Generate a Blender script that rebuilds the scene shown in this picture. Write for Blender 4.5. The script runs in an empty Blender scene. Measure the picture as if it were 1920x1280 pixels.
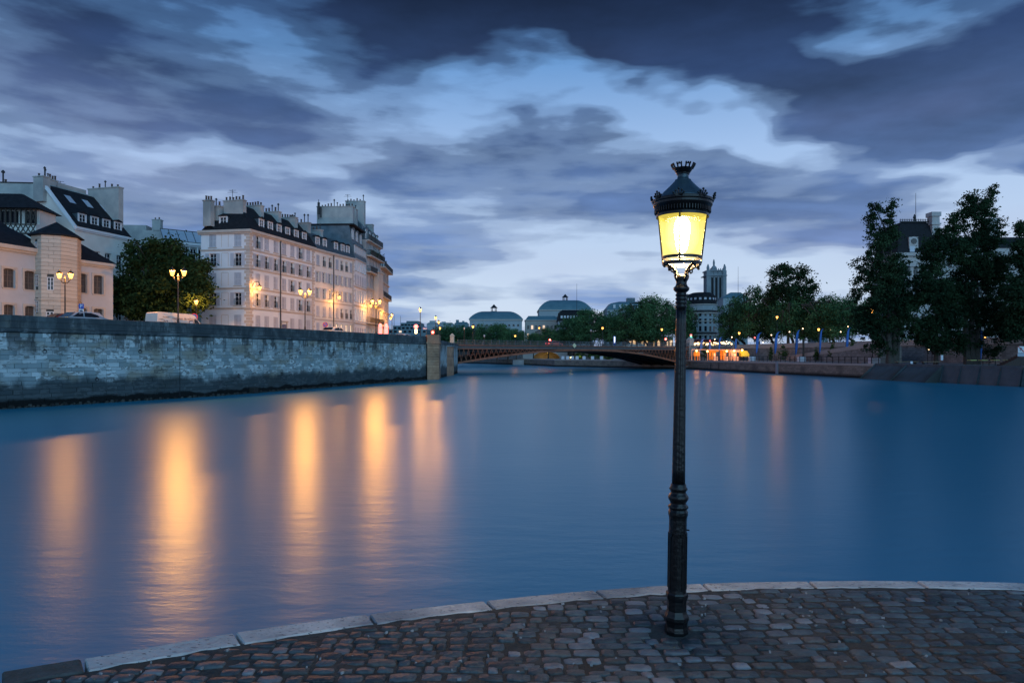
import bpy, math, random
import numpy as np
from mathutils import Matrix, Vector

S = bpy.context.scene
COL = S.collection
R = math.radians
random.seed(7)

# ------------------------------------------------------------------ camera
CAM_Z = 3.8          # metres above the water
FPX = 1280.0         # focal length in pixels of the 1920 px photograph (24 mm lens)
HOR = 665.0          # row of the horizon
cam = bpy.data.cameras.new('camera'); cam_o = bpy.data.objects.new('camera', cam); COL.objects.link(cam_o)
cam.lens = 24.0; cam.sensor_width = 36.0; cam.clip_start = 0.1; cam.clip_end = 5000
cam.shift_y = 25 / 1920
cam_o.location = (0, 0, CAM_Z); cam_o.rotation_euler = (R(90), 0, 0)
S.camera = cam_o
S.render.engine = 'CYCLES'
S.cycles.use_denoising = True
S.cycles.max_bounces = 5; S.cycles.diffuse_bounces = 2; S.cycles.glossy_bounces = 3
S.cycles.transparent_max_bounces = 8; S.cycles.transmission_bounces = 3
S.cycles.sample_clamp_indirect = 4.0
S.cycles.caustics_reflective = False; S.cycles.caustics_refractive = False
vs = S.view_settings
vs.view_transform = 'Standard'; vs.look = 'None'; vs.gamma = 1.0; vs.exposure = 0.0; vs.use_curve_mapping = False

def PX(px, Y): return (px - 960) / FPX * Y           # world x of a photo column at depth Y
def PZ(py, Y): return CAM_Z + (HOR - py) / FPX * Y   # world z of a photo row at depth Y

# ------------------------------------------------------------------ sky
W = bpy.data.worlds.new('World'); S.world = W; W.use_nodes = True
nt = W.node_tree; nt.nodes.clear()
def N(t, tree=None, **kw):
    n = (tree or nt).nodes.new(t)
    for k, v in kw.items(): setattr(n, k, v)
    return n
def wl(a, b): nt.links.new(a, b)
def wmath(op, a, b=None, c=None, clamp=False):
    n = N('ShaderNodeMath', operation=op); n.use_clamp = clamp
    for i, x in enumerate((a, b, c)):
        if x is None: continue
        if isinstance(x, (int, float)): n.inputs[i].default_value = x
        else: wl(x, n.inputs[i])
    return n.outputs[0]
def wmix(f, a, b):
    n = N('ShaderNodeMix', data_type='RGBA')
    if isinstance(f, (int, float)): n.inputs[0].default_value = f
    else: wl(f, n.inputs[0])
    for s, x in ((6, a), (7, b)):
        if isinstance(x, tuple): n.inputs[s].default_value = (*x, 1)
        else: wl(x, n.inputs[s])
    return n.outputs[2]
def wramp(f, stops, interp='LINEAR'):
    n = N('ShaderNodeValToRGB'); wl(f, n.inputs[0]); e = n.color_ramp; e.interpolation = interp
    while len(e.elements) < len(stops): e.elements.new(.5)
    for el, (p, c) in zip(e.elements, stops): el.position = p; el.color = (*c, 1)
    return n.outputs[0]
SUN_EL, SUN_ROT = R(24), R(160)
tc = N('ShaderNodeTexCoord')
sx = N('ShaderNodeSeparateXYZ'); wl(tc.outputs['Generated'], sx.inputs[0])
az = wmath('ARCTAN2', sx.outputs[0], sx.outputs[1])
el = wmath('ARCSINE', sx.outputs[2])
cm = N('ShaderNodeCombineXYZ'); wl(az, cm.inputs[0]); wl(el, cm.inputs[1])
# cloud-layer coordinates (a flat layer seen in perspective)
zz = wmath('ADD', wmath('MAXIMUM', sx.outputs[2], 0.0), 0.10)
cl = N('ShaderNodeCombineXYZ'); wl(wmath('DIVIDE', sx.outputs[0], zz), cl.inputs[0]); wl(wmath('DIVIDE', sx.outputs[1], zz), cl.inputs[1])
def wnoise(vec, scale, detail=6, rough=.55, dist=0, mscale=None, mrot=0, loc=(0, 0, 0)):
    m = N('ShaderNodeMapping'); wl(vec, m.inputs[0]); m.inputs['Location'].default_value = loc
    m.inputs['Rotation'].default_value = (0, 0, mrot)
    m.inputs['Scale'].default_value = mscale or (1, 1, 1)
    n = N('ShaderNodeTexNoise'); wl(m.outputs[0], n.inputs['Vector']); n.inputs['Scale'].default_value = scale
    n.inputs['Detail'].default_value = detail; n.inputs['Roughness'].default_value = rough; n.inputs['Distortion'].default_value = dist
    return n
n1 = wnoise(cl.outputs[0], 0.62, 4, .46, .6, (1.0, 1.25, 1), 0.5, (3.1, 1.7, 0))
n2 = wnoise(cl.outputs[0], 1.7, 3, .48, .5, (.7, 1.6, 1), .35, (8, 2, 0))
n3 = wnoise(cm.outputs[0], 3.2, 4, .5, .3, (1.0, 6.5, 1), 0.04, (1.3, .4, 0))
# warped azimuth / elevation so that the large banks get ragged outlines
wn = wnoise(cm.outputs[0], 4.5, 3, .5, .2, (1, 2.2, 1), .3, (5, 5, 0))
wv = N('ShaderNodeVectorMath', operation='SUBTRACT'); wl(wn.outputs['Color'], wv.inputs[0]); wv.inputs[1].default_value = (.5, .5, .5)
ws = N('ShaderNodeVectorMath', operation='SCALE'); wl(wv.outputs[0], ws.inputs[0]); ws.inputs['Scale'].default_value = .20
wa = N('ShaderNodeVectorMath', operation='ADD'); wl(cm.outputs[0], wa.inputs[0]); wl(ws.outputs[0], wa.inputs[1])
def blob(px, py, rx, ry, rot, amt):
    a = math.atan((px - 960) / FPX); e = math.atan((HOR - py) / FPX * math.cos(a))
    m = N('ShaderNodeMapping', vector_type='TEXTURE'); wl(wa.outputs[0], m.inputs[0])
    m.inputs['Location'].default_value = (a, e, 0); m.inputs['Rotation'].default_value = (0, 0, R(rot))
    m.inputs['Scale'].default_value = (rx / FPX, ry / FPX, 1)
    g = N('ShaderNodeTexGradient', gradient_type='SPHERICAL'); wl(m.outputs[0], g.inputs[0])
    s = wmath('MULTIPLY', g.outputs['Fac'], g.outputs['Fac'])
    s2 = wmath('SUBTRACT', wmath('MULTIPLY', s, 3), wmath('MULTIPLY', wmath('MULTIPLY', s, g.outputs['Fac']), 2))
    return wmath('MULTIPLY', s2, amt)
dens = wmath('ADD', wmath('MULTIPLY', wmath('SUBTRACT', n1.outputs['Fac'], .5), 1.35), .52)
dens = wmath('ADD', dens, wmath('MULTIPLY', wmath('SUBTRACT', n2.outputs['Fac'], .5), .55))
lowf = wmath('SUBTRACT', 1.0, wmath('MULTIPLY', el, 2.8), clamp=True)     # long flat streaks only near the horizon
dens = wmath('ADD', dens, wmath('MULTIPLY', wmath('MULTIPLY', wmath('SUBTRACT', n3.outputs['Fac'], .5), lowf), 2.6))
n4 = wnoise(cm.outputs[0], 5.0, 7, .55, .0, (1.0, 3.2, 1), .27, (2, 6, 0))
dens = wmath('ADD', dens, wmath('MULTIPLY', wmath('SUBTRACT', n4.outputs['Fac'], .5), .95))
n5 = wnoise(cm.outputs[0], 13.0, 4, .5, .1, (1.0, 4.5, 1), .12, (4, 1, 0))
dens = wmath('ADD', dens, wmath('MULTIPLY', wmath('SUBTRACT', n5.outputs['Fac'], .5), .45))
BLOBS = [  # large cloud banks (+) and breaks (-): column, row, radii, tilt, weight
    (880, -30, 640, 170, 0, .75), (1310, 50, 440, 150, -14, .85), (1850, 170, 340, 150, 8, .95), (250, 170, 520, 150, 8, .38), (1500, 150, 200, 70, -15, .35),
    (560, 250, 330, 110, 0, .20), (960, 300, 380, 90, 0, .30), (1100, 430, 500, 80, 0, .18), (300, 400, 500, 80, 0, .22), (80, 40, 350, 110, 0, .35), (1600, 420, 300, 50, 8, .2), (1600, 340, 160, 30, 0, .2),
    (1120, 85, 300, 80, -12, .42), (1000, 250, 260, 50, -8, .22), (900, 165, 280, 75, -3, -.36), (1190, 215, 280, 50, -20, -.50), (1440, 275, 300, 50, -18, -.62), (1780, 335, 320, 50, -4, -.6), (640, 320, 170, 40, 0, -.35), (1265, 105, 90, 40, -10, -.35),
    (480, 60, 240, 60, 10, -.22), (620, 150, 260, 60, -12, -.15), (1560, 510, 480, 50, 0, -.45), (1100, 540, 420, 45, 0, -.30), (1550, 60, 130, 60, -10, -.45),
    (1900, 400, 250, 50, 0, -.25), (340, 275, 330, 40, 5, -.32),
]
for b in BLOBS: dens = wmath('ADD', dens, blob(*b))
dens = wmath('ADD', wmath('MULTIPLY', wmath('SUBTRACT', dens, .5), 1.22), .5)
cover = wramp(dens, [(.12, (0, 0, 0)), (.42, (.32, .32, .32)), (.66, (.72, .72, .72)), (1.0, (1, 1, 1))], 'EASE')
elr = wmath('MULTIPLY', el, 1 / R(40), clamp=True)
clear = wramp(elr, [(0, (.66, .75, .88)), (.14, (.56, .68, .86)), (.40, (.36, .53, .82)), (.58, (.14, .32, .64)), (.75, (.035, .12, .36)), (1, (.03, .09, .28))])
cloud = wramp(elr, [(0, (.20, .31, .56)), (.2, (.125, .205, .41)), (.38, (.068, .125, .275)), (.54, (.022, .048, .13)), (.70, (.006, .015, .048)), (1, (.005, .011, .035))])
bel = wmath('ADD', wmath('MULTIPLY', n4.outputs['Fac'], 1.5), wmath('MULTIPLY', n2.outputs['Fac'], .9))     # lighter and darker bellies
vm = N('ShaderNodeVectorMath', operation='SCALE'); wl(cloud, vm.inputs[0]); wl(wmath('MAXIMUM', wmath('SUBTRACT', bel, .15), .3), vm.inputs['Scale'])
sky = wmix(cover, clear, vm.outputs[0])
# a breath of rose in the cloud bases
rose = wnoise(cm.outputs[0], 2.2, 3, .5, 0, (1, 3, 1), 0, (9, 9, 0))
rosef = wmath('MULTIPLY', wramp(rose.outputs['Fac'], [(.5, (0, 0, 0)), (.72, (1, 1, 1))]), .22)
rf2 = wmath('MULTIPLY', rosef, wmath('SUBTRACT', 1.0, wmath('MULTIPLY', elr, 1.6), clamp=True))
sky = wmix(rf2, sky, (.36, .29, .48))
nis = N('ShaderNodeTexSky'); nis.sky_type = 'NISHITA'; nis.sun_disc = False
nis.sun_elevation = SUN_EL; nis.sun_rotation = SUN_ROT; nis.altitude = 50
bgN = N('ShaderNodeBackground'); wl(nis.outputs[0], bgN.inputs[0]); bgN.inputs[1].default_value = .004
bgC = N('ShaderNodeBackground'); wl(sky, bgC.inputs[0]); bgC.inputs[1].default_value = 1.0
add = N('ShaderNodeAddShader'); wl(bgN.outputs[0], add.inputs[0]); wl(bgC.outputs[0], add.inputs[1])
wo = N('ShaderNodeOutputWorld'); wl(add.outputs[0], wo.inputs[0])
W.cycles.sampling_method = 'MANUAL'; W.cycles.sample_map_resolution = 1024

# very soft, cool remnant of daylight from behind the camera to the right
sl = bpy.data.lights.new('sun', 'SUN'); sl.energy = 1.35; sl.angle = R(70); sl.color = (.30, .70, 1.0)
so = bpy.data.objects.new('sun', sl); COL.objects.link(so)
sd = Vector((math.sin(SUN_ROT) * math.cos(SUN_EL), math.cos(SUN_ROT) * math.cos(SUN_EL), math.sin(SUN_EL)))
so.rotation_euler = sd.to_track_quat('Z', 'Y').to_euler()

# ------------------------------------------------------------------ materials
MATS = {}
def pmat(name, c1, c2=None, rough=.8, scale=1.0, detail=5, metal=0, bump=0, bscale=None, spec=.5, rnd=0.0, tone=False, c3=None,
         emis=None, estr=0, stretch=(1, 1, 1), coord='Object'):
    if name in MATS: return MATS[name]
    m = bpy.data.materials.new(name); m.use_nodes = True; t = m.node_tree
    p = t.nodes['Principled BSDF']; L = t.links.new
    p.inputs['Roughness'].default_value = rough; p.inputs['Metallic'].default_value = metal
    p.inputs['Specular IOR Level'].default_value = spec
    if coord == 'World':
        g = t.nodes.new('ShaderNodeNewGeometry'); vec = g.outputs['Position']
    else:
        g = t.nodes.new('ShaderNodeTexCoord'); vec = g.outputs['Object']
    mp = t.nodes.new('ShaderNodeMapping'); L(vec, mp.inputs[0]); mp.inputs['Scale'].default_value = stretch
    vec = mp.outputs[0]
    n = t.nodes.new('ShaderNodeTexNoise'); n.inputs['Scale'].default_value = scale; n.inputs['Detail'].default_value = detail
    n.inputs['Roughness'].default_value = .62; L(vec, n.inputs['Vector'])
    r = t.nodes.new('ShaderNodeValToRGB'); L(n.outputs['Fac'], r.inputs[0])
    r.color_ramp.elements[0].position = .33; r.color_ramp.elements[1].position = .68
    r.color_ramp.elements[0].color = (*c1, 1); r.color_ramp.elements[1].color = (*(c2 or c1), 1)
    out = r.outputs[0]
    if c3:
        n2_ = t.nodes.new('ShaderNodeTexNoise'); n2_.inputs['Scale'].default_value = scale * .23; n2_.inputs['Detail'].default_value = 4; L(vec, n2_.inputs['Vector'])
        r2 = t.nodes.new('ShaderNodeValToRGB'); L(n2_.outputs['Fac'], r2.inputs[0]); r2.color_ramp.elements[0].position = .5; r2.color_ramp.elements[1].position = .66
        mx = t.nodes.new('ShaderNodeMix'); mx.data_type = 'RGBA'; L(r2.outputs[0], mx.inputs[0]); L(out, mx.inputs[6]); mx.inputs[7].default_value = (*c3, 1)
        out = mx.outputs[2]
    if rnd or tone:
        hs = t.nodes.new('ShaderNodeHueSaturation'); L(out, hs.inputs['Color'])
        mr = t.nodes.new('ShaderNodeMapRange'); mr.inputs[3].default_value = 1 - rnd; mr.inputs[4].default_value = 1 + rnd
        if tone:
            a = t.nodes.new('ShaderNodeAttribute'); a.attribute_name = 'tone'; L(a.outputs['Fac'], mr.inputs[0])
        else:
            a = t.nodes.new('ShaderNodeObjectInfo'); L(a.outputs['Random'], mr.inputs[0])
        L(mr.outputs[0], hs.inputs['Value']); out = hs.outputs[0]
    L(out, p.inputs['Base Color'])
    if bump:
        b = t.nodes.new('ShaderNodeBump'); b.inputs['Strength'].default_value = min(1, bump); b.inputs['Distance'].default_value = .02 if bscale and bscale > 5 else .05
        n3_ = t.nodes.new('ShaderNodeTexNoise'); n3_.inputs['Scale'].default_value = bscale or scale * 4; n3_.inputs['Detail'].default_value = 5; L(vec, n3_.inputs['Vector'])
        L(n3_.outputs['Fac'], b.inputs['Height']); L(b.outputs[0], p.inputs['Normal'])
    if emis:
        p.inputs['Emission Color'].default_value = (*emis, 1); p.inputs['Emission Strength'].default_value = estr
    MATS[name] = m
    return m

# ------------------------------------------------------------------ mesh helpers
class MB:
    def __init__(s): s.v = []; s.f = []; s.m = []; s.T = Matrix()
    def _add(s, pts, faces, mi=0):
        b = len(s.v)
        for p in pts: s.v.append(tuple(s.T @ Vector(p)))
        for f in faces: s.f.append([b + i for i in f]); s.m.append(mi)
    def box(s, x0, x1, y0, y1, z0, z1, mi=0):
        s._add([(x0, y0, z0), (x1, y0, z0), (x1, y1, z0), (x0, y1, z0), (x0, y0, z1), (x1, y0, z1), (x1, y1, z1), (x0, y1, z1)],
               [(0, 3, 2, 1), (4, 5, 6, 7), (0, 1, 5, 4), (1, 2, 6, 5), (2, 3, 7, 6), (3, 0, 4, 7)], mi)
    def bevbox(s, x0, x1, y0, y1, z0, z1, b, mi=0):   # box with its top and vertical front edges chamfered
        s.loft([(x0, y0), (x1, y0), (x1, y1), (x0, y1)], z0, [(x0, y0), (x1, y0), (x1, y1), (x0, y1)], z1 - b, mi, False)
        s.loft([(x0, y0), (x1, y0), (x1, y1), (x0, y1)], z1 - b, [(x0 + b, y0 + b), (x1 - b, y0 + b), (x1 - b, y1 - b), (x0 + b, y1 - b)], z1, mi, True)
    def quad(s, a, b, c, d, mi=0): s._add([a, b, c, d], [(0, 1, 2, 3)], mi)
    def tri(s, a, b, c, mi=0): s._add([a, b, c], [(0, 1, 2)], mi)
    def loft(s, p0, z0, p1, z1, mi=0, cap=True, capb=False):
        n = len(p0)
        s._add([(x, y, z0) for x, y in p0] + [(x, y, z1) for x, y in p1], [(i, (i + 1) % n, n + (i + 1) % n, n + i) for i in range(n)]
               + ([tuple(range(n, 2 * n))] if cap else []) + ([tuple(range(n - 1, -1, -1))] if capb else []), mi)
    def prism(s, pts, z0, z1, mi=0): s.loft(pts, z0, pts, z1, mi, True, True)
    def tube(s, p0, p1, r0, r1=None, n=6, mi=0, cap=True):
        r1 = r0 if r1 is None else r1
        a = Vector(p0); b = Vector(p1); d = (b - a)
        if d.length < 1e-6: return
        d.normalize(); u = d.orthogonal().normalized(); w = d.cross(u)
        pts = [a + (u * math.cos(2 * math.pi * i / n) + w * math.sin(2 * math.pi * i / n)) * r0 for i in range(n)]
        pts += [b + (u * math.cos(2 * math.pi * i / n) + w * math.sin(2 * math.pi * i / n)) * r1 for i in range(n)]
        s._add(pts, [(i, (i + 1) % n, n + (i + 1) % n, n + i) for i in range(n)] + ([tuple(range(n - 1, -1, -1)), tuple(range(n, 2 * n))] if cap else []), mi)
    def path(s, pts, r, n=6, mi=0):
        for i in range(len(pts) - 1):
            ra = r[i] if isinstance(r, (list, tuple)) else r; rb = r[i + 1] if isinstance(r, (list, tuple)) else r
            s.tube(pts[i], pts[i + 1], ra, rb, n, mi)
    def lathe(s, prof, n=12, mi=0, c=(0, 0), rot=0, capb=True, capt=True, rf=None):
        pts = []
        for r, z in prof:
            for i in range(n):
                a = 2 * math.pi * i / n + rot; rr = r * (rf(a, z) if rf else 1)
                pts.append((c[0] + rr * math.cos(a), c[1] + rr * math.sin(a), z))
        fs = []
        for k in range(len(prof) - 1):
            for i in range(n): fs.append((k * n + i, k * n + (i + 1) % n, (k + 1) * n + (i + 1) % n, (k + 1) * n + i))
        if capb: fs.append(tuple(range(n - 1, -1, -1)))
        if capt: fs.append(tuple((len(prof) - 1) * n + i for i in range(n)))
        s._add(pts, fs, mi)
    def sphere(s, c, r, n=8, m=6, sz=1, mi=0):
        old = s.T; s.T = old @ Matrix.Translation(c)
        s.lathe([(r * math.sin(math.pi * (k + .02) / (m + .04)), -r * sz * math.cos(math.pi * (k + .02) / (m + .04))) for k in range(m + 1)], n, mi); s.T = old
    def mesh(s, name, mats, smooth=False, tone=None):
        me = bpy.data.meshes.new(name); me.from_pydata(s.v, [], s.f)
        for m in (mats if isinstance(mats, (list, tuple)) else [mats]): me.materials.append(m)
        if len(me.materials) > 1: me.polygons.foreach_set('material_index', s.m)
        if smooth: me.polygons.foreach_set('use_smooth', [True] * len(s.f))
        if tone is not None:
            at = me.attributes.new('tone', 'FLOAT', 'FACE'); at.data.foreach_set('value', tone)
        me.update(); return me
    def build(s, name, mats, parent=None, loc=(0, 0, 0), rot=0, smooth=False, tone=None):
        return place(name, s.mesh(name, mats, smooth, tone), parent, loc, rot)
def place(name, me, parent=None, loc=(0, 0, 0), rot=0, scale=None):
    o = bpy.data.objects.new(name, me); COL.objects.link(o)
    o.location = loc; o.rotation_euler = (0, 0, rot) if isinstance(rot, (int, float)) else rot
    if scale: o.scale = scale
    if parent is not None: o.parent = parent
    return o
def tag(o, label=None, cat=None, group=None, kind=None):
    if label: o['label'] = label
    if cat: o['category'] = cat
    if group: o['group'] = group
    if kind: o['kind'] = kind
    return o
def thing(name, label, cat, loc=(0, 0, 0), rot=0, group=None):
    o = bpy.data.objects.new(name, None); COL.objects.link(o); o.empty_display_size = .2
    o.location = loc; o.rotation_euler = (0, 0, rot) if isinstance(rot, (int, float)) else rot
    return tag(o, label, cat, group)
KIDS = {}
def kids(o): return [c for c in bpy.data.objects if c.parent == o]
def snapshot(o):       # [(object, [children])] so that copying does not scan the whole scene
    return [(c, kids(c)) for c in kids(o)]
def dup(root, snap, loc, rot=None, label=None, scale=None):
    r_ = root.copy(); COL.objects.link(r_); r_.location = loc
    if rot is not None: r_.rotation_euler = (0, 0, rot)
    if scale: r_.scale = (scale,) * 3 if isinstance(scale, (int, float)) else scale
    if label: r_['label'] = label
    for c, gs in snap:
        cc = c.copy(); COL.objects.link(cc); cc.parent = r_
        for g in gs:
            gg = g.copy(); COL.objects.link(gg); gg.parent = cc
    return r_
def fast_mesh(name, V, F, mats, smooth=False, midx=None):   # V (n,3), F (m,4) numpy
    me = bpy.data.meshes.new(name); k = F.shape[1]
    me.vertices.add(len(V)); me.vertices.foreach_set('co', V.astype(np.float32).ravel())
    me.loops.add(F.size); me.loops.foreach_set('vertex_index', F.astype(np.int32).ravel())
    me.polygons.add(len(F)); me.polygons.foreach_set('loop_start', np.arange(0, F.size, k, dtype=np.int32))
    me.polygons.foreach_set('loop_total', np.full(len(F), k, dtype=np.int32))
    for m in (mats if isinstance(mats, (list, tuple)) else [mats]): me.materials.append(m)
    if midx is not None: me.polygons.foreach_set('material_index', midx.astype(np.int32))
    me.update(calc_edges=True); return me
def text_mesh(txt, size, mat, align='CENTER', name='lettering'):
    cu = bpy.data.curves.new(name, 'FONT'); cu.body = txt; cu.size = size; cu.align_x = align; cu.align_y = 'CENTER'; cu.extrude = .004; cu.resolution_u = 3
    o = bpy.data.objects.new(name, cu); COL.objects.link(o); bpy.context.view_layer.update()
    me = bpy.data.meshes.new_from_object(o); bpy.data.objects.remove(o); me.materials.clear(); me.materials.append(mat); return me
# ------------------------------------------------------------------ shared materials
M_iron = pmat('painted_iron', (.004, .0045, .006), (.008, .008, .009), rough=.30, scale=14, bump=.25, bscale=40, spec=.4)
M_ironm = pmat('matt_iron', (.012, .014, .018), (.02, .022, .026), rough=.55, scale=6)
M_glass = pmat('window_glass', (.008, .012, .018), (.015, .02, .03), rough=.1, scale=.7, spec=.4)
M_paint = pmat('window_paint', (.62, .66, .70), (.5, .55, .6), rough=.5, scale=3)
M_shut = pmat('shutter_paint', (.44, .49, .56), (.36, .41, .48), rough=.6, scale=2, rnd=.12)
M_slate = pmat('roof_slate', (.008, .010, .013), (.018, .021, .027), rough=.75, scale=2.2, bump=.4, bscale=9, spec=.2)
M_zinc = pmat('roof_zinc', (.05, .085, .11), (.10, .145, .18), rough=.42, scale=.9, metal=.3)
M_render = pmat('chimney_render', (.30, .33, .34), (.42, .44, .43), rough=.9, scale=.8, c3=(.22, .25, .26))
M_pot = pmat('clay_pot', (.10, .06, .045), (.06, .05, .05), rough=.8, scale=5)
M_white = pmat('white_paint', (.75, .76, .78), (.66, .68, .7), rough=.5, scale=2)
M_asph = pmat('asphalt', (.04, .042, .046), (.06, .06, .064), rough=.85, scale=2.5, bump=.2, bscale=20)
def ematf(name, col, s):
    m = pmat(name, (.8, .8, .8), emis=col, estr=s); return m
E_red = ematf('red_light', (1, .05, .03), 30)
E_redm = ematf('red_glow', (1, .06, .04), 4)
E_green = ematf('green_light', (.05, 1, .5), 6)
E_white = ematf('white_light', (1, .92, .75), 12)
E_warm = ematf('warm_light', (1, .55, .2), 14)
E_win = ematf('lit_window', (1, .62, .28), .9)

# ------------------------------------------------------------------ terrain and water
g = MB(); g.box(-900, 900, -60, 2600, -4.2, -2.0)
M_bed = pmat('river_bed_mud', (.02, .03, .03), (.03, .035, .03), rough=.9, scale=.2)
tag(g.build('ground', M_bed), kind='structure')

def water_mat():
    m = bpy.data.materials.new('river_water'); m.use_nodes = True; t = m.node_tree; L = t.links.new
    p = t.nodes['Principled BSDF']
    p.inputs['Base Color'].default_value = (.000, .20, .32, 1); p.inputs['Specular Tint'].default_value = (.56, .92, 1, 1)
    p.inputs['IOR'].default_value = 1.9; p.inputs['Specular IOR Level'].default_value = 1.0
    g_ = t.nodes.new('ShaderNodeNewGeometry')
    def nz(scale, st, det, loc=(0, 0, 0)):
        mp = t.nodes.new('ShaderNodeMapping'); L(g_.outputs['Position'], mp.inputs[0]); mp.inputs['Scale'].default_value = st; mp.inputs['Location'].default_value = loc
        n = t.nodes.new('ShaderNodeTexNoise'); n.inputs['Scale'].default_value = scale; n.inputs['Detail'].default_value = det; n.inputs['Roughness'].default_value = .6; L(mp.outputs[0], n.inputs[0]); return n
    a = nz(.055, (1, 1.6, 1), 3)          # patches of rougher and smoother water
    r = t.nodes.new('ShaderNodeMapRange'); L(a.outputs['Fac'], r.inputs[0]); r.inputs[1].default_value = .32; r.inputs[2].default_value = .68
    r.inputs[3].default_value = .28; r.inputs[4].default_value = .31; L(r.outputs[0], p.inputs['Roughness'])
    b = nz(1.1, (.55, 1.5, 1), 5); c = nz(7.0, (.6, 1.4, 1), 4, (3, 3, 0))
    mu = t.nodes.new('ShaderNodeMath'); mu.operation = 'MULTIPLY_ADD'; L(c.outputs['Fac'], mu.inputs[0]); mu.inputs[1].default_value = .16; L(b.outputs['Fac'], mu.inputs[2])
    bp = t.nodes.new('ShaderNodeBump'); bp.inputs['Strength'].default_value = .45; bp.inputs['Distance'].default_value = .035
    L(mu.outputs[0], bp.inputs['Height']); L(bp.outputs[0], p.inputs['Normal'])
    return m
M_water = water_mat()
g = MB(); g.box(-700, 700, -40, 900, -.4, 0)
tag(g.build('river_water', M_water), kind='structure')

# ------------------------------------------------------------------ near quay: kerb, cobbles
QZ = 1.9
def QP(px, py):
    Y = (CAM_Z - QZ) * FPX / (py - HOR); return (PX(px, Y), Y)
KO = [QP(-260, 1302), QP(0, 1260), QP(155, 1234), QP(440, 1185), QP(690, 1150), QP(910, 1125), QP(1115, 1105), QP(1315, 1092), QP(1515, 1088), QP(1717, 1088), QP(1920, 1092), QP(2160, 1101), QP(2420, 1116)]
KI = [QP(-245, 1330), QP(2, 1286), QP(162, 1257), QP(455, 1206), QP(704, 1168), QP(927, 1141), QP(1135, 1120), QP(1332, 1106), QP(1530, 1101), QP(1739, 1101), QP(1940, 1106), QP(2180, 1115), QP(2440, 1131)]
M_kerb = pmat('granite_kerb', (.46, .46, .46), (.64, .64, .63), rough=.7, scale=5, bump=.9, bscale=26, rnd=.12, c3=(.22, .25, .28), coord='World')
def pitted_kerb(m):    # small dark pits in the stone
    t = m.node_tree; L = t.links.new; p = t.nodes['Principled BSDF']
    src = p.inputs['Base Color'].links[0].from_socket
    g_ = t.nodes.new('ShaderNodeNewGeometry')
    mp = t.nodes.new('ShaderNodeMapping'); L(g_.outputs['Position'], mp.inputs[0]); mp.inputs['Scale'].default_value = (.5, 1.3, 1); mp.inputs['Rotation'].default_value = (0, 0, .35)
    v = t.nodes.new('ShaderNodeTexNoise'); v.inputs['Scale'].default_value = 42; v.inputs['Detail'].default_value = 3; L(mp.outputs[0], v.inputs[0])
    r = t.nodes.new('ShaderNodeValToRGB'); L(v.outputs['Fac'], r.inputs[0]); r.color_ramp.elements[0].position = .62; r.color_ramp.elements[1].position = .68
    mx = t.nodes.new('ShaderNodeMix'); mx.data_type = 'RGBA'; L(r.outputs[0], mx.inputs[0]); L(src, mx.inputs[6]); mx.inputs[7].default_value = (.07, .08, .09, 1)
    L(mx.outputs[2], p.inputs['Base Color'])
pitted_kerb(M_kerb)
M_earth = pmat('joint_earth', (.034, .036, .038), (.085, .082, .076), rough=.95, scale=16, bump=1, bscale=60, c3=(.065, .052, .042), coord='World')
M_quay = pmat('quay_masonry', (.03, .03, .03), (.06, .06, .06), rough=.9, scale=1.5, bump=.4, bscale=8)
# block under the paving
back = [(-9, -6), (14, -6)]
g = MB(); poly = [(x, y - .012) for x, y in KO] + [(14, -6), (-9, -6)]
g.prism([(x, y) for x, y in poly[::-1]], -2.0, QZ - .13, 0)
q_root = g.build('quay_pavement', M_quay); tag(q_root, kind='structure')
g = MB(); poly = [((a[0] + b[0]) / 2, (a[1] + b[1]) / 2) for a, b in zip(KO, KI)] + [(14, -6), (-9, -6)]
# bedding: a bumpy earth sheet between the stones
nx, ny = 150, 90
def kerb_y(x, K):
    for (x0, y0), (x1, y1) in zip(K, K[1:]):
        if x0 <= x <= x1: return y0 + (y1 - y0) * (x - x0) / (x1 - x0)
    return K[0][1] if x < K[0][0] else K[-1][1]
def smooth_noise(x, y, s):
    return (math.sin(x * 7.1 * s + 1.3 * math.sin(y * 5.3 * s)) + math.sin(y * 9.7 * s + 1.7 * math.sin(x * 4.1 * s + 2)) + math.sin((x + y) * 13.3 * s)) / 3
vv = []; ff = []
for j in range(ny + 1):
    for i in range(nx + 1):
        x = -6 + 15 * i / nx; ye = kerb_y(x, KI) + .02; y = 1.5 + (ye - 1.5) * j / ny
        vv.append((x, y, QZ - .0085 + .005 * smooth_noise(x, y, 1.4) + random.uniform(-.004, .004)))
for j in range(ny):
    for i in range(nx):
        a = j * (nx + 1) + i; ff.append((a, a + 1, a + nx + 2, a + nx + 1))
me = bpy.data.meshes.new('bedding_earth'); me.from_pydata(vv, [], ff); me.materials.append(M_earth)
me.polygons.foreach_set('use_smooth', [True] * len(ff))
tag(place('bedding_earth', me, q_root), kind='stuff')
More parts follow.
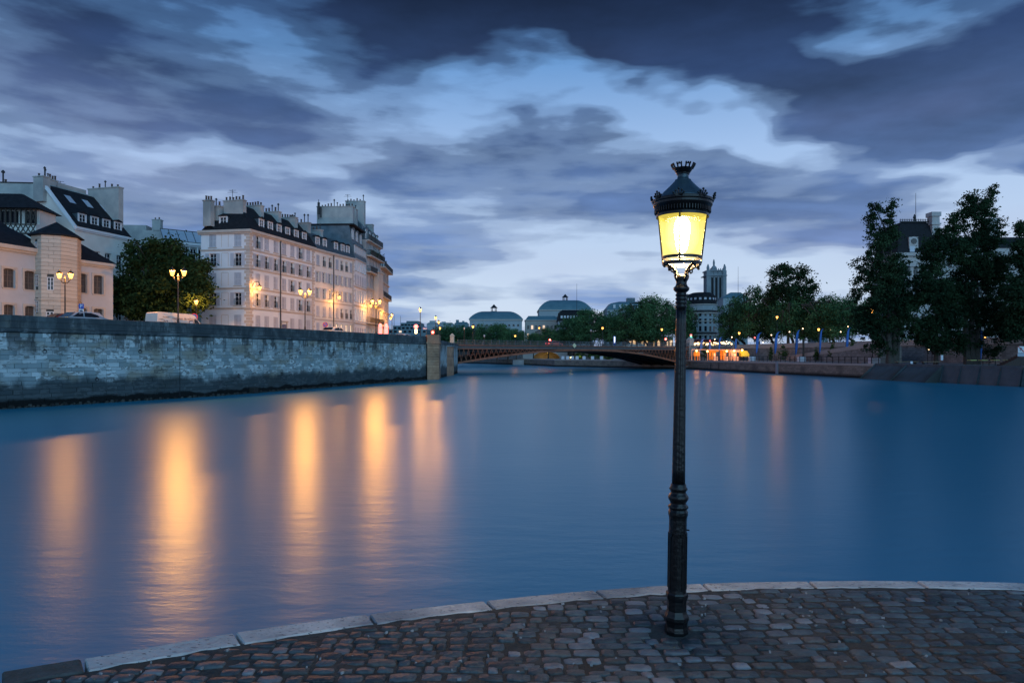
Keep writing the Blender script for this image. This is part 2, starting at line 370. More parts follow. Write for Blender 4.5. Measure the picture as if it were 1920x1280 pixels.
# kerb stones, one object each
for i in range(len(KO) - 1):
    a, b, c, d = KO[i], KO[i + 1], KI[i + 1], KI[i]
    gap = .0105
    def lerp(p, q, t): return (p[0] + (q[0] - p[0]) * t, p[1] + (q[1] - p[1]) * t)
    Lg = math.dist(a, b); t0, t1 = gap / Lg, 1 - gap / Lg
    nsub = 4; outer = [lerp(a, b, t0 + (t1 - t0) * k / nsub) for k in range(nsub + 1)]; inner = [lerp(d, c, t0 + (t1 - t0) * k / nsub) for k in range(nsub + 1)]
    sag = .012
    outer = [(x + random.uniform(-.002, .002), y + sag * (1 - (2 * k / nsub - 1) ** 2)) for k, (x, y) in enumerate(outer)]
    inner = [(x, y + sag * (1 - (2 * k / nsub - 1) ** 2) + random.uniform(-.004, .004)) for k, (x, y) in enumerate(inner)]
    ring = inner + outer[::-1]
    cx = sum(p[0] for p in ring) / len(ring); cy = sum(p[1] for p in ring) / len(ring)
    ring = [(x - cx, y - cy) for x, y in ring]
    ins = []
    n = len(ring)
    for k in range(n):      # inset ring for the worn arris
        x, y = ring[k]; pk = ring[k - 1]; nk = ring[(k + 1) % n]
        tx, ty = nk[0] - pk[0], nk[1] - pk[1]; l = math.hypot(tx, ty); ins.append((x - ty / l * .012, y + tx / l * .012))
    g = MB(); dz = random.uniform(-.003, .003)
    g.loft(ring, -.36, ring, -.011 + dz, 0, False); g.loft(ring, -.011 + dz, ins, dz, 0, True)
    ko = g.build('kerb_stone', M_kerb, q_root, (cx, cy, QZ))
    if i == 0 or i == 1: ko.data.materials.clear(); ko.data.materials.append(pmat('mossy_kerb', (.05, .055, .05), (.10, .11, .11), rough=.9, scale=9, bump=1, bscale=30)); ko['label'] = 'dark mossy kerb stone'

# cobbles: a set of worn setts reused in courses
M_cob = pmat('cobble_stone', (.036, .048, .055), (.078, .100, .112), rough=.50, scale=9, bump=.8, bscale=30, rnd=.55, spec=.55, coord='World')
M_cobt = pmat('cobble_stone_joined', (.036, .048, .055), (.078, .100, .112), rough=.50, scale=9, bump=.8, bscale=30, rnd=.55, spec=.55, tone=True, coord='World')
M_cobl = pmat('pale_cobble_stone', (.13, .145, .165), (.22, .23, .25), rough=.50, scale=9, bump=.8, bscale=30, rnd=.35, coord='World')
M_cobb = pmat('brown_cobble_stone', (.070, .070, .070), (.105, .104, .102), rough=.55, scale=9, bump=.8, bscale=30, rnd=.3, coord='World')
def cobble_geo(w, d, rng):
    n = 14; pts = []
    pw = rng.uniform(6, 18)
    for k in range(n):
        a = 2 * math.pi * (k + .5) / n
        c, s_ = math.cos(a), math.sin(a); r_ = (abs(c) ** pw + abs(s_) ** pw) ** (-1 / pw)
        pts.append((c * r_ * w / 2 * rng.uniform(.94, 1.03), s_ * r_ * d / 2 * rng.uniform(.92, 1.04)))
    tilt = (rng.uniform(-.006, .006), rng.uniform(-.007, .007))
    V = []; F = []
    for s_, z in ((1.0, -.055), (1.0, -.011), (.955, -.003), (.84, .0015)):
        for x, y in pts: V.append((x * s_, y * s_, z + tilt[0] * x + tilt[1] * y + (rng.uniform(-.0025, .0025) if z > -.01 else 0)))
    for r_ in range(3):
        for k in range(n): F.append((r_ * n + k, r_ * n + (k + 1) % n, (r_ + 1) * n + (k + 1) % n, (r_ + 1) * n + k))
    V.append((0, 0, .002 + rng.uniform(-.003, .002)))
    for k in range(n): F.append((3 * n + k, 3 * n + (k + 1) % n, 4 * n))
    return V, F
rng = random.Random(21)
LAMP_XY = (PX(1268, 4.695), 4.695)
spots = []
y = 2.6; row = 0
while y < 6.0:
    dpt = rng.uniform(.086, .112); x = -5.2 + rng.uniform(0, .15)
    while x < 8.5:
        w = rng.uniform(.105, .19) if rng.random() > .12 else rng.uniform(.08, .105)
        cx = x + w / 2
        cy = y + dpt / 2 + .035 * math.sin(cx * .9 + row * .2) + .05 * (cx - 1) * .18 + .02 * math.sin(cx * 2.3 + row)
        lim = min(kerb_y(cx - w / 2, KI), kerb_y(cx + w / 2, KI)) - .012
        over = cy + dpt / 2 - lim
        dd = dpt
        if over > 0: dd = dpt - over; cy -= over / 2
        onl = math.hypot(cx - LAMP_XY[0], (cy - LAMP_XY[1]) * 1.1) < .15
        if dd > .045 and cy > 2.6 and not onl and rng.random() > .012:
            spots.append((cx, cy, w - rng.uniform(.008, .026), dd - rng.uniform(.006, .022), rng.uniform(-.05, .05)))
        x += w
    y += dpt; row += 1
def seen(sp):
    cx, cy = sp[0], sp[1]; return abs(cx / cy) < .78 and cy > 3.85
spots.sort(key=lambda s_: (not seen(s_), s_[1]))
single = spots[:300]; rest = spots[300:]
variants = []
for k in range(26):
    V, F = cobble_geo(1, 1, rng)
    variants.append((V, F))
mesh_cache = []
for k, (V, F) in enumerate(variants):
    me = bpy.data.meshes.new('cobble'); me.from_pydata(V, [], F); me.polygons.foreach_set('use_smooth', [True] * len(F))
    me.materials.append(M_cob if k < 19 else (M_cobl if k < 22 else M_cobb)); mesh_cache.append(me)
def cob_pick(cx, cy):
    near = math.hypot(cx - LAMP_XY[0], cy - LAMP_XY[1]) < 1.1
    if near and rng.random() < .6: return rng.randrange(19, 26)  # lamp's light pool put into colour: more pale and brown stones near it
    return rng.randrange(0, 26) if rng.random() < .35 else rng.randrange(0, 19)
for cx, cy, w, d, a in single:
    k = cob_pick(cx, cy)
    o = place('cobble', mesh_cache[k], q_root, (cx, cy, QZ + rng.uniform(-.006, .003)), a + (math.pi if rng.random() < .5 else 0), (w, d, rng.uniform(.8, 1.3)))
V_ = [[], [], []]; F_ = [[], [], []]; T_ = [[], [], []]
for cx, cy, w, d, a in rest:
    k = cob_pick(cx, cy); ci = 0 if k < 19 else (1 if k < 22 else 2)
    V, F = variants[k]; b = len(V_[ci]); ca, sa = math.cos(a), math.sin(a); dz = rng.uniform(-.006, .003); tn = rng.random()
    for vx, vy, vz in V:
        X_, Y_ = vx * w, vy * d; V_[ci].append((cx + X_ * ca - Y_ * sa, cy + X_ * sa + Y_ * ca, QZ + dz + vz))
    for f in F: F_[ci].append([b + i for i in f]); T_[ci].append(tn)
M_cl2 = pmat('pale_cobble_joined', (.13, .145, .165), (.22, .23, .25), rough=.5, scale=9, bump=.8, bscale=30, rnd=.35, tone=True, coord='World')
M_cb2 = pmat('brown_cobble_joined', (.070, .070, .070), (.105, .104, .102), rough=.55, scale=9, bump=.8, bscale=30, rnd=.3, tone=True, coord='World')
allV = []; allF = []; allT = []; mi_ = []
for ci in range(3):
    b = len(allV); allV += V_[ci]; allF += [[b + i for i in f] for f in F_[ci]]; allT += T_[ci]; mi_ += [ci] * len(F_[ci])
me = bpy.data.meshes.new('cobbles'); me.from_pydata(allV, [], allF)
for m in (M_cobt, M_cl2, M_cb2): me.materials.append(m)
me.polygons.foreach_set('material_index', mi_); me.polygons.foreach_set('use_smooth', [True] * len(allF))
at = me.attributes.new('tone', 'FLOAT', 'FACE'); at.data.foreach_set('value', allT)
tag(place('cobbles', me, q_root), kind='stuff')
# scattered litter, leaves and grit between the stones
g = MB()
for k in range(120):
    x = rng.uniform(-3.5, 5.5); yy = rng.uniform(3.9, kerb_y(x, KI) - .03); s_ = rng.uniform(.004, .012); a = rng.uniform(0, 3); z = QZ + .002 + rng.uniform(0, .004)
    g.T = Matrix.Translation((x, yy, z)) @ Matrix.Rotation(a, 4, 'Z'); g.bevbox(-s_, s_, -s_ * .5, s_ * .5, -.01, .004, .001)
g.T = Matrix()
tag(g.build('grit', pmat('pale_grit', (.4, .42, .45), (.2, .2, .2), rough=.9, scale=30)), 'pale specks of grit scattered over the cobbles', 'grit', kind='stuff')

# ------------------------------------------------------------------ the near lamp post
lx, ly = LAMP_XY
lamp = thing('street_lamp', 'tall black cast-iron gas-style lamp post lit on the cobbled quay in the foreground', 'street lamp', (lx, ly, QZ - .012), (0, R(.85), 0))
u = 4.695 / 1280      # metres per photo pixel at the lamp
def zl(py): return (1183 - py) * u
def hexf(a, z): return 1.0
g = MB()
oc = lambda prof, n=8, rot=math.pi / 8, **k: g.lathe(prof, n, rot=rot, **k)
oc([(.080, -.05), (.080, zl(1176)), (.074, zl(1168)), (.076, zl(1160)), (.083, zl(1155)), (.083, zl(1150)), (.071, zl(1143)), (.066, zl(1139)),
    (.066, zl(1121)), (.071, zl(1117)), (.075, zl(1113)), (.076, zl(1108)), (.070, zl(1105))])
g.build('base', M_iron, lamp)
g = MB()
g.lathe([(.064, zl(1106)), (.062, zl(1100)), (.060, zl(970)), (.062, zl(965)), (.067, zl(960)), (.067, zl(955)), (.058, zl(950))], 16)
for k in range(8):     # raised panel strips round the lower shaft
    a = 2 * math.pi * (k + .5) / 8
    g.T = Matrix.Rotation(a, 4, 'Z'); g.bevbox(.056, .0655, -.008, .008, zl(1098), zl(1000), .002); g.box(.055, .0635, -.019, .019, zl(1000), zl(994)); g.T = Matrix()
g.T = Matrix.Rotation(R(-20), 4, 'Z'); g.tube((.05, 0, zl(988)), (.078, 0, zl(988)), .005); g.T = Matrix()
g.build('lower_shaft', M_iron, lamp, smooth=False)
g = MB()
g.lathe([(.058, zl(951)), (.066, zl(948)), (.066, zl(944)), (.054, zl(941)), (.053, zl(938)), (.062, zl(934)), (.068, zl(931)), (.069, zl(927)), (.060, zl(923)),
         (.052, zl(920)), (.051, zl(917)), (.059, zl(914)), (.060, zl(911)), (.053, zl(908)), (.052, zl(904)), (.045, zl(902))], 20)
for k in range(16):
    a = 2 * math.pi * k / 16; g.sphere((.064 * math.cos(a), .064 * math.sin(a), zl(946)), .006, 5, 4); g.sphere((.058 * math.cos(a), .058 * math.sin(a), zl(912.5)), .005, 5, 4)
g.build('moulded_collar', M_iron, lamp, smooth=True)
g = MB()
flute = lambda a, z: 1 - .075 * (0.5 + .5 * math.cos(10 * a)) ** 2
prof = [(.045 - (.045 - .034) * k / 12, zl(903) + (zl(576) - zl(903)) * k / 12) for k in range(13)]
g.lathe(prof, 80, rf=flute)
g.build('fluted_shaft', M_iron, lamp, smooth=True)
g = MB()
pr = [(.034, zl(577))]
for k in range(4):
    z = zl(574) + k * 7.2 * u; pr += [(.034, z), (.040, z + .006), (.040, z + .012), (.034, z + .018)]
pr += [(.034, zl(545)), (.044, zl(543)), (.053, zl(540)), (.054, zl(536)), (.042, zl(533)), (.036, zl(529)), (.037, zl(522)), (.044, zl(518)), (.040, zl(514)), (.022, zl(511))]
g.lathe(pr, 20)
g.build('capital', M_iron, lamp, smooth=True)
RB, RT = 34.5 * u, 44.5 * u      # lantern radii at the bottom and top of the glass
zb, zt = zl(481), zl(399)
g = MB()
for k in range(4):      # scrolled brackets carrying the lantern
    a = R(-22 + 45) + k * math.pi / 2; c, s_ = math.cos(a), math.sin(a)
    pts = [(c * r_, s_ * r_, z) for r_, z in ((.030, zl(524)), (.052, zl(516)), (.046, zl(508)), (.066, zl(502)), (.100, zl(497)), (.128, zl(492)))]
    g.path(pts, [.012, .010, .009, .009, .010, .011], 6)
    g.path([(c * r_, s_ * r_, z) for r_, z in ((.066, zl(502)), (.075, zl(508)), (.088, zl(506)), (.090, zl(501)))], .005, 5)
    g.sphere((c * .135, s_ * .135, zl(494)), .016, 6, 5); g.sphere((c * .142, s_ * .142, zl(498)), .010, 6, 4)
g.build('bracket', M_iron, lamp, smooth=True)
g = MB()
n = 32
def ring(r0, r1, z0, z1):      # hollow band
    g.lathe([(r0, z0), (r1, z0), (r1, z1), (r0, z1), (r0, z0)], n, capb=False, capt=False)
ring(RB - .010, RB + .004, zl(494), zl(488)); ring(RB - .006, RB + .007, zl(482.5), zl(477.5))
for k in range(4):
    a = R(-90 - 20) + k * math.pi / 2; c, s_ = math.cos(a), math.sin(a)
    g.tube((c * (RB + .001), s_ * (RB + .001), zl(492)), (c * (RT + .001), s_ * (RT + .001), zt + .01), .0058, .0058, 6)
g.build('lantern_frame', M_iron, lamp)
g = MB()
g.lathe([(RT - .012, zt - .004), (RT + .006, zt - .006), (RT + .014, zl(405)), (RT + .014, zl(400)), (RT + .006, zl(398)), (RT + .016, zl(392)), (RT + .030, zl(386)),
         (RT + .036, zl(383)), (RT + .036, zl(379)), (RT + .043, zl(377)), (RT + .043, zl(373)), (RT + .026, zl(371)), (RT - .02, zl(371)), (RT - .02, zl(385)), (RT - .012, zt - .004)], 48, capb=False, capt=False)
for k in range(60):
    a = 2 * math.pi * k / 60; g.T = Matrix.Rotation(a, 4, 'Z'); g.box(RT + .012, RT + .027, -.003, .003, zl(397), zl(389)); g.T = Matrix()
g.build('cornice_ring', M_iron, lamp, smooth=False)
g = MB()
for t_, h_ in ((-.034, .020), (-.020, .034), (0, .046), (.020, .034), (.034, .020)):
    g.tube((0, t_ * .45, 0), (0, t_, h_), .006, .004, 5); g.sphere((0, t_, h_), .0085, 6, 4)
g.box(-.003, .003, -.026, .026, -.005, .014)
pm_ = g.mesh('palmette', M_iron)
for k in range(8):      # palmettes on the rim
    a = R(-90 + 24) + 2 * math.pi * k / 8
    place('palmette', pm_, lamp, ((RT + .040) * math.cos(a), (RT + .040) * math.sin(a), zl(375)), (0, R(14), a))
M_lroof = pmat('lantern_roof_paint', (.035, .06, .075), (.06, .10, .125), rough=.28, scale=12, metal=.3, bump=.15, bscale=30)
g = MB()
g.lathe([(RT + .018, zl(372)), (RT + .008, zl(368)), (RT - .012, zl(363)), (RT - .032, zl(357)), (.112, zl(352)), (.082, zl(344)), (.062, zl(338)), (.055, zl(336)), (.055, zl(334.5)), (.040, zl(333.5)), (.037, zl(327)), (.043, zl(324))], 32, capb=True)
g.build('lantern_roof', M_lroof, lamp, smooth=True)
g = MB()
g.lathe([(.042, zl(325)), (.045, zl(322)), (.058, zl(317)), (.066, zl(313)), (.062, zl(313)), (.040, zl(320))], 24, capb=True, capt=True)
for k in range(8):      # mural crown
    a = 2 * math.pi * (k + .25) / 8
    g.T = Matrix.Rotation(a, 4, 'Z') @ Matrix.Translation((.064, 0, zl(313.5))) @ Matrix.Rotation(R(28), 4, 'Y')
    g.box(-.004, .004, -.017, -.009, 0, .022); g.box(-.004, .004, .009, .017, 0, .022); g.box(-.004, .004, -.019, .019, .021, .028)
    for q in (-.015, 0, .015): g.box(-.004, .004, q - .004, q + .004, .027, .036)
    g.T = Matrix()
g.build('crown', M_iron, lamp)
def glow_glass(name, ecol, estr, tfac, tcol=(1, 1, 1)):
    m = bpy.data.materials.new(name); m.use_nodes = True; t = m.node_tree; t.nodes.clear(); L = t.links.new
    o = t.nodes.new('ShaderNodeOutputMaterial'); mx = t.nodes.new('ShaderNodeMixShader'); mx.inputs[0].default_value = tfac
    e = t.nodes.new('ShaderNodeEmission'); e.inputs[0].default_value = (*ecol, 1); e.inputs[1].default_value = estr
    tr = t.nodes.new('ShaderNodeBsdfTransparent'); tr.inputs[0].default_value = (*tcol, 1)
    n = t.nodes.new('ShaderNodeTexNoise'); n.inputs['Scale'].default_value = 14; n.inputs['Detail'].default_value = 4
    c = t.nodes.new('ShaderNodeTexCoord'); L(c.outputs['Object'], n.inputs[0])
    r = t.nodes.new('ShaderNodeMapRange'); L(n.outputs['Fac'], r.inputs[0]); r.inputs[3].default_value = tfac - .15; r.inputs[4].default_value = min(1, tfac + .15); L(r.outputs[0], mx.inputs[0])
    L(e.outputs[0], mx.inputs[1]); L(tr.outputs[0], mx.inputs[2]); L(mx.outputs[0], o.inputs[0]); return m
g = MB()
g.lathe([(RB - .001, zl(478)), (RT - .001, zt)], 32, capb=False, capt=False)
g.build('glass', glow_glass('lantern_glass', (1, .78, .12), 1.5, .52, (1, .97, .85)), lamp)
g = MB(); g.lathe([(.02, zl(470)), (.036, zl(462)), (.046, zl(446)), (.054, zl(430)), (.050, zl(414)), (.035, zl(407)), (.03, zl(404))], 16)
_l = bpy.data.lights.new('bulb_glow', 'POINT'); _l.energy = 95; _l.shadow_soft_size = .04; _l.color = (1, .60, .24); _lo = bpy.data.objects.new('bulb_glow', _l); COL.objects.link(_lo); _lo.parent = lamp; _lo.location = (0, 0, zl(477))
g.build('bulb', ematf('sodium_bulb', (1, .74, .30), 230), lamp, smooth=True)
for k_, (rs, al_) in enumerate(((.066, .72), (.080, .80), (.093, .86), (.107, .90))):      # added emissive shells that imitate the soft glow round the bulb
    g = MB(); g.lathe([(rs * .35, zl(474)), (rs * .75, zl(468)), (rs, zl(452)), (rs * 1.05, zl(430)), (rs, zl(414)), (rs * .7, zl(406))], 24, capb=True, capt=True)
    g.build('glow_shell', glow_glass('bulb_glare_%d' % k_, (1, .86, .42), 2.6, al_, (1, 1, 1)), lamp, smooth=True)
g = MB(); g.lathe([(.10, zl(401)), (.125, zl(408)), (.12, zl(409)), (.03, zl(403))], 24)
g.build('reflector', pmat('lamp_reflector', (.12, .11, .09), rough=.4), lamp)
# ------------------------------------------------------------------ left bank: island block, street, embankment wall
SZ = 5.75            # street level on both upper banks
def wall_pt(px, inv): Y = 1 / inv; return (PX(px, Y), Y)
WP = [wall_pt(-420, .0268), wall_pt(-200, .0236), wall_pt(0, .0209), wall_pt(200, .0184), wall_pt(400, .0159), wall_pt(600, .01275), wall_pt(800, .0096)]
WEND = WP[-1]
M_isl = pmat('paving_stone', (.16, .16, .16), (.22, .22, .21), rough=.9, scale=1.2)
# street behind the wall
BR0 = (PX(858, 142), 142.0)        # left bridge abutment, river corner
poly = [(x - .5, y + .3) for x, y in WP] + [(BR0[0] - 1.0, BR0[1]), (BR0[0] - 14, BR0[1] + 26), (-60, 330), (-220, 330), (-220, 20), (-60, 20)]
g = MB(); g.prism(poly[::-1], -2.5, SZ, 0)
tag(g.build('street', M_asph), kind='structure')
def along(pts, n=None):    # returns list of segments (p, q, length, angle)
    out = []
    for p, q in zip(pts, pts[1:]):
        out.append((p, q, math.dist(p, q), math.atan2(q[1] - p[1], q[0] - p[0])))
    return out
def stone_mat(name, tone):
    """river limestone: pale blocks, black runs below the ledge, dark algae above the water"""
    m = bpy.data.materials.new(name); m.use_nodes = True; t = m.node_tree; L = t.links.new; p = t.nodes['Principled BSDF']
    p.inputs['Roughness'].default_value = .88; p.inputs['Specular IOR Level'].default_value = .3
    geo = t.nodes.new('ShaderNodeNewGeometry'); sp = t.nodes.new('ShaderNodeSeparateXYZ'); L(geo.outputs['Position'], sp.inputs[0])
    def nz(scale, st, det=5, loc=(0, 0, 0), rough=.6):
        mp = t.nodes.new('ShaderNodeMapping'); L(geo.outputs['Position'], mp.inputs[0]); mp.inputs['Scale'].default_value = st; mp.inputs['Location'].default_value = loc
        n = t.nodes.new('ShaderNodeTexNoise'); n.inputs['Scale'].default_value = scale; n.inputs['Detail'].default_value = det; n.inputs['Roughness'].default_value = rough; L(mp.outputs[0], n.inputs[0]); return n.outputs['Fac']
    def mth(op, a, b, c=None, clamp=False):
        n = t.nodes.new('ShaderNodeMath'); n.operation = op; n.use_clamp = clamp
        for i, x in enumerate((a, b, c)):
            if x is None: continue
            if isinstance(x, (int, float)): n.inputs[i].default_value = x
            else: L(x, n.inputs[i])
        return n.outputs[0]
    def ramp(f, a, b): 
        n = t.nodes.new('ShaderNodeMapRange'); n.interpolation_type = 'SMOOTHSTEP'; L(f, n.inputs[0]); n.inputs[1].default_value = a; n.inputs[2].default_value = b; return n.outputs[0]
    def mix(f, a, b):
        n = t.nodes.new('ShaderNodeMix'); n.data_type = 'RGBA'; L(f, n.inputs[0])
        for s_, x in ((6, a), (7, b)):
            if isinstance(x, tuple): n.inputs[s_].default_value = (*x, 1)
            else: L(x, n.inputs[s_])
        return n.outputs[2]
    if tone: a = t.nodes.new('ShaderNodeAttribute'); a.attribute_name = 'tone'; rnd = a.outputs['Fac']
    else: a = t.nodes.new('ShaderNodeObjectInfo'); rnd = a.outputs['Random']
    base = mix(ramp(rnd, 0, 1), (.25, .32, .34), (.68, .76, .78))
    base = mix(ramp(nz(.35, (1, 1, 2), 4), .46, .66), base, (.30, .295, .25))
    z = sp.outputs[2]
    # black drips in the upper third
    drip = nz(1.1, (1, 1, .22), 6, (2, 0, 0), .7)
    up = ramp(mth('ADD', z, mth('MULTIPLY', mth('SUBTRACT', nz(.18, (1, 1, 1), 3, (7, 0, 0)), .5), 3.0)), 3.2, 4.9)
    blk = nz(2.0, (1, 1, 2.3), 4, (4, 4, 4), .7)
    d1 = mth('MULTIPLY', ramp(mth('ADD', drip, mth('MULTIPLY', mth('SUBTRACT', rnd, .5), .16)), .46, .60), mth('MULTIPLY', up, .85))
    d1b = mth('MULTIPLY', ramp(mth('ADD', blk, mth('MULTIPLY', mth('SUBTRACT', rnd, .5), .25)), .55, .66), .75)
    base = mix(d1, base, (.028, .036, .044)); base = mix(d1b, base, (.10, .11, .105))
    # parapet is dark and sooty
    par = ramp(z, 5.42, 5.52)
    base = mix(mth('MULTIPLY', par, mth('ADD', .62, mth('MULTIPLY', ramp(nz(.8, (1, 1, .6), 5, (1, 9, 2)), .75, .35), .36))), base, (.045, .06, .07))
    # algae and tide marks
    zl_ = mth('ADD', z, mth('MULTIPLY', mth('SUBTRACT', nz(.45, (1, 1, .5), 6, (5, 2, 0), .65), .5), 2.2))
    base = mix(mth('MULTIPLY', ramp(zl_, 2.3, 1.5), .90), base, (.030, .045, .054))
    base = mix(ramp(mth('ADD', z, mth('MULTIPLY', mth('SUBTRACT', nz(.5, (1, 1, 1), 5, (1, 1, 1)), .5), .9)), .62, .40), base, (.006, .008, .009))
    L(base, p.inputs['Base Color'])
    b = t.nodes.new('ShaderNodeBump'); b.inputs['Strength'].default_value = .8; b.inputs['Distance'].default_value = .03
    L(nz(7, (1, 1, 1), 5), b.inputs['Height']); L(b.outputs[0], p.inputs['Normal'])
    return m
M_wst = stone_mat('river_stone', False); M_wstj = stone_mat('river_stone_joined', True)
M_joint = pmat('mortar', (.035, .045, .05), (.06, .07, .07), rough=.95, scale=4)
lw = thing('embankment_wall', 'tall weathered pale stone embankment wall with mooring rings along the left side of the river', 'wall', (WP[2][0], WP[2][1], 0))
ox, oy = WP[2]
rng = random.Random(5)
g = MB()      # mortar core just behind the stone faces
pl = [(x - ox - .10, y - oy + .06) for x, y in WP] + [(x - ox - .62, y - oy + .35) for x, y in WP[::-1]]
g.prism(pl[::-1], -2.2, 6.50, 0)
g.build('wall_core', M_joint, lw)
unit = []      # chamfered unit stone: x 0..1 length, z 0..1 height, y depth (front at y=0, facing -y)
for k in range(8):
    g = MB(); c = .012; j = lambda: rng.uniform(-.012, .012)
    g._add([(0, .10, 0), (1, .10, 0), (1, .10, 1), (0, .10, 1), (.0, c, .0), (1, c, .0), (1, c, 1), (0, c, 1),
            (.012, j(), .05), (.5, j() - .004, .04), (.988, j(), .05), (.988, j(), .95), (.5, j() - .004, .96), (.012, j(), .95)],
           [(0, 1, 5, 4), (1, 2, 6, 5), (2, 3, 7, 6), (3, 0, 4, 7), (4, 5, 10, 9, 8), (5, 6, 11, 10), (6, 7, 13, 12, 11), (7, 4, 8, 13), (8, 9, 12, 13), (9, 10, 11, 12)])
    unit.append(g)
umesh = [u_.mesh('stone', M_wst) for u_ in unit]
courses = []; z = -.25
while z < 5.30: h = rng.uniform(.27, .36); courses.append((z, min(h, 5.42 - z))); z += h
stones = []
for si, (p, q, Lg, an) in enumerate(along(WP)):
    for ci, (z, h) in enumerate(courses):
        x = -rng.uniform(0, .5) if si == 0 else 0; first = True
        while x < Lg:
            w = rng.uniform(.45, 1.15) * (1.25 if z < 2 else 1)
            if first: w *= rng.uniform(.4, 1); first = False
            if x + w > Lg - .3: w = Lg - x
            px_, py_ = p[0] + math.cos(an) * x, p[1] + math.sin(an) * x
            stones.append((py_, px_, z, w - .014, h - .012, an, rng.randrange(8), rng.uniform(-.018, .018)))
            x += w
def wall_seen(s_): cpx = s_[1] / s_[0] * FPX + 960; return cpx > -5 and s_[2] > .0
order = sorted(stones, key=lambda s_: (not wall_seen(s_), s_[0] - s_[3] * 2))
for yy, xx, z, w, h, an, k, d in order[:300]:
    place('stone', umesh[k], lw, (xx - ox - math.sin(an) * -d, yy - oy + math.cos(an) * -d * -1, z), an, (w, 1, h))
V = []; F = []; T = []
for yy, xx, z, w, h, an, k, d in order[300:]:
    b = len(V); ca, sa = math.cos(an), math.sin(an); tn = rng.random()
    for vx, vy, vz in unit[k].v:
        X_ = vx * w; Y_ = vy + d; V.append((xx - ox + X_ * ca - Y_ * sa, yy - oy + X_ * sa + Y_ * ca, z + vz * h))
    for f in unit[k].f: F.append([b + i for i in f]); T.append(tn)
me = bpy.data.meshes.new('stones'); me.from_pydata(V, [], F); me.materials.append(M_wstj)
at = me.attributes.new('tone', 'FLOAT', 'FACE'); at.data.foreach_set('value', T)
tag(place('stones', me, lw), kind='stuff')
# ledge and parapet blocks
for si, (p, q, Lg, an) in enumerate(along(WP)):
    nb = max(1, round(Lg / 1.35)); w = Lg / nb
    for k in range(nb):
        x = k * w; px_, py_ = p[0] + math.cos(an) * x - ox, p[1] + math.sin(an) * x - oy
        g = MB(); j = rng.uniform(-.008, .008)
        g.bevbox(.006, w - .006, -.02 + j, .52, 5.72, 6.20, .012); g.bevbox(.004, w - .004, -.045 + j, .56, 6.205, 6.62 + rng.uniform(-.006, .006), .03)
        g.build('parapet_block', M_wst, lw, (px_, py_, 0), an)
    g = MB(); g._add([(x, y_, z_) for x in (0, Lg + .02) for y_, z_ in ((.1, 5.42), (-.08, 5.44), (-.15, 5.50), (-.16, 5.60), (-.10, 5.68), (.1, 5.715))], [(0, 1, 7, 6), (1, 2, 8, 7), (2, 3, 9, 8), (3, 4, 10, 9), (4, 5, 11, 10)])
    g.build('ledge', M_wst, lw, (p[0] - ox, p[1] - oy, 0), an)
g = MB()
for k in range(12): a = 2 * math.pi * k / 12; b = 2 * math.pi * (k + 1) / 12; g.tube((.13 * math.cos(a), 0, .13 * math.sin(a) - .13), (.13 * math.cos(b), 0, .13 * math.sin(b) - .13), .022, n=5)
g.box(-.05, .05, -.02, .1, -.05, .05); ringm = g.mesh('mooring_ring', M_ironm)
def on_wall(px):      # wall point on a photo column
    for (p, q, Lg, an) in along(WP):
        a, b = 960 + p[0] / p[1] * FPX, 960 + q[0] / q[1] * FPX
        if a <= px <= b:
            s_ = (px - 960) / FPX; t_ = (s_ * p[1] - p[0]) / ((q[0] - p[0]) - s_ * (q[1] - p[1])); return p[0] + (q[0] - p[0]) * t_, p[1] + (q[1] - p[1]) * t_, an
for px, py in ((83, 659), (262, 659), (396, 660), (181, 711), (487, 661), (562, 662), (624, 663), (676, 663), (447, 704), (528, 701), (762, 664), (598, 699)):
    x, y, an = on_wall(px); place('mooring_ring', ringm, lw, (x - ox + .07 * math.sin(an), y - oy - .07 * math.cos(an), PZ(py, y) + .13), an)
for px in (337,):      # the iron drain pipe / expansion joint
    x, y, an = on_wall(px); g = MB(); g.box(-.02, .02, -.035, .02, -.2, 5.4); g.build('joint_strip', M_ironm, lw, (x - ox, y - oy, 0), an)
# small iron bollard post in the water by the wall
x, y, an = on_wall(472); g = MB(); g.bevbox(-.32, .32, -.55, .1, -.6, .55, .05)
tag(g.build('mooring_block', pmat('tarred_wood', (.015, .014, .012), (.03, .028, .025), rough=.8, scale=5), None, (x, y, 0), an), 'small dark block sticking out of the water against the embankment wall', 'mooring block')

# bridge-head pier: rusticated stone buttresses in front of the bridge
M_pier = pmat('pier_stone', (.36, .19, .11), (.55, .33, .21), rough=.85, scale=.9, bump=.5, bscale=8, rnd=.18, c3=(.2, .14, .10))  # warmth of the lamplight is put into the stone colour
pr0 = thing('bridge_pier', 'rusticated warm-lit stone buttress at the end of the embankment wall beside the iron bridge', 'pier', (WEND[0], WEND[1], 0))
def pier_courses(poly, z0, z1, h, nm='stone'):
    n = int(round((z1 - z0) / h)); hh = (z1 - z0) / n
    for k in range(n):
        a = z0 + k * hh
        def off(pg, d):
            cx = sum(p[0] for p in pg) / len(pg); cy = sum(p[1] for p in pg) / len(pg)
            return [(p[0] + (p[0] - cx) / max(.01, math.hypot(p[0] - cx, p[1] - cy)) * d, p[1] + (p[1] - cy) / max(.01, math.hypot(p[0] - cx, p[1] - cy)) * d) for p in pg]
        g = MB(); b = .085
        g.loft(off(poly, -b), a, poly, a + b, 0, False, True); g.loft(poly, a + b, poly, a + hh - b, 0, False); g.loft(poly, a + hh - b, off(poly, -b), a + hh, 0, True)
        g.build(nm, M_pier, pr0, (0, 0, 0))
wx, wy = WEND
def rel(px, Y): return (PX(px, Y) - wx, Y - wy)
A_, B_ = (0.2, -.6), rel(823, 107.5)
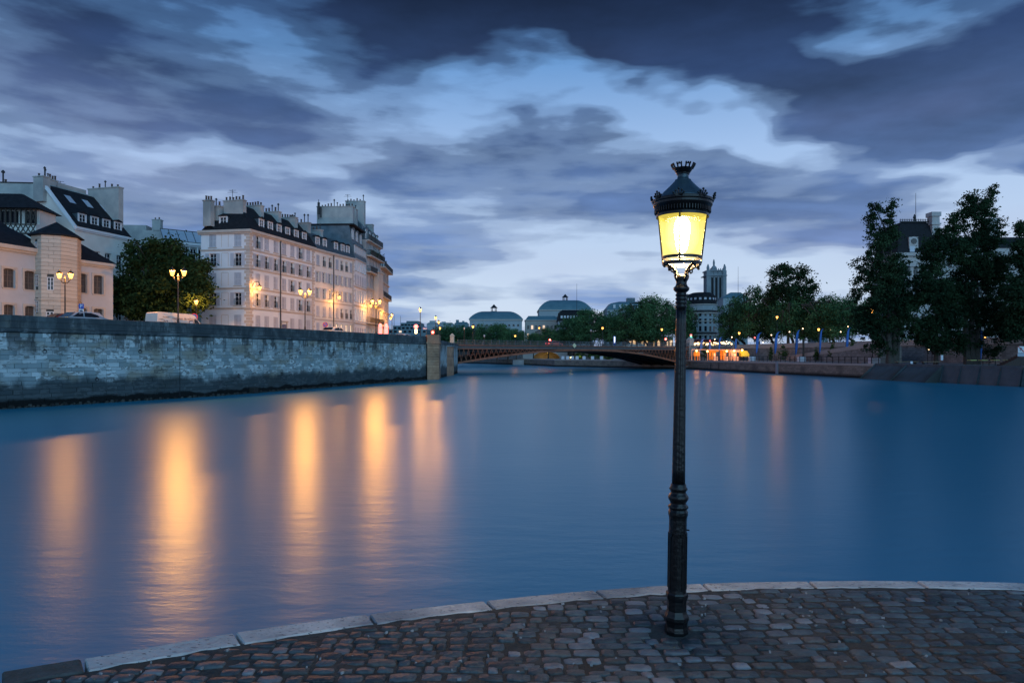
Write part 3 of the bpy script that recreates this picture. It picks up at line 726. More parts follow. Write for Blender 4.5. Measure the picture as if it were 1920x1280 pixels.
buttA = [(0.15, -.5), (rel(823, 105.5)), (rel(826, 112)), (-.9, 6)]
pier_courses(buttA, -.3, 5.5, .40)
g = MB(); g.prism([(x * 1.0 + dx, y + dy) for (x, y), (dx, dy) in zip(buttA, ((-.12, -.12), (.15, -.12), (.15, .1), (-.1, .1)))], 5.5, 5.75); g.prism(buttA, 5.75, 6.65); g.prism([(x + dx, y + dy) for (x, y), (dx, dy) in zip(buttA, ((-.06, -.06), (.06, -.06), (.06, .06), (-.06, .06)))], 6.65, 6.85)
g.build('parapet', M_pier, pr0)
seg = [rel(824, 111), rel(839, 122), rel(841, 130), (-2.0, 26), (-2, 7)]
g = MB(); g.prism(seg, -1.5, 5.55); g.prism([rel(824.5, 110.8), rel(839.5, 121.8), rel(841, 130), (-2, 26), (-2, 7)], 5.55, 6.15)
g.build('retaining_face', M_wst, pr0)
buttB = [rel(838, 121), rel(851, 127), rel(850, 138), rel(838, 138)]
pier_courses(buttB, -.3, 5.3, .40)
seg = [rel(850, 130), rel(858, 141), rel(854, 160), rel(838, 150)]
g = MB(); g.prism(seg, -1.5, 5.6); g.prism([rel(837, 120.5), rel(852, 126.5), rel(859, 141), rel(854, 160), rel(838, 150)], 5.3, 6.0)
g.build('abutment', M_wst, pr0)
# little stone sentry post on the abutment
sx_, sy_ = PX(848, 130), 130
g = MB(); g.box(-.38, .38, -.38, .38, 0, 1.35); g.loft([(-.46, -.46), (.46, -.46), (.46, .46), (-.46, .46)], 1.35, [(-.46, -.46), (.46, -.46), (.46, .46), (-.46, .46)], 1.45, 0, False, True)
g.loft([(-.46, -.46), (.46, -.46), (.46, .46), (-.46, .46)], 1.45, [(-.03, -.03), (.03, -.03), (.03, .03), (-.03, .03)], 1.9)
bp = g.build('stone_bollard', pmat('pale_stone', (.5, .44, .34), (.6, .53, .42), rough=.85, scale=3), None, (sx_, sy_, 6.0)); tag(bp, 'small pale stone post with pyramid cap at the near end of the iron bridge', 'bollard')
# dark weed and rubble at the foot of the wall
g = MB()
for k in range(500):
    px = rng.uniform(-100, 840) if k > 120 else rng.uniform(480, 820)
    if px < 799: x, y, an = on_wall(max(px, -190))
    else: x, y, an = PX(px, 107 + (px - 799) * .4), 107 + (px - 799) * .4, 1.2
    x += math.sin(an) * rng.uniform(.0, .35); y -= math.cos(an) * rng.uniform(.0, .35); r_ = rng.uniform(.06, .2)
    g.T = Matrix.Translation((x, y, rng.uniform(-.1, .12))) @ Matrix.Rotation(rng.uniform(0, 3), 4, 'Z'); g.loft([(-r_, -r_), (r_, -r_), (r_, r_), (-r_, r_)], -r_, [(-r_ * .5, -r_ * .6), (r_ * .6, -r_ * .5), (r_ * .4, r_ * .5), (-r_ * .5, r_ * .4)], r_ * .7)
g.T = Matrix(); tag(g.build('waterline_rubble', pmat('wet_weed', (.006, .008, .008), (.016, .018, .015), rough=.6, scale=5)), 'dark weed and rubble along the foot of the embankment wall', 'rubble', kind='stuff')

# ------------------------------------------------------------------ building kit
M_lime = pmat('limestone_facade', (.58, .66, .72), (.66, .74, .80), rough=.85, scale=.5, c3=(.50, .56, .61), bump=.2, bscale=4)
M_lime2 = pmat('cream_facade', (.60, .61, .58), (.68, .69, .66), rough=.85, scale=.6, c3=(.52, .52, .49))
M_plas = pmat('white_plaster', (.38, .43, .48), (.46, .51, .56), rough=.85, scale=.5, c3=(.44, .42, .39))
M_ash = pmat('ashlar_stone', (.38, .34, .28), (.50, .45, .37), rough=.85, scale=1.2, c3=(.32, .28, .23), bump=.3, bscale=6)
M_trim = pmat('stone_trim', (.40, .38, .35), (.48, .46, .42), rough=.85, scale=1.5)
M_dark = pmat('dark_interior', (.01, .012, .015), rough=.9)
M_curt = pmat('net_curtain', (.10, .10, .10), (.03, .032, .035), rough=.9, scale=3, stretch=(6, 1, .3))
_wc = {}
def win_meshes(w, h, kind):
    key = (round(w, 2), round(h, 2), kind)
    if key in _wc: return _wc[key]
    fr = MB(); t = .07
    for a in ((-w / 2, -w / 2 + t, 0, h), (w / 2 - t, w / 2, 0, h), (-w / 2 + t, w / 2 - t, 0, t), (-w / 2 + t, w / 2 - t, h - t, h), (-.04, .04, t, h - t)): fr.box(a[0], a[1], .0, .06, a[2], a[3])
    for zz_ in ((h * .36, h * .68) if h > 1.2 else (h * .5,)): fr.box(-w / 2 + t, -.04, .01, .05, zz_ - .02, zz_ + .02); fr.box(.04, w / 2 - t, .01, .05, zz_ - .02, zz_ + .02)
    pn = MB(); pn.box(-w / 2 + .03, w / 2 - .03, .075, .09, .03, h - .03)
    sh = MB(); sw = w / 2
    sh.box(0, .05, -.03, .02, 0, h); sh.box(sw - .05, sw, -.03, .02, 0, h); nsl = max(4, int(h / .16))
    for k in range(nsl): z0 = .04 + (h - .08) * k / nsl; sh._add([(.05, -.028, z0), (sw - .05, -.028, z0), (sw - .05, .012, z0 + (h - .08) / nsl * .95), (.05, .012, z0 + (h - .08) / nsl * .95)], [(0, 1, 2, 3)])
    sh.box(.05, sw - .05, -.025, .018, 0, .06); sh.box(.05, sw - .05, -.025, .018, h - .06, h); sh.box(.05, sw - .05, -.025, .018, h * .5 - .04, h * .5 + .04)
    rl = MB(); rl.tube((-w / 2, -.06, .9), (w / 2, -.06, .9), .03, n=4); rl.tube((-w / 2, -.06, .12), (w / 2, -.06, .12), .02, n=4)
    for k in range(9): x = -w / 2 + w * k / 8; rl.box(x - .012, x + .012, -.07, -.05, .1, .9)
    sl_ = MB(); sl_.box(-w / 2 - .12, w / 2 + .12, -.32, .0, -.12, 0)
    fm = M_paint if kind != 'arch' else pmat('dull_window_paint', (.10, .095, .09), (.15, .14, .13), rough=.6)
    r_ = dict(frame=fr.mesh('window', fm), pane=pn.mesh('pane', M_glass), lit=pn.mesh('pane', E_win), shut=sh.mesh('shutter', M_shut), rail=rl.mesh('railing', M_ironm), sill=sl_.mesh('sill', M_trim), curt=pn.mesh('curtain', M_curt))
    _wc[key] = r_; return r_
class Bld:
    def __init__(s, name, label, cat, loc, rot, mw, group=None):
        s.root = thing(name, label, cat, loc, rot, group); s.W = MB(); s.mw = mw; s.tr = MB(); s.rng = random.Random(len(label))
    def face(s, p, q, z0, z1, wins, reveal=.22, detail=1):
        """wall plane from p to q (seen left to right from outside), windows (u, z, w, h, kind) with u, z the sill centre"""
        Lg = math.dist(p, q); an = math.atan2(q[1] - p[1], q[0] - p[0]); T = Matrix.Translation((p[0], p[1], 0)) @ Matrix.Rotation(an, 4, 'Z'); s.W.T = T
        holes = [(u_ - w / 2, u_ + w / 2, z, z + h) for u_, z, w, h, k in wins if k != 'blind']
        xs = sorted({0, Lg} | {a for h in holes for a in h[:2]}); zs = sorted({z0, z1} | {a for h in holes for a in h[2:]})
        for i in range(len(xs) - 1):
            run = None
            for j in range(len(zs) - 1):
                cx, cz = (xs[i] + xs[i + 1]) / 2, (zs[j] + zs[j + 1]) / 2
                inh = any(a < cx < b and c < cz < d for a, b, c, d in holes)
                if not inh: run = [zs[j], zs[j + 1]] if run is None else [run[0], zs[j + 1]]
                if (inh or j == len(zs) - 2) and run: s.W.quad((xs[i], 0, run[0]), (xs[i + 1], 0, run[0]), (xs[i + 1], 0, run[1]), (xs[i], 0, run[1])); run = None
        for a, b, c, d in holes:
            r = reveal + .12
            s.W.quad((a, 0, c), (a, r, c), (a, r, d), (a, 0, d)); s.W.quad((b, 0, d), (b, r, d), (b, r, c), (b, 0, c)); s.W.quad((a, 0, d), (a, r, d), (b, r, d), (b, 0, d)); s.W.quad((a, 0, c), (b, 0, c), (b, r, c), (a, r, c)); s.W.quad((a, r, c), (b, r, c), (b, r, d), (a, r, d))
        s.W.T = Matrix(); ca, sa = math.cos(an), math.sin(an)
        for u_, z, w, h, k in wins:
            def at(x, y): return (p[0] + x * ca - y * sa, p[1] + x * sa + y * ca)
            if k == 'blind':
                s.tr.T = T; s.tr.box(u_ - w / 2 - .05, u_ - w / 2, -.02, .02, z, z + h); s.tr.box(u_ + w / 2, u_ + w / 2 + .05, -.02, .02, z, z + h); s.tr.box(u_ - w / 2, u_ + w / 2, -.02, .02, z + h, z + h + .05); s.tr.T = Matrix(); continue
            M = win_meshes(w, h, k.split('+')[0]); lx_, ly_ = at(u_, reveal)
            if k == 'closed':
                l2 = at(u_ - w / 2 + .01, .03); f = place('window', M['pane'], s.root, (lx_, ly_, z), an)
                a = place('shutter', M['shut'], f, (-w / 2 + .005, -reveal + .02, .01)); b = place('shutter', M['shut'], f, (.005, -reveal + .02, .01))
            else:
                f = place('window', M['frame'], s.root, (lx_, ly_, z), an)
                place('pane', M['lit'] if 'lit' in k else (M['curt'] if 'curt' in k else M['pane']), f)
                if 'open' in k: place('shutter', M['shut'], f, (-w - .02, -reveal - .03, 0)); place('shutter', M['shut'], f, (w / 2 + .02, -reveal - .03, 0))
                if 'rail' in k: place('railing', M['rail'], f, (0, -reveal + .05, 0))
            if detail and 'nosill' not in k:
                s.tr.T = T; s.tr.box(u_ - w / 2 - .12, u_ + w / 2 + .12, -.09, .0, z - .12, z); s.tr.T = Matrix()
            if 'surround' in k:
                s.tr.T = T; s.tr.box(u_ - w / 2 - .22, u_ - w / 2, -.07, -.001, z, z + h + .22); s.tr.box(u_ + w / 2, u_ + w / 2 + .22, -.07, -.001, z, z + h + .22); s.tr.box(u_ - w / 2, u_ + w / 2, -.07, -.001, z + h, z + h + .22); s.tr.T = Matrix()
            if 'arch' in k:       # segmental head: filled corners
                s.W.T = T
                n_ = 5; 
                for sg in (-1, 1):
                    pts = [(u_ + sg * w / 2, z + h)] + [(u_ + sg * w / 2 * math.cos(t_ * math.pi / 2 / n_ * .9), z + h - .28 + .28 * math.sin(t_ * math.pi / 2 / n_)) for t_ in range(n_ + 1)]
                    pts = pts + [(u_, z + h)]
                    fs = [(x, .02, z_) for x, z_ in pts]; s.W._add(fs, [tuple(range(len(fs))) if sg < 0 else tuple(range(len(fs) - 1, -1, -1))])
                s.W.T = Matrix()
    def band(s, p, q, z, h=.22, out=.12, ext=0):
        an = math.atan2(q[1] - p[1], q[0] - p[0]); Lg = math.dist(p, q); s.tr.T = Matrix.Translation((p[0], p[1], 0)) @ Matrix.Rotation(an, 4, 'Z')
        s.tr.box(-ext, Lg + ext, -out, .003, z, z + h); s.tr.box(-ext, Lg + ext, -out * .5, .002, z - h * .6, z - .001); s.tr.T = Matrix()
    def quoins(s, p, an, z0, z1, side=1):
        s.tr.T = Matrix.Translation((p[0], p[1], 0)) @ Matrix.Rotation(an, 4, 'Z'); z = z0; k = 0
        while z < z1 - .2:
            w = .75 if k % 2 else .5; h = min(.42, z1 - z); s.tr.box(*( (0, w) if side > 0 else (-w, 0)), -.05, .001, z + .03, z + h - .03); z += h; k += 1
        s.tr.T = Matrix()
    def done(s, mt=None):
        s.W.build('wall', s.mw, s.root)
        if s.tr.f: s.tr.build('stone_moulding', mt or M_trim, s.root)
_cp = {}
def pot_mesh():
    if 'p' not in _cp: g = MB(); g.lathe([(.13, 0), (.11, .45), (.14, .47), (.14, .55)], 6); _cp['p'] = g.mesh('chimney_pot', M_pot)
    if 'm' not in _cp: g = MB(); g.lathe([(.07, 0), (.07, .9)], 6); g.lathe([(.16, .9), (.16, 1.0), (.03, 1.15)], 6); _cp['m'] = g.mesh('chimney_cowl', M_ironm)
    return _cp['p'], _cp['m']
def chimney(parent, x0, x1, y0, y1, z0, z1, pots, mat=None, seed=0):
    r_ = random.Random(seed * 7 + int(z1 * 10)); g = MB(); bt = .06
    g.loft([(x0, y0), (x1, y0), (x1, y1), (x0, y1)], z0, [(x0, y0), (x1, y0), (x1, y1), (x0, y1)], z1, 0)
    g.box(x0 - .08, x1 + .08, y0 - .08, y1 + .08, z1 + .002, z1 + .14)
    c = g.build('chimney', mat or M_render, parent); a, b = pot_mesh()
    for k in range(pots):
        t = (k + .5) / pots; lon = abs(y1 - y0) > abs(x1 - x0)
        x = (x0 + x1) / 2 if lon else x0 + (x1 - x0) * t; y = y0 + (y1 - y0) * t if lon else (y0 + y1) / 2
        tall = r_.random() < .22; place('chimney_cowl' if tall else 'chimney_pot', b if tall else a, c, (x + r_.uniform(-.05, .05), y, z1 + .14), 0, (1, 1, r_.uniform(.6, 1.25)))
    return c
def dormer(parent, x, y, z, w, h, an, depth=1.4, roofm=None, lit=False):
    """dormer facing local -y of angle an"""
    g = MB(); g._add([(-w / 2 - .14, 0, 0), (w / 2 + .14, 0, 0), (w / 2 + .14, 0, h + .1), (-w / 2 - .14, 0, h + .1), (-w / 2 - .14, depth, h + .1), (w / 2 + .14, depth, h + .1), (w / 2 + .14, depth * .1, 0), (-w / 2 - .14, depth * .1, 0)],
                     [(0, 3, 4, 7), (1, 6, 5, 2)], 0)
    g.box(-w / 2 - .22, w / 2 + .22, -.15, depth, h + .1, h + .18, 1)
    g._add([(-w / 2 - .22, -.15, h + .18), (w / 2 + .22, -.15, h + .18), (0, -.15, h + .42), (-w / 2 - .22, depth + .5, h + .18), (w / 2 + .22, depth + .5, h + .18), (0, depth + .5, h + .42)], [(0, 1, 2), (0, 2, 5, 3), (2, 1, 4, 5)], 1)
    g.box(-w / 2 - .15, -w / 2, -.02, .1, 0, h + .1, 2); g.box(w / 2, w / 2 + .15, -.02, .1, 0, h + .1, 2); g.box(-w / 2, w / 2, -.02, .1, h, h + .1, 2); g.box(-w / 2 - .2, w / 2 + .2, -.08, .1, -.12, 0, 2)
    d = g.build('dormer', [M_zinc, roofm or M_slate, M_paint], parent, (x, y, z), an)
    M = win_meshes(w, h, 'd'); place('window', M['frame'], d, (0, .02, 0)); place('pane', M['pane'], d, (0, .02, 0))
    return d
def roof_loft(parent, levels, mat, name='roof', smooth=False):
    g = MB()
    for k in range(len(levels) - 1): g.loft(levels[k][0], levels[k][1], levels[k + 1][0], levels[k + 1][1], 0, k == len(levels) - 2, k == 0)
    return g.build(name, mat, parent)
def rect(x0, x1, y0, y1): return [(x0, y0), (x1, y0), (x1, y1), (x0, y1)]
def frame_of(p, q): return math.atan2(q[1] - p[1], q[0] - p[0]), math.dist(p, q)

# ---- B2: the white corner house
C2, D2, E2 = (PX(468, 92), 92.0), (PX(590, 107.9), 107.9), (PX(377, 93.2), 93.2)
an2, L2 = frame_of(C2, D2); dz = SZ
b = Bld('corner_house', 'white five-storey corner house with hipped slate roof and shuttered windows behind the quay wall', 'building', (C2[0], C2[1], SZ), an2, M_lime)
def loc_of(pt, org, an): dx, dy = pt[0] - org[0], pt[1] - org[1]; return (dx * math.cos(an) + dy * math.sin(an), -dx * math.sin(an) + dy * math.cos(an))
e2 = loc_of(E2, C2, an2)
fl = [z_ - SZ for z_ in (10.05, 12.75, 15.4, 17.97, 20.4)]     # heights of the string courses above the street
cols = [L2 * (px - 470) / 122 for px in (0, 0)]
def ucol(px): # facade abscissa of a photo column on line C2-D2
    s_ = (px - 960) / FPX; t_ = (s_ * C2[1] - C2[0]) / ((D2[0] - C2[0]) - s_ * (D2[1] - C2[1])); return t_ * L2
cols = [ucol(px) for px in (483.5, 500, 517, 532.5, 548, 563, 578)]
W_ = 1.02; wins = []
kinds = {0: ['closed'] * 7, 1: ['open+rail'] * 3 + ['closed', 'closed', 'open+rail', 'open+rail'], 2: ['closed'] * 4 + ['open+rail', 'win+curt', 'closed'], 3: ['open+rail'] * 7, 4: ['open+rail', 'closed', 'closed', 'closed', 'closed', 'open+rail', 'closed']}
for f_ in range(5):
    zb_ = 1.45 if f_ == 0 else fl[f_ - 1] + .42; h_ = 1.75 if f_ else 2.0
    for i, c_ in enumerate(cols):
        if f_ == 0 and i == 3: continue
        wins.append((c_, zb_, W_, h_, kinds[f_][i]))
b.face((0, 0), (L2, 0), 0, fl[4], wins)
Le = math.dist((0, 0), e2); lw_ = []
for f_ in range(5):
    zb_ = 1.45 if f_ == 0 else fl[f_ - 1] + .42; h_ = 1.75 if f_ else 2.0
    for i, px in enumerate((399, 446)):
        c_ = Le * (px - 377) / 91; k = {0: 'closed', 1: 'open+rail', 2: 'closed', 3: 'open+rail', 4: 'closed'}[f_]
        lw_.append((c_, zb_, 1.05, h_, k))
    lw_.append((Le * (422 - 377) / 91, zb_, .95, h_, 'blind'))
b.face(e2, (0, 0), 0, fl[4], lw_)
ane = math.atan2(-e2[1], -e2[0])
b.W.quad((L2, 0, 0), (L2, 7, 0), (L2, 7, fl[4]), (L2, 0, fl[4])); b.W.quad((e2[0], e2[1], 0), (e2[0], e2[1], fl[4]), (e2[0] + L2, 7, fl[4]), (e2[0] + L2, 7, 0))
for f_ in range(4): b.band((0, 0), (L2, 0), fl[f_], .16, .10); b.band(e2, (0, 0), fl[f_], .16, .10, .09)
b.band((0, 0), (L2, 0), fl[4] - .05, .35, .38); b.band(e2, (0, 0), fl[4] - .05, .35, .38, .36)
b.quoins((0, 0), 0, .2, fl[4] - .3); b.quoins((0, 0), ane, .2, fl[4] - .3, -1); b.quoins((L2 - .8, 0), 0, .2, fl[4] - .3)
b.done()
# door, drain pipe
g = MB(); g.box(-.55, .55, -.06, .0, 0, 2.5); g.box(-.45, .45, -.09, -.06, .15, 1.1); g.box(-.45, .45, -.09, -.06, 1.25, 2.35); d = g.build('door', pmat('blue_door', (.02, .07, .16), (.03, .09, .2), rough=.4, scale=3), b.root, (cols[3], -.0, .0))
g = MB(); g.box(-.85, .85, -.22, 0, 2.85, 3.0); g.box(-.75, -.6, -.1, 0, 0, 2.8); g.box(.6, .75, -.1, 0, 0, 2.8); g.build('door_surround', M_trim, b.root, (cols[3], 0, 0))
g = MB(); g.tube((0, -.16, 0), (0, -.16, fl[4] - .1), .09, n=6); g.build('drain_pipe', M_ironm, b.root, ((ucol(524.5)), 0, 0))
ez = fl[4] + .3
# hipped roof: eaves, knee and ridge
e2x, e2y = e2
eave = [(-.15, -.4), (L2, -.4), (L2, 7.2), (e2x + L2 * .98, 7.2), (e2x - .3, e2y - .3)]
rx0 = 1.4; ridge = [(1.8, 2.9), (L2, 2.9), (L2, 5.0), (e2x + L2 * .98, 5.0), (e2x + 2.7, e2y - 1.2)]
mid_ = [(.55, .9), (L2, .9), (L2, 6.6), (e2x + L2 * .98, 6.6), (e2x + 1.0, e2y - .9)]
roof_loft(b.root, [(eave, ez), (mid_, ez + 1.75), (ridge, ez + 3.9)], M_slate)
for k, px in enumerate((494, 510.5, 527, 543, 559, 574)):
    dormer(b.root, ucol(px), .28, ez + .55, .85, 1.35, 0)
ln = lambda t: (e2x * (1 - t), e2y * (1 - t))
q = ln(.52); dormer(b.root, q[0] + .25, q[1] + .65, ez + .45, .95, 1.4, ane)
for i, (s_, t1) in enumerate(((.9, 24.9), (4.9, 25.0), (9.2, 25.0), (13.6, 25.0))): chimney(b.root, s_, s_ + .75, 1.7, 4.8, ez + 1.0, t1 - SZ, 6 + i % 2, seed=i)
chimney(b.root, .2, .95, 4.9, 7.0, ez + 1.0, 24.1 - SZ, 4, seed=9)
chimney(b.root, -1.2, -.4, 5.2, 6.4, ez + .5, 24.6 - SZ, 3, seed=12)
g = MB(); g.tube((0, 0, 0), (0, 0, 3.4), .035); 
for z_, l_ in ((2.2, .5), (3.0, .7), (3.3, .5)): g.tube((-l_, 0, z_), (l_, 0, z_), .022)
g.tube((-.1, -.5, 3.1), (.1, .5, 3.1), .02)
anm = g.mesh('roof_antenna', M_ironm); tag(place('roof_antenna', anm, None, (PX(436, 96), 96, 23.6)), 'thin television antenna on the hipped roof of the white corner house', 'antenna')

# ---- B3: long house next to it
F2 = (PX(664.5, 119.6), 119.6); an3, L3 = frame_of(D2, F2)
b = Bld('long_house', 'long cream terraced house with a steep dark roof beside the white corner house', 'building', (D2[0], D2[1], SZ), an3, M_lime2)
def ucol3(px, P, Q, Lg): s_ = (px - 960) / FPX; t_ = (s_ * P[1] - P[0]) / ((Q[0] - P[0]) - s_ * (Q[1] - P[1])); return t_ * Lg
c3_ = [ucol3(px, D2, F2, L3) for px in (596, 608, 619, 632, 641, 650, 658.5)]
fl3 = [z_ - SZ for z_ in (9.4, 12.3, 14.9, 17.5, 20.4)]
wins = []
for f_ in range(5):
    zb_ = 1.5 if f_ == 0 else fl3[f_ - 1] + .55
    for i, c_ in enumerate(c3_):
        k = 'closed' if (f_ == 1 and i < 4) or (f_ == 0 and i < 3) or (f_ == 4 and i % 3 == 0) else ('open' if f_ in (2, 3) else 'win+curt+rail')
        if f_ == 0 and i >= 3: k = 'win+lit'
        wins.append((c_, zb_, .72 if 'open' in k else .85, 1.65 if f_ else 1.7, k))
b.face((0, 0), (L3, 0), 0, fl3[4], wins)
b.W.quad((L3, 0, 0), (L3, 9, 0), (L3, 9, fl3[4]), (L3, 0, fl3[4]))
for z_ in (fl3[0], fl3[1]): b.band((0, 0), (L3, 0), z_, .14, .08)
b.band((0, 0), (L3, 0), fl3[4] - .05, .28, .3); b.quoins((L3 - .8, 0), 0, .2, fl3[4] - .3); b.done()
ez = fl3[4] + .23
roof_loft(b.root, [(rect(0, L3, -.25, 9), ez), (rect(0, L3, .95, 8), ez + 2.4), (rect(0, L3, 3.0, 6.0), ez + 3.2)], pmat('blue_slate', (.03, .05, .065), (.06, .085, .10), rough=.45, scale=2, bump=.3, bscale=9))
for k, px in enumerate((597, 610.5, 631.5, 644, 653.5)): dormer(b.root, ucol3(px, D2, F2, L3), .12, ez + .5, .8, 1.35, 0)
chimney(b.root, .1, .8, 1.2, 5.0, ez + .8, ez + 4.1, 6, seed=21); chimney(b.root, 3.9, 4.6, 1.4, 6.0, ez + .8, ez + 3.6, 7, seed=22)
g = MB(); g.tube((0, -.14, 0), (0, -.14, fl3[4] - .1), .08, n=6); g.build('drain_pipe', M_ironm, b.root, (ucol3(624.5, D2, F2, L3), 0, 0))
g = MB()
for k, px in enumerate((595, 617, 631, 649, 658)): g.box(ucol3(px, D2, F2, L3) - .35, ucol3(px, D2, F2, L3) + .35, -.03, .0, .35, .95)
tag(g.build('cellar_grilles', M_dark, b.root), kind='stuff')

# ---- B4: taller house with the great blank party wall
G2 = (PX(686.5, 127.6), 127.6); an4, L4 = frame_of(F2, G2)
b = Bld('tall_house', 'tall house with zinc attics and a big blank grey party wall under chimney pots', 'building', (F2[0], F2[1], SZ), an4, M_lime)
wins = []
for f_, z_ in enumerate((1.2, 4.1, 7.4, 10.5, 12.9)):
    for i in range(5): wins.append((L4 * (i + .5) / 5, z_, .8, 2.1 if f_ in (1, 2) else 1.7, 'closed' if (f_ == 3 or (f_ == 0 and i < 4)) else ('win+lit' if f_ == 1 else 'win+curt')))
b.face((0, 0), (L4, 0), 0, 14.6 + .6, wins)
for z_ in (3.6, 6.7, 10.0, 14.9): b.band((0, 0), (L4, 0), z_, .16, .12)
b.done()
zt4 = 15.2
roof_loft(b.root, [(rect(0, L4, -.1, 9), zt4), (rect(0, L4, .5, 8.5), zt4 + 3.0)], M_zinc, 'attic')
for i in range(5): dormer(b.root, L4 * (i + .5) / 5, .05, zt4 + .35, .8, 1.7, 0, .8, M_zinc)
roof_loft(b.root, [(rect(.2, L4, .6, 8.4), zt4 + 3.0), (rect(.2, L4, 1.0, 8), zt4 + 5.6)], M_zinc, 'attic')
roof_loft(b.root, [(rect(-.05, L4 + .1, .1, 8.8), zt4 + 5.6), (rect(-.05, L4 + .1, .1, 8.8), zt4 + 5.85)], M_slate, 'roof')
for i in range(3): dormer(b.root, L4 * (i + .5) / 3, .62, zt4 + 3.4, .8, 1.5, 0, .5, M_zinc)
chimney(b.root, 2.2, 3.4, .9, 7.4, zt4 + 2, 30.2 - SZ, 12, seed=31)
chimney(b.root, 5.4, 6.6, 1.2, 3.6, zt4 + 5, 30.4 - SZ, 5, seed=32)
tag(place('roof_antenna', anm, None, (PX(652, 126), 126, 30.0)), 'thin television antenna among the pots above the blank party wall', 'antenna')
g = MB(); g.tube((0, 0, 0), (0, 0, 3.5), .06); g.box(-.18, .18, -.15, .15, .9, 3.0); g.box(.25, .5, -.1, .1, .3, 2.2)
tag(g.build('phone_antenna', M_ironm, None, (PX(597.5, 121.5), 121.5, 27.9)), 'dark mobile phone antenna at the left edge of the blank party wall', 'antenna')

# ---- B5: stone house with balconies and bay windows
H2 = (PX(713, 138.0), 138.0); an5, L5 = frame_of(G2, H2)
M_hstone = pmat('bluish_stone', (.36, .38, .40), (.46, .48, .50), rough=.85, scale=.8, c3=(.28, .29, .30))  # plain bluish grey stone
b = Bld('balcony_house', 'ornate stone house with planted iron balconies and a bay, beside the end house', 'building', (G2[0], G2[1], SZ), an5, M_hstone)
wins = []
for f_, z_ in enumerate((.9, 4.6, 7.9, 11.0, 14.1, 17.0)):
    for i in range(5): wins.append((L5 * (i + .5) / 5, z_, 1.0, 2.3, 'win+curt' if f_ > 0 else 'win+lit'))
b.face((0, 0), (L5, 0), 0, 19.6, wins)
for z_ in (4.0, 7.4, 10.5, 13.6, 16.6, 19.3): b.band((0, 0), (L5, 0), z_, .2, .25)
b.W.quad((0, 0, 0), (0, 0, 19.6), (0, 8, 19.6), (0, 8, 0))
b.tr.box(L5 * .5, L5 * .85, -1.0, 0, 7.4, 14.0); b.tr.box(L5 * .47, L5 * .88, -1.15, 0, 14.0, 14.3); b.done()
def balcony(parent, x0, x1, z, out=.9, plants=False):
    g = MB(); g.box(x0, x1, -out, -.0, z - .22, z); bb = g.build('balcony', M_trim, parent)
    g = MB()
    n = int((x1 - x0) / .16)
    for k in range(n + 1): x = x0 + (x1 - x0) * k / n; g.box(x - .018, x + .018, -out + .02, -out + .05, z, z + .95)
    g.box(x0, x1, -out, -out + .07, z + .95, z + 1.0); g.box(x0, x1, -out, -out + .05, z + .08, z + .12); g.box(x0, x0 + .05, -out, 0, z + .95, z + 1.0)
    for k in range(5): g.box(x0, x0 + .03, -out + out * k / 5, -out + out * k / 5 + .03, z, z + .95)
    g.build('railing', M_ironm, bb)
    if plants:
        r_ = random.Random(3); g = MB()
        for k in range(260):
            c = Vector((r_.uniform(x0, x1), -out + r_.uniform(-.1, .4), z + abs(r_.gauss(.7, .35)))); s_ = r_.uniform(.08, .16)
            d1 = Vector((r_.gauss(0, 1), r_.gauss(0, 1), r_.gauss(0, 1))).normalized() * s_; d2 = d1.orthogonal().normalized() * s_; g.quad(c - d1, c - d2, c + d1, c + d2)
        pl_ = g.build('plants', pmat('balcony_plants', (.02, .04, .015), (.04, .07, .03), rough=.8, scale=3), bb); pl_['kind'] = 'stuff'
balcony(b.root, 0, L5, 16.7, 1.0, True); balcony(b.root, .2, L5 * .48, 13.7, .9); balcony(b.root, 0, L5, 19.6, .6); balcony(b.root, .1, L5, 4.1, .8)
roof_loft(b.root, [(rect(0, L5, .3, 8), 19.6), (rect(0, L5, .9, 7.5), 22.3), (rect(0, L5, 2.5, 6), 24.0)], M_zinc)
for i in range(4): dormer(b.root, L5 * (i + .5) / 4, .3, 20.0, .9, 1.6, 0, .8, M_zinc)
chimney(b.root, 2.2, 3.2, 1.0, 4.6, 21.5, 27.2, 6, seed=41); chimney(b.root, L5 - 2.2, L5 - 1.2, 1.0, 3.6, 21.5, 23.9, 0, seed=42)
# ---- B6
I2 = (PX(728.5, 151.5), 151.5); an6, L6 = frame_of(H2, I2)
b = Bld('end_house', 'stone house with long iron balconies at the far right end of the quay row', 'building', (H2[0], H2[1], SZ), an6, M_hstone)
wins = []
for f_, z_ in enumerate((.9, 4.2, 7.3, 10.3, 13.2)):
    for i in range(6): wins.append((L6 * (i + .5) / 6, z_, 1.0, 2.1, 'win+curt'))
b.face((0, 0), (L6, 0), 0, 16.2, wins); b.W.quad((L6, 0, 0), (L6, 9, 0), (L6, 9, 16.2), (L6, 0, 16.2))
for z_ in (3.8, 6.9, 10.0, 13.0, 15.9): b.band((0, 0), (L6, 0), z_, .2, .25)
b.done(); balcony(b.root, 0, L6, 15.9, 1.0); balcony(b.root, 0, L6, 10.0, .7)
roof_loft(b.root, [(rect(0, L6, .3, 8.8), 16.2), (rect(0, L6, 1.3, 7.5), 19.4), (rect(0, L6 - .5, 3, 6), 20.4)], M_zinc)
for i in range(4): dormer(b.root, L6 * (i + .5) / 4, .35, 16.6, .9, 1.6, 0, .9, M_zinc)
chimney(b.root, 1.0, 1.8, 2, 4.6, 18.5, 22.4, 4, seed=51)

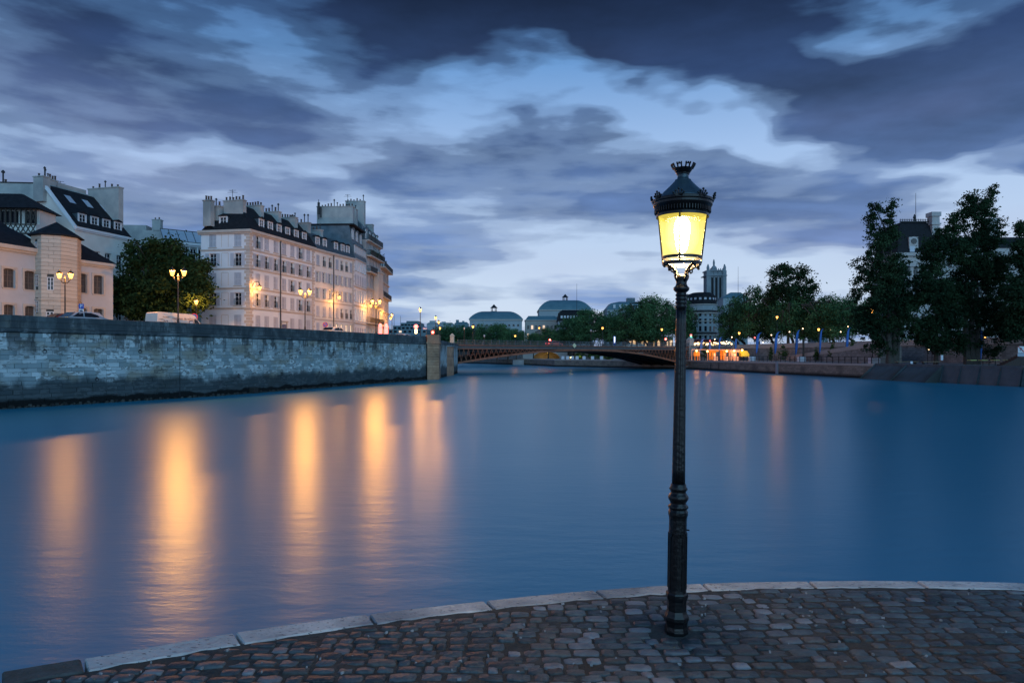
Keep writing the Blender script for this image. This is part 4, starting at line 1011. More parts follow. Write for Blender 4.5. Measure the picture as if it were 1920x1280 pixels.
# ---- A: low two-storey house in front, far left, with its octagonal stair tower
PA, PA1 = (PX(-70, 66.5), 66.5), (PX(78, 74.3), 74.3); an, L_ = frame_of(PA, PA1)
b = Bld('low_house', 'low pale two-storey house with framed windows at the left edge of the photo', 'building', (PA[0], PA[1], SZ), an, M_plas)
ztop = 14.9 - SZ
wins = []
for px in (-52, 17, 56):
    c_ = ucol3(px, PA, PA1, L_); wins.append((c_, .95, 1.15, 2.3, 'arch+curt+rail+surround')); wins.append((c_, 5.0, 1.25, 2.0, 'arch+curt+surround'))
b.face((0, 0), (L_, 0), 0, ztop, wins); b.W.quad((L_, 0, 0), (L_, 5, 0), (L_, 5, ztop), (L_, 0, ztop)); b.band((0, 0), (L_, 0), ztop - .1, .4, .45); b.band((0, 0), (L_, 0), .0, .7, .06); b.done()
roof_loft(b.root, [(rect(-3, L_ + .5, -.4, 8), ztop + .3), (rect(-3, L_ - .3, 1.9, 6), ztop + 1.9), (rect(-3, L_ - .8, 3.9, 4.4), ztop + 2.9)], M_slate)
g = MB(); g.tube((L_ - .1, -.12, 0), (L_ - .1, -.12, ztop), .08, n=6); g.build('drain_pipe', M_ironm, b.root)
# hipped dark roof behind (x 150-330 of the zoom)
roof_loft(b.root, [(rect(L_ - 5.4, L_ + .6, 3, 9), ztop + 1.5), (rect(L_ - 2.6, L_ - 1.4, 5.6, 6.4), ztop + 4.4)], M_slate)
# tower
TW = thing('stair_tower', 'octagonal ashlar stair tower with a pointed dark roof between the two low white wings', 'tower', (PX(106, 75.5), 75.5, SZ))
Rt = 2.35; oct8 = [(Rt * math.cos(R(-92 + 45 * k)), Rt * math.sin(R(-92 + 45 * k))) for k in range(8)]
vis = [(oct8[k], oct8[(k + 1) % 8]) for k in range(8)]
hT = 16.7 - SZ; rT = random.Random(4)
# stone courses: every course a ring, each block of a face its own piece
g = MB(); g.prism([(x * .975, y * .975) for x, y in oct8], 0, hT); g.build('tower_core', M_joint, TW)
tholes = {7: [(.9, .45, 9.2, 10.2), (1.0, .55, 5.4, 6.7), (1.0, .55, 2.6, 3.9)], 0: [(.85, .62, 5.0, 6.4), (.8, .7, .2, 1.7), (.8, .7, 1.95, 2.7)]}
blk = MB(); blk._add([(0, .06, 0), (1, .06, 0), (1, .06, 1), (0, .06, 1), (0.01, 0, .03), (.99, 0, .03), (.99, 0, .97), (.01, 0, .97)], [(0, 1, 5, 4), (1, 2, 6, 5), (2, 3, 7, 6), (3, 0, 4, 7), (4, 5, 6, 7)])
M_ash2 = pmat('ashlar_block', (.40, .37, .32), (.52, .48, .41), rough=.85, scale=1.2, rnd=.10, c3=(.36, .33, .28)); bm_ = blk.mesh('stone', M_ash2)
for k in (5, 6, 7, 0, 1, 2):
    (p, q) = vis[k]; Lg = math.dist(p, q); ang = math.atan2(q[1] - p[1], q[0] - p[0])
    zc = 0; ci = 0
    while zc < hT - .05:
        h = min(.42, hT - zc); x = 0; nb_ = 2 if k in (7, 0, 6) else 1; cuts = [0] + ([.5 * Lg + (.22 if ci % 2 else -.22)] if nb_ == 2 else []) + [Lg]
        segs = list(zip(cuts, cuts[1:]))
        for (cx_, hw, a0, a1) in tholes.get(k, []):
            if a0 < zc + h - .05 and a1 > zc + .05:
                ns = []
                for s0, s1 in segs:
                    l_, r_ = cx_ - hw / 2, cx_ + hw / 2
                    if s1 <= l_ or s0 >= r_: ns.append((s0, s1)); continue
                    if s0 < l_: ns.append((s0, l_))
                    if s1 > r_: ns.append((r_, s1))
                segs = ns
        for s0, s1 in segs:
            if s1 - s0 < .05: continue
            place('stone', bm_, TW, (p[0] + math.cos(ang) * (s0 + .004), p[1] + math.sin(ang) * (s0 + .004), zc + .004), ang, (s1 - s0 - .008, 1, h - .008))
        zc += h; ci += 1
    for (cx_, hw, a0, a1) in tholes.get(k, []):
        M = win_meshes(hw, a1 - a0, 'd'); f = place('window', M['frame'], TW, (p[0] + math.cos(ang) * cx_, p[1] + math.sin(ang) * cx_, a0), ang); f.location = (f.location[0] - math.sin(ang) * .0, f.location[1] + math.cos(ang) * .0, a0); place('pane', M['pane'], f, (0, -.045, 0))
g = MB(); g.loft([(x * 1.03, y * 1.03) for x, y in oct8], 3.95, [(x * 1.03, y * 1.03) for x, y in oct8], 4.1, 0, True, True); g.build('string_course', M_ash2, TW)
g = MB(); g.loft([(x * 1.14, y * 1.14) for x, y in oct8], hT, [(x * 1.14, y * 1.14) for x, y in oct8], hT + .12, 0, False, True); g.loft([(x * 1.14, y * 1.14) for x, y in oct8], hT + .12, [(x * .02, y * .02) for x, y in oct8], hT + 1.75); g.build('roof', M_slate, TW)
# right wing
PB, PB1 = (PX(141, 77.0), 77.0), (PX(212, 81.2), 81.2); an, L_ = frame_of(PB, PB1)
b = Bld('low_wing', 'low pale two-storey wing with framed windows right of the octagonal tower', 'building', (PB[0], PB[1], SZ), an, M_plas)
ztop = 14.3 - SZ; wins = []
for px in (153.5, 184.5):
    c_ = ucol3(px, PB, PB1, L_); wins.append((c_, .9, 1.2, 2.5, 'arch+curt+rail+surround')); wins.append((c_, 5.1, 1.2, 2.2, 'arch+curt+surround'))
b.face((0, 0), (L_, 0), 0, ztop, wins); b.W.quad((L_, 0, 0), (L_, 6, 0), (L_, 6, ztop), (L_, 0, ztop)); b.band((0, 0), (L_, 0), ztop - .1, .35, .4); b.band((0, 0), (L_, 0), 0, .7, .06); b.done()
roof_loft(b.root, [(rect(-.6, L_ + .3, -.35, 7), ztop + .25), (rect(-.6, L_ - 3.4, 3.4, 4.6), ztop + 3.4)], M_slate)

# ---- behind: cream house with dormers (gable towards the camera)
PC, PC1 = (PX(140, 86.0), 86.0), (PX(243.5, 94.5), 94.5); an, L_ = frame_of(PC, PC1)
b = Bld('dormer_house', 'cream house with a long dark roof of white dormers behind the octagonal tower', 'building', (PC[0], PC[1], SZ), an, M_lime2)
zc_ = 19.8 - SZ; wins = []
for px in (158, 181.5, 203, 224.5):
    c_ = ucol3(px, PC, PC1, L_); wins.append((c_, zc_ - 4.4, 1.05, 1.9, 'win+rail')); wins.append((c_, zc_ - 8.0, 1.05, 1.9, 'win')); wins.append((c_, zc_ - 11.4, 1.05, 1.9, 'win'))
b.face((0, 0), (L_, 0), 0, zc_, wins); b.W.quad((L_, 0, 0), (L_, 8, 0), (L_, 8, zc_), (L_, 0, zc_))
# gable end facing left/camera: pentagon with raised coping
b.W._add([(0, 0, 0), (0, 10, 0), (0, 10, zc_), (0, 5.2, zc_ + 5.6), (0, 0, zc_)], [(0, 4, 3, 2, 1)])
b.tr._add([(-.25, -.2, zc_ - .2), (.15, -.2, zc_ - .2), (.15, 5.2, zc_ + 6.0), (-.25, 5.2, zc_ + 6.0), (-.25, -.2, zc_ + .25), (.15, -.2, zc_ + .25), (.15, 5.2, zc_ + 6.45), (-.25, 5.2, zc_ + 6.45)], [(0, 1, 5, 4), (4, 5, 6, 7), (0, 4, 7, 3), (1, 2, 6, 5)])
b.band((0, 0), (L_, 0), zc_ - .1, .3, .3); b.done(M_lime)
g = MB(); g._add([(.1, -.35, zc_ + .2), (L_, -.35, zc_ + .2), (L_, 5.2, zc_ + 5.9), (.1, 5.2, zc_ + 5.9), (.1, 10, zc_), (L_, 10, zc_)], [(0, 1, 2, 3), (3, 2, 5, 4)]); rf_ = g.build('roof', M_slate, b.root)
g = MB()
for x_, y_ in ((2.2, 3.6), (4.9, 3.6), (7.7, 3.5)):
    z_ = zc_ + .2 + (y_ + .35) * 5.7 / 5.55; g._add([(x_, y_ - .5, z_ - .5 + .08), (x_ + .95, y_ - .5, z_ - .5 + .08), (x_ + .95, y_ + .55, z_ + .57 + .08), (x_, y_ + .55, z_ + .57 + .08)], [(0, 1, 2, 3)])
M_skyl = pmat('skylight_glass', (.35, .42, .5), (.45, .5, .58), rough=.15, scale=1); sk_ = g.build('skylight', M_skyl, rf_); sk_['kind'] = 'stuff'
for px in (160, 183, 205, 226.5): dormer(b.root, ucol3(px, PC, PC1, L_), .45, zc_ + .55, .95, 1.45, 0, 2.0)
chimney(b.root, -.5, .5, 4.4, 6.0, zc_ + 3.5, zc_ + 6.6, 2, seed=61)
# party wall with chimneys at its far end
chimney(b.root, L_ - .9, L_ - .1, 1.0, 6.2, zc_ - 1, zc_ + 7.0, 5, seed=62)
g = MB(); g.box(L_ * .35, L_ - 1, 6.4, 7.2, zc_, zc_ + 6.9); g.build('back_wall', M_render, b.root); 
chimney(b.root, 1.6, 3.4, 6.4, 7.0, zc_ + 3, zc_ + 7.0, 5, seed=63)
tag(place('roof_antenna', anm, None, (PX(113, 92), 92, 23.8)), 'thin television antenna on the gable of the dormer house, above the octagonal tower', 'antenna')

# ---- great blank gable with cracks, far left
b = Bld('gable_house', 'big house showing a blank cracked grey gable wall at the far left skyline', 'building', (PX(-60, 92), 92, SZ), R(5), M_render)
Lg_ = PX(102, 92) - PX(-60, 92); b.face((0, 0), (Lg_, 0), 0, PZ(343.5, 92.5) - SZ, []); hG = PZ(343.5, 92.5) - SZ
b.W._add([(Lg_, 0, 0), (Lg_ + .9, 9, 0), (Lg_ + .9, 9, hG), (Lg_, 0, hG)], [(0, 1, 2, 3)]); b.tr.box(-1, Lg_ + .12, -.08, .9, hG, hG + .16); b.done(M_ironm)
a_, m_ = pot_mesh()
for px in (73, 77.5, 82, 86.5, 90): place('chimney_pot', a_, b.root, (PX(px, 92.5) - PX(-60, 92), .8, hG + .16), 0)
place('chimney_cowl', m_, b.root, (PX(3, 92.5) - PX(-60, 92), .5, hG + .16), 0, (1.6, 1.6, 1.5)); place('chimney_pot', a_, b.root, (PX(7.5, 92.5) - PX(-60, 92), .5, hG + .16), 0, (1.3, 1.3, .8))
# cracks: thin raised iron-grey repair lines on the render
rC = random.Random(11); g = MB()
def crack(px, py, dx, dy, n, w=.03):
    x, z = px, py
    for k in range(n):
        nx_, nz_ = x + dx + rC.uniform(-3, 3), z + dy + rC.uniform(-3, 3)
        a_v = Vector((PX(x, 92.3) - PX(-60, 92), -.012 - .0, PZ(z, 92.3) - SZ)); b_v = Vector((PX(nx_, 92.3) - PX(-60, 92), -.012, PZ(nz_, 92.3) - SZ))
        a_v.x /= math.cos(R(5)); b_v.x /= math.cos(R(5)); d_ = (b_v - a_v).normalized(); p_ = Vector((-d_.z, 0, d_.x)) * w; g._add([a_v - p_, b_v - p_, b_v + p_, a_v + p_], [(0, 1, 2, 3)]); x, z = nx_, nz_
    return x, z
crack(60, 348, 0, 5, 5); x_, z_ = crack(30, 378, 6, -2, 4); crack(x_, z_, 4, 3, 4); crack(54, 378, 5, -1, 5); x_, z_ = crack(79, 374, 2, 6, 3); crack(x_, z_, -4, 4, 4); crack(66, 396, 1, 6, 6); crack(70, 398, -2, 8, 4); crack(74, 402, 3, 6, 3)
cr_ = g.build('crack', M_ironm, b.root); cr_['kind'] = 'stuff'
# half-timbered belvedere
b = thing('timbered_loft', 'half-timbered rooftop loft with dark roof and criss-cross railing at the left edge', 'building', (PX(-40, 80), 80, PZ(437, 80)), R(4))
Lx = PX(60, 80) - PX(-40, 80)
g = MB(); g.box(0, Lx, .3, 4.2, -8, 1.25); g.box(0, Lx, 1.0, 4.2, 1.25, 3.0); g.build('wall', M_lime2, b)
g = MB()
for x in np.linspace(0, Lx, 12): g.box(x - .07, x + .07, .2, .34, 1.15, 3.0); 
for k in range(11):
    x0, x1 = Lx * k / 11, Lx * (k + 1) / 11
    g.tube((x0, .22, .15), (x1, .22, 1.1), .05, n=4); g.tube((x0, .22, 1.1), (x1, .22, .15), .05, n=4)
    if k > 8: g.tube((x0, .25, 1.2), (x1, .25, 2.9), .05, n=4); g.tube((x0, .25, 2.9), (x1, .25, 1.2), .05, n=4)
g.box(0, Lx, .18, .34, 0, .14); g.box(0, Lx, .17, .34, 1.08, 1.2); g.box(0, Lx, .18, .34, 2.9, 3.05); g.build('timber_frame', pmat('dark_timber', (.03, .028, .025), (.05, .045, .04), rough=.8, scale=4), b)
g = MB(); g.box(.4, Lx - 2.4, .9, .98, 1.3, 2.8); g.box(Lx - 1.4, Lx - .5, .9, .98, 1.3, 2.8); g.build('window', M_glass, b)
roof_loft(b, [(rect(-.5, Lx + .5, -.3, 4.8), 3.0), (rect(1, Lx - 2.6, 1.9, 2.4), 5.1)], M_slate)
# ---- grey block and glass-roofed studio behind the tree
b = Bld('grey_block', 'plain grey building with a flat roof and chimney rising behind the big tree', 'building', (PX(232, 118), 118, SZ), R(6), M_render)
Lb = PX(320, 118) - PX(232, 118); hB = PZ(431, 118) - SZ
b.face((0, 0), (Lb, 0), 0, hB, [(Lb * .8, hB - 5, 1, 1.6, 'win')]); b.W.box(-.2, Lb * .45, .1, 5, hB, hB + .9); b.W.box(Lb * .6, Lb + .1, -.1, 5, hB, hB + .25); b.done()
chimney(b.root, Lb * .55, Lb * .72, .5, 1.6, hB, hB + 1.9, 2, seed=71)
b = Bld('glass_roof_studio', 'long grey studio building with a sloping glass roof and vertical white piers, behind the tree', 'building', (PX(306, 108), 108, SZ), R(38), M_render)
Ls = 12.0; hS = PZ(452, 108) - SZ
b.face((0, 0), (Ls, 0), 0, hS, [(.9 + i * 1.18, hS - 3.2, .85, 2.4, 'win') for i in range(9)]); b.band((0, 0), (Ls, 0), hS - .3, .4, .4)
for i in range(10): b.tr.box(.25 + i * 1.18, .42 + i * 1.18, -.12, 0, hS - 3.4, hS - .4)
b.done(M_paint)
g = MB(); g.quad((0, -.3, hS + .1), (Ls, -.3, hS + .1), (Ls, 2.4, hS + 2.3), (0, 2.4, hS + 2.3)); gr_ = g.build('roof', M_skyl, b.root)
g = MB()
for i in range(11): x = Ls * i / 10; g.tube((x, -.3, hS + .14), (x, 2.4, hS + 2.34), .05, n=4)
g.tube((0, 2.4, hS + 2.36), (Ls, 2.4, hS + 2.36), .07, n=4); g.tube((0, -.3, hS + .16), (Ls, -.3, hS + .16), .07, n=4); g.build('glazing_bars', M_ironm, b.root)['kind'] = 'stuff'
# ------------------------------------------------------------------ trees
M_bark = pmat('tree_bark', (.045, .04, .035), (.08, .07, .06), rough=.9, scale=3)
def leaf_mat(name, c1, c2, sc=.25, sss=.0):
    m = bpy.data.materials.new(name); m.use_nodes = True; t = m.node_tree; L = t.links.new; t.nodes.clear()
    o = t.nodes.new('ShaderNodeOutputMaterial'); d = t.nodes.new('ShaderNodeBsdfDiffuse'); tl = t.nodes.new('ShaderNodeBsdfTranslucent'); mx = t.nodes.new('ShaderNodeMixShader'); mx.inputs[0].default_value = .25
    g_ = t.nodes.new('ShaderNodeNewGeometry'); n = t.nodes.new('ShaderNodeTexNoise'); n.inputs['Scale'].default_value = sc; n.inputs['Detail'].default_value = 4; L(g_.outputs['Position'], n.inputs[0])
    r = t.nodes.new('ShaderNodeValToRGB'); r.color_ramp.elements[0].position = .35; r.color_ramp.elements[1].position = .66; r.color_ramp.elements[0].color = (*c1, 1); r.color_ramp.elements[1].color = (*c2, 1); L(n.outputs['Fac'], r.inputs[0])
    hs = t.nodes.new('ShaderNodeHueSaturation'); mr = t.nodes.new('ShaderNodeMapRange'); mr.inputs[3].default_value = .6; mr.inputs[4].default_value = 1.45; L(g_.outputs['Random Per Island'], mr.inputs[0]); L(mr.outputs[0], hs.inputs['Value']); L(r.outputs[0], hs.inputs['Color'])
    L(hs.outputs[0], d.inputs[0]); L(hs.outputs[0], tl.inputs[0]); L(d.outputs[0], mx.inputs[1]); L(tl.outputs[0], mx.inputs[2]); L(mx.outputs[0], o.inputs[0]); return m
M_leaf = leaf_mat('plane_leaves', (.04, .11, .055), (.12, .25, .11))
M_leafd = leaf_mat('poplar_leaves', (.018, .042, .024), (.045, .085, .042))
M_leafc = leaf_mat('chestnut_leaves', (.014, .035, .016), (.04, .075, .03))
M_leafl = leaf_mat('pale_leaves', (.04, .09, .03), (.09, .15, .05), 1.0)
def crown(lobes, nclump, per, leaf, clr, seed, shell=.38, droop=0):
    """lobes (cx,cy,cz,rx,ry,rz); leaf clumps near the lobe surfaces, each a spray of small leaf-sized faces"""
    r = np.random.default_rng(seed); Lb = np.array(lobes); vol = (Lb[:, 3] * Lb[:, 4] * Lb[:, 5]) ** (.75); idx = r.choice(len(Lb), nclump, p=vol / vol.sum())
    d = r.normal(size=(nclump, 3)); d /= np.linalg.norm(d, axis=1)[:, None]
    rad = r.uniform(0, 1, nclump) ** shell * r.uniform(.86, 1.12, nclump)
    C = Lb[idx, :3] + d * rad[:, None] * Lb[idx, 3:]
    cs = clr * r.uniform(.5, 1.4, nclump)
    n = nclump * per; off = r.normal(size=(n, 3)) * np.repeat(cs, per)[:, None] * .55; off[:, 2] *= .7
    P = np.repeat(C, per, 0) + off; P[:, 2] -= droop * np.abs(off[:, 0])
    a = r.normal(size=(n, 3)); a /= np.linalg.norm(a, axis=1)[:, None]; b = r.normal(size=(n, 3)); b -= (a * b).sum(1)[:, None] * a; b /= np.linalg.norm(b, axis=1)[:, None]
    s_ = leaf * r.uniform(.6, 1.35, n)[:, None]; V = np.stack([P - a * s_, P - b * s_ * .55, P + a * s_, P + b * s_ * .55], 1).reshape(-1, 3)
    return V, np.arange(n * 4).reshape(-1, 4)
def trunk_mb(h, r0, lobes, seed, fork=.45, n=7):
    rr = random.Random(seed); g = MB(); top = Vector((rr.uniform(-.3, .3), 0, h * fork))
    g.path([(0, 0, -.3), (rr.uniform(-.1, .1), 0, h * fork * .4), top], [r0 * 1.35, r0, r0 * .8], n)
    for lb in lobes:
        e = Vector(lb[:3]) + Vector((0, 0, lb[5] * .45)); m_ = top.lerp(e, .45) + Vector((rr.uniform(-.4, .4), rr.uniform(-.4, .4), .3)); s_ = top.lerp(Vector((0, 0, 0)), rr.uniform(0, .3))
        g.path([s_, m_, e], [r0 * .5, r0 * .32, r0 * .1], 5)
        for q in range(3):
            e2_ = Vector(lb[:3]) + Vector((rr.uniform(-1, 1) * lb[3], rr.uniform(-1, 1) * lb[4], rr.uniform(-.2, 1) * lb[5])) * .8; g.path([m_, e2_], [r0 * .22, r0 * .05], 4)
    return g
def tree(name, label, x, y, z, lobes, h, r0, nclump, per, leaf, clr, seed, mat, group=None, shell=.38, fork=.45, rot=0):
    t = thing(name, label, 'tree', (x, y, z), rot, group)
    trunk_mb(h, r0, lobes, seed, fork).build('trunk', M_bark, t)
    V, F = crown(lobes, nclump, per, leaf, clr, seed, shell); place('crown', fast_mesh('crown', V, F, mat), t); return t
def lob(Y, x0, z0, *pl):    # lobes given by photo column/row and pixel radii at depth Y
    out = []
    for px, py, rx, rz in pl:
        k = Y / FPX; out.append((PX(px, Y) - x0, random.uniform(-1, 1), PZ(py, Y) - z0, rx * k, max(rx, rz) * k * .8, rz * k))
    return out
# the big tree on the left bank
Yt = 86.0; x0 = PX(300, Yt)
lo = lob(Yt, x0, SZ, (300, 478, 42, 30), (262, 490, 26, 26), (345, 500, 38, 30), (300, 530, 60, 42), (235, 535, 34, 26), (222, 565, 24, 26), (365, 545, 36, 30), (385, 558, 20, 18), (270, 572, 50, 28), (330, 575, 46, 22), (255, 465, 16, 14), (320, 462, 22, 16), (372, 520, 24, 24))
tree('chestnut_tree', 'big dark round tree between the pale houses and the white corner house', x0, Yt, SZ, lo, 12, .38, 430, 62, .22, .85, 3, M_leafc, fork=.3)

# ------------------------------------------------------------------ street lamps of the left bank
def glob_mat(): return glow_glass('street_lamp_glass', (1, .44, .09), 5.5, .35, (1, .9, .7))
M_globe = glob_mat()
def lantern_meshes():
    g = MB(); g.lathe([(.09, 0), (.13, .05), (.21, .34), (.235, .46), (.21, .56)], 12, capb=True, capt=True); a = g.mesh('globe', M_globe, True)
    g = MB(); g.lathe([(.25, .46), (.26, .50), (.20, .60), (.10, .70), (.05, .72), (.07, .80), (.02, .86)], 12); b = g.mesh('lantern_cap', M_ironm)
    g = MB(); g.lathe([(.03, .06), (.06, .15), (.06, .30), (.03, .36)], 8); return a, b
GLB, CAP = lantern_meshes()
def lamp_light(parent, loc, power, rad=.11, col=(1, .42, .10), name='bulb_light'):
    L_ = bpy.data.lights.new(name, 'POINT'); L_.energy = power; L_.shadow_soft_size = rad; L_.color = col
    o = bpy.data.objects.new(name, L_); COL.objects.link(o); o.parent = parent; o.location = loc; return o
LPOW = 4600
def post_mb(h):
    g = MB(); g.lathe([(.26, 0), (.26, .12), (.20, .22), (.19, .55), (.13, .7), (.11, 1.1), (.085, 1.2), (.10, 1.26), (.07, 1.34), (.055, h * .95), (.085, h * .96), (.06, h)], 10); return g
def double_lamp(label, x, y, z, h, sp, rot, pw=None):
    t = thing('double_street_lamp', label, 'street lamp', (x, y, z), rot, 'lit street lamps along the left bank')
    post_mb(h).build('post', M_ironm, t, smooth=False)
    for s_ in (-1, 1):
        g = MB(); pts = [(0, 0, h - .25), (s_ * sp * .18, 0, h - .32), (s_ * sp * .34, 0, h - .12), (s_ * sp * .46, 0, h + .05), (s_ * sp * .5, 0, h + .14)]; g.path(pts, .035, 5); g.sphere((s_ * sp * .3, 0, h - .02), .06, 6, 4); g.build('arm', M_ironm, t)
        ln = place('globe', GLB, t, (s_ * sp / 2, 0, h + .14)); place('lantern_cap', CAP, ln)
        lamp_light(ln, (0, 0, .26), pw or LPOW)
    g = MB(); g.lathe([(.05, h), (.09, h + .12), (.03, h + .3), (.0, h + .42)], 8); g.build('finial', M_ironm, t)
    return t
for px, Y, py, lab in ((122, 66, 518, 'double-headed lit street lamp in front of the octagonal stair tower'), (334, 63, 513, 'double-headed lit street lamp in front of the big tree and white van'),
                       (572, 80, 549, 'double-headed lit street lamp in front of the white corner house'), (705, 96, 567, 'double-headed lit street lamp in front of the balcony house')):
    zt_ = PZ(py, Y); double_lamp(lab, PX(px, Y), Y, SZ + .05, zt_ - .4 - SZ, 1.02, R(8), 1500 if px == 122 else None)
def single_lamp(label, x, y, z, h, power=None, name='single_street_lamp', group='lit street lamps near the bridge', lit=True, sc=1.0):
    t = thing(name, label, 'street lamp', (x, y, z), 0, group); post_mb(h).build('post', M_ironm, t)
    ln = place('globe', GLB, t, (0, 0, h), 0, (sc,) * 3); place('lantern_cap', CAP, ln)
    if lit: lamp_light(ln, (0, 0, .26), power or LPOW)
    return t
for px, Y, py, lab, gr in ((788, 112, 581, 'lit street lamp on a tall post left of the red traffic light', None), (817, 134, 596, 'lit street lamp behind the red traffic light, highest of the close pair', None), (822.5, 150, 604, 'lit street lamp behind and just right of the red traffic light', None), (825, 172, 615, 'small lit street lamp, lowest of the group behind the red traffic light', None),
                       (735, 140, 591, 'lit street lamp at the foot of the end house', None)):
    zt_ = PZ(py, Y); single_lamp(lab, PX(px, Y), Y, SZ, zt_ - .3 - SZ)
x, y = PX(368, 83), 83.0; single_lamp('assumed street lamp hidden in the lower right leaves of the big round tree', x, y, SZ, PZ(566, 83) - .3 - SZ, 3500, group=None)  # unseen lamp, assumed and added to light the patch of leaves around it
# wall lanterns on iron brackets
def wall_lamp(label, x, y, z, rot, out=1.3, power=700):
    t = thing('wall_lantern', label, 'wall lamp', (x, y, z), rot, 'lanterns on iron wall brackets'); g = MB(); g.path([(0, 0, -.3), (0, -out * .3, .35), (0, -out * .8, .4), (0, -out, .1)], .035, 5); g.box(-.06, .06, -.05, 0, -.9, .1); g.build('bracket', M_ironm, t)
    ln = place('globe', GLB, t, (0, -out, -.75)); place('lantern_cap', CAP, ln); lamp_light(ln, (0, 0, .26), power); return t
def fac(P, Q, u_): L_ = math.dist(P, Q); return P[0] + (Q[0] - P[0]) * u_ / L_, P[1] + (Q[1] - P[1]) * u_ / L_
x, y = fac(C2, D2, .5); wall_lamp('bracket lantern lit on the near corner of the white corner house', x, y, PZ(533, 92), an2, 1.2, 1100)
x, y = fac(D2, F2, 5.0); wall_lamp('bracket lantern lit on the long cream house beside its drain pipe', x, y, PZ(551, 111), an3, 1.4, 1500)
x, y = fac(F2, G2, 6.0); wall_lamp('bracket lantern lit on the tall house under its ornate frieze', x, y, PZ(569, 126), an4, 1.4, 1300)
x, y = fac(G2, H2, 1.0); wall_lamp('bracket lantern lit where the tall house meets the balcony house', x, y, PZ(570, 128), an5, 1.6, 1300)
x, y = fac(H2, I2, 9.0); wall_lamp('bracket lantern lit low on the end house', x, y, PZ(592, 146), an6, 1.0, 600)

# ------------------------------------------------------------------ cars, van, signs on the left bank
M_tyre = pmat('tyre_rubber', (.02, .02, .02), rough=.8, scale=4)
M_plast = pmat('black_plastic', (.02, .02, .022), rough=.5, scale=4)
E_tail = ematf('tail_light', (1, .04, .02), 2.5)
E_taildim = pmat('tail_lens', (.35, .02, .02), rough=.3)
def car(label, x, y, z, rot, col, cname, group=None, tail=None, cat='car', name='parked_car'):
    t = thing(name, label, cat, (x, y, z), rot, group); body = pmat(cname, col, tuple(c * 1.1 for c in col), rough=.25, scale=2, spec=.7)
    prof = [(-2.1, .35), (-2.15, .75), (-2.05, .95), (-1.75, 1.02), (-1.35, 1.42), (-.4, 1.5), (.45, 1.42), (1.15, .98), (1.95, .82), (2.12, .6), (2.1, .3)]
    g = MB(); n = len(prof)
    for s_, w in ((0, .84),):
        pts = [(x_, -w + (.12 if z_ > 1.2 else 0), z_) for x_, z_ in prof] + [(x_, w - (.12 if z_ > 1.2 else 0), z_) for x_, z_ in prof]
        g._add(pts, [tuple(range(n - 1, -1, -1)), tuple(range(n, 2 * n))] + [(i, (i + 1) % n, n + (i + 1) % n, n + i) for i in range(n)])
    g.build('body', body, t)
    for s_ in (-1, 1):
        g = MB(); y_ = s_ * .80
        g._add([(-1.3, y_ + s_ * .045, 1.05), (-.1, y_ + s_ * .045, 1.05), (-.12, y_ - s_ * .06, 1.40), (-1.12, y_ - s_ * .06, 1.36)], [(0, 1, 2, 3)]); g._add([(0, y_ + s_ * .045, 1.05), (.85, y_ + s_ * .045, 1.04), (.36, y_ - s_ * .06, 1.37), (0, y_ - s_ * .06, 1.40)], [(0, 1, 2, 3)]); g.build('side_window', M_glass, t)
    g = MB(); g._add([(.50, -.66, 1.40), (.50, .66, 1.40), (1.08, .72, 1.03), (1.08, -.72, 1.03)], [(0, 1, 2, 3)]); g.build('windscreen', M_glass, t, (.03, 0, .03))
    g = MB(); g._add([(-1.40, -.64, 1.38), (-1.40, .64, 1.38), (-1.74, .72, 1.06), (-1.74, -.72, 1.06)], [(0, 1, 2, 3)]); g.build('rear_window', M_glass, t, (-.03, 0, .02))
    g = MB(); g.lathe([(.20, -.1), (.31, -.1), (.33, -.06), (.33, .06), (.31, .1), (.2, .1)], 14); wm = g.mesh('wheel', M_tyre)
    for sx__ in (-1.3, 1.35):
        for s_ in (-1, 1): place('wheel', wm, t, (sx__, s_ * .80, .33), (R(90), 0, 0))
    for s_ in (-1, 1):
        g = MB(); g.box(-2.17, -2.05, s_ * .7 - .12, s_ * .7 + .12, .72, .92); g.build('tail_light', E_tail if tail else E_taildim, t); g = MB(); g.box(1.98, 2.1, s_ * .62 - .14, s_ * .62 + .14, .62, .78); g.build('headlight', M_white, t)
    return t
def wall_off(px, off):   # point on the street at distance off behind the wall, on that column
    x, y, an = on_wall(px); nx_, ny_ = -math.sin(an), math.cos(an); s_ = (px - 960) / FPX
    # solve (x+t*dx + nx*off)/(y+t*dy+ny*off)=s
    dx_, dy_ = math.cos(an), math.sin(an); t_ = (s_ * (y + ny_ * off) - (x + nx_ * off)) / (dx_ - s_ * dy_); return x + dx_ * t_ + nx_ * off, y + dy_ * t_ + ny_ * off, an
x, y, an = wall_off(146, 4.5); car('silver hatchback parked by the wall below the octagonal tower, only its roof showing', x, y, PZ(584, y) - 1.5, an + math.pi, (.34, .38, .44), 'silver_paint', 'cars parked along the quay wall')
x, y, an = wall_off(117, 7.6); car('dark red car behind the silver hatchback, its roof just above the wall', x, y, PZ(587, y) - 1.5, an + math.pi, (.10, .02, .02), 'dark_red_paint', 'cars parked along the quay wall')
x, y, an = wall_off(628, 6.0); car('white taxi waiting beyond the wall in front of the cream terraced house', x, y, PZ(613, y) - 1.5, an, (.6, .6, .58), 'white_car_paint', 'cars parked along the quay wall', True)
x, y, an = wall_off(758, 4.0); car('pale car whose roof shows over the far end of the wall', x, y, PZ(626, y) - 1.5, an, (.5, .52, .55), 'pale_car_paint', 'cars parked along the quay wall')
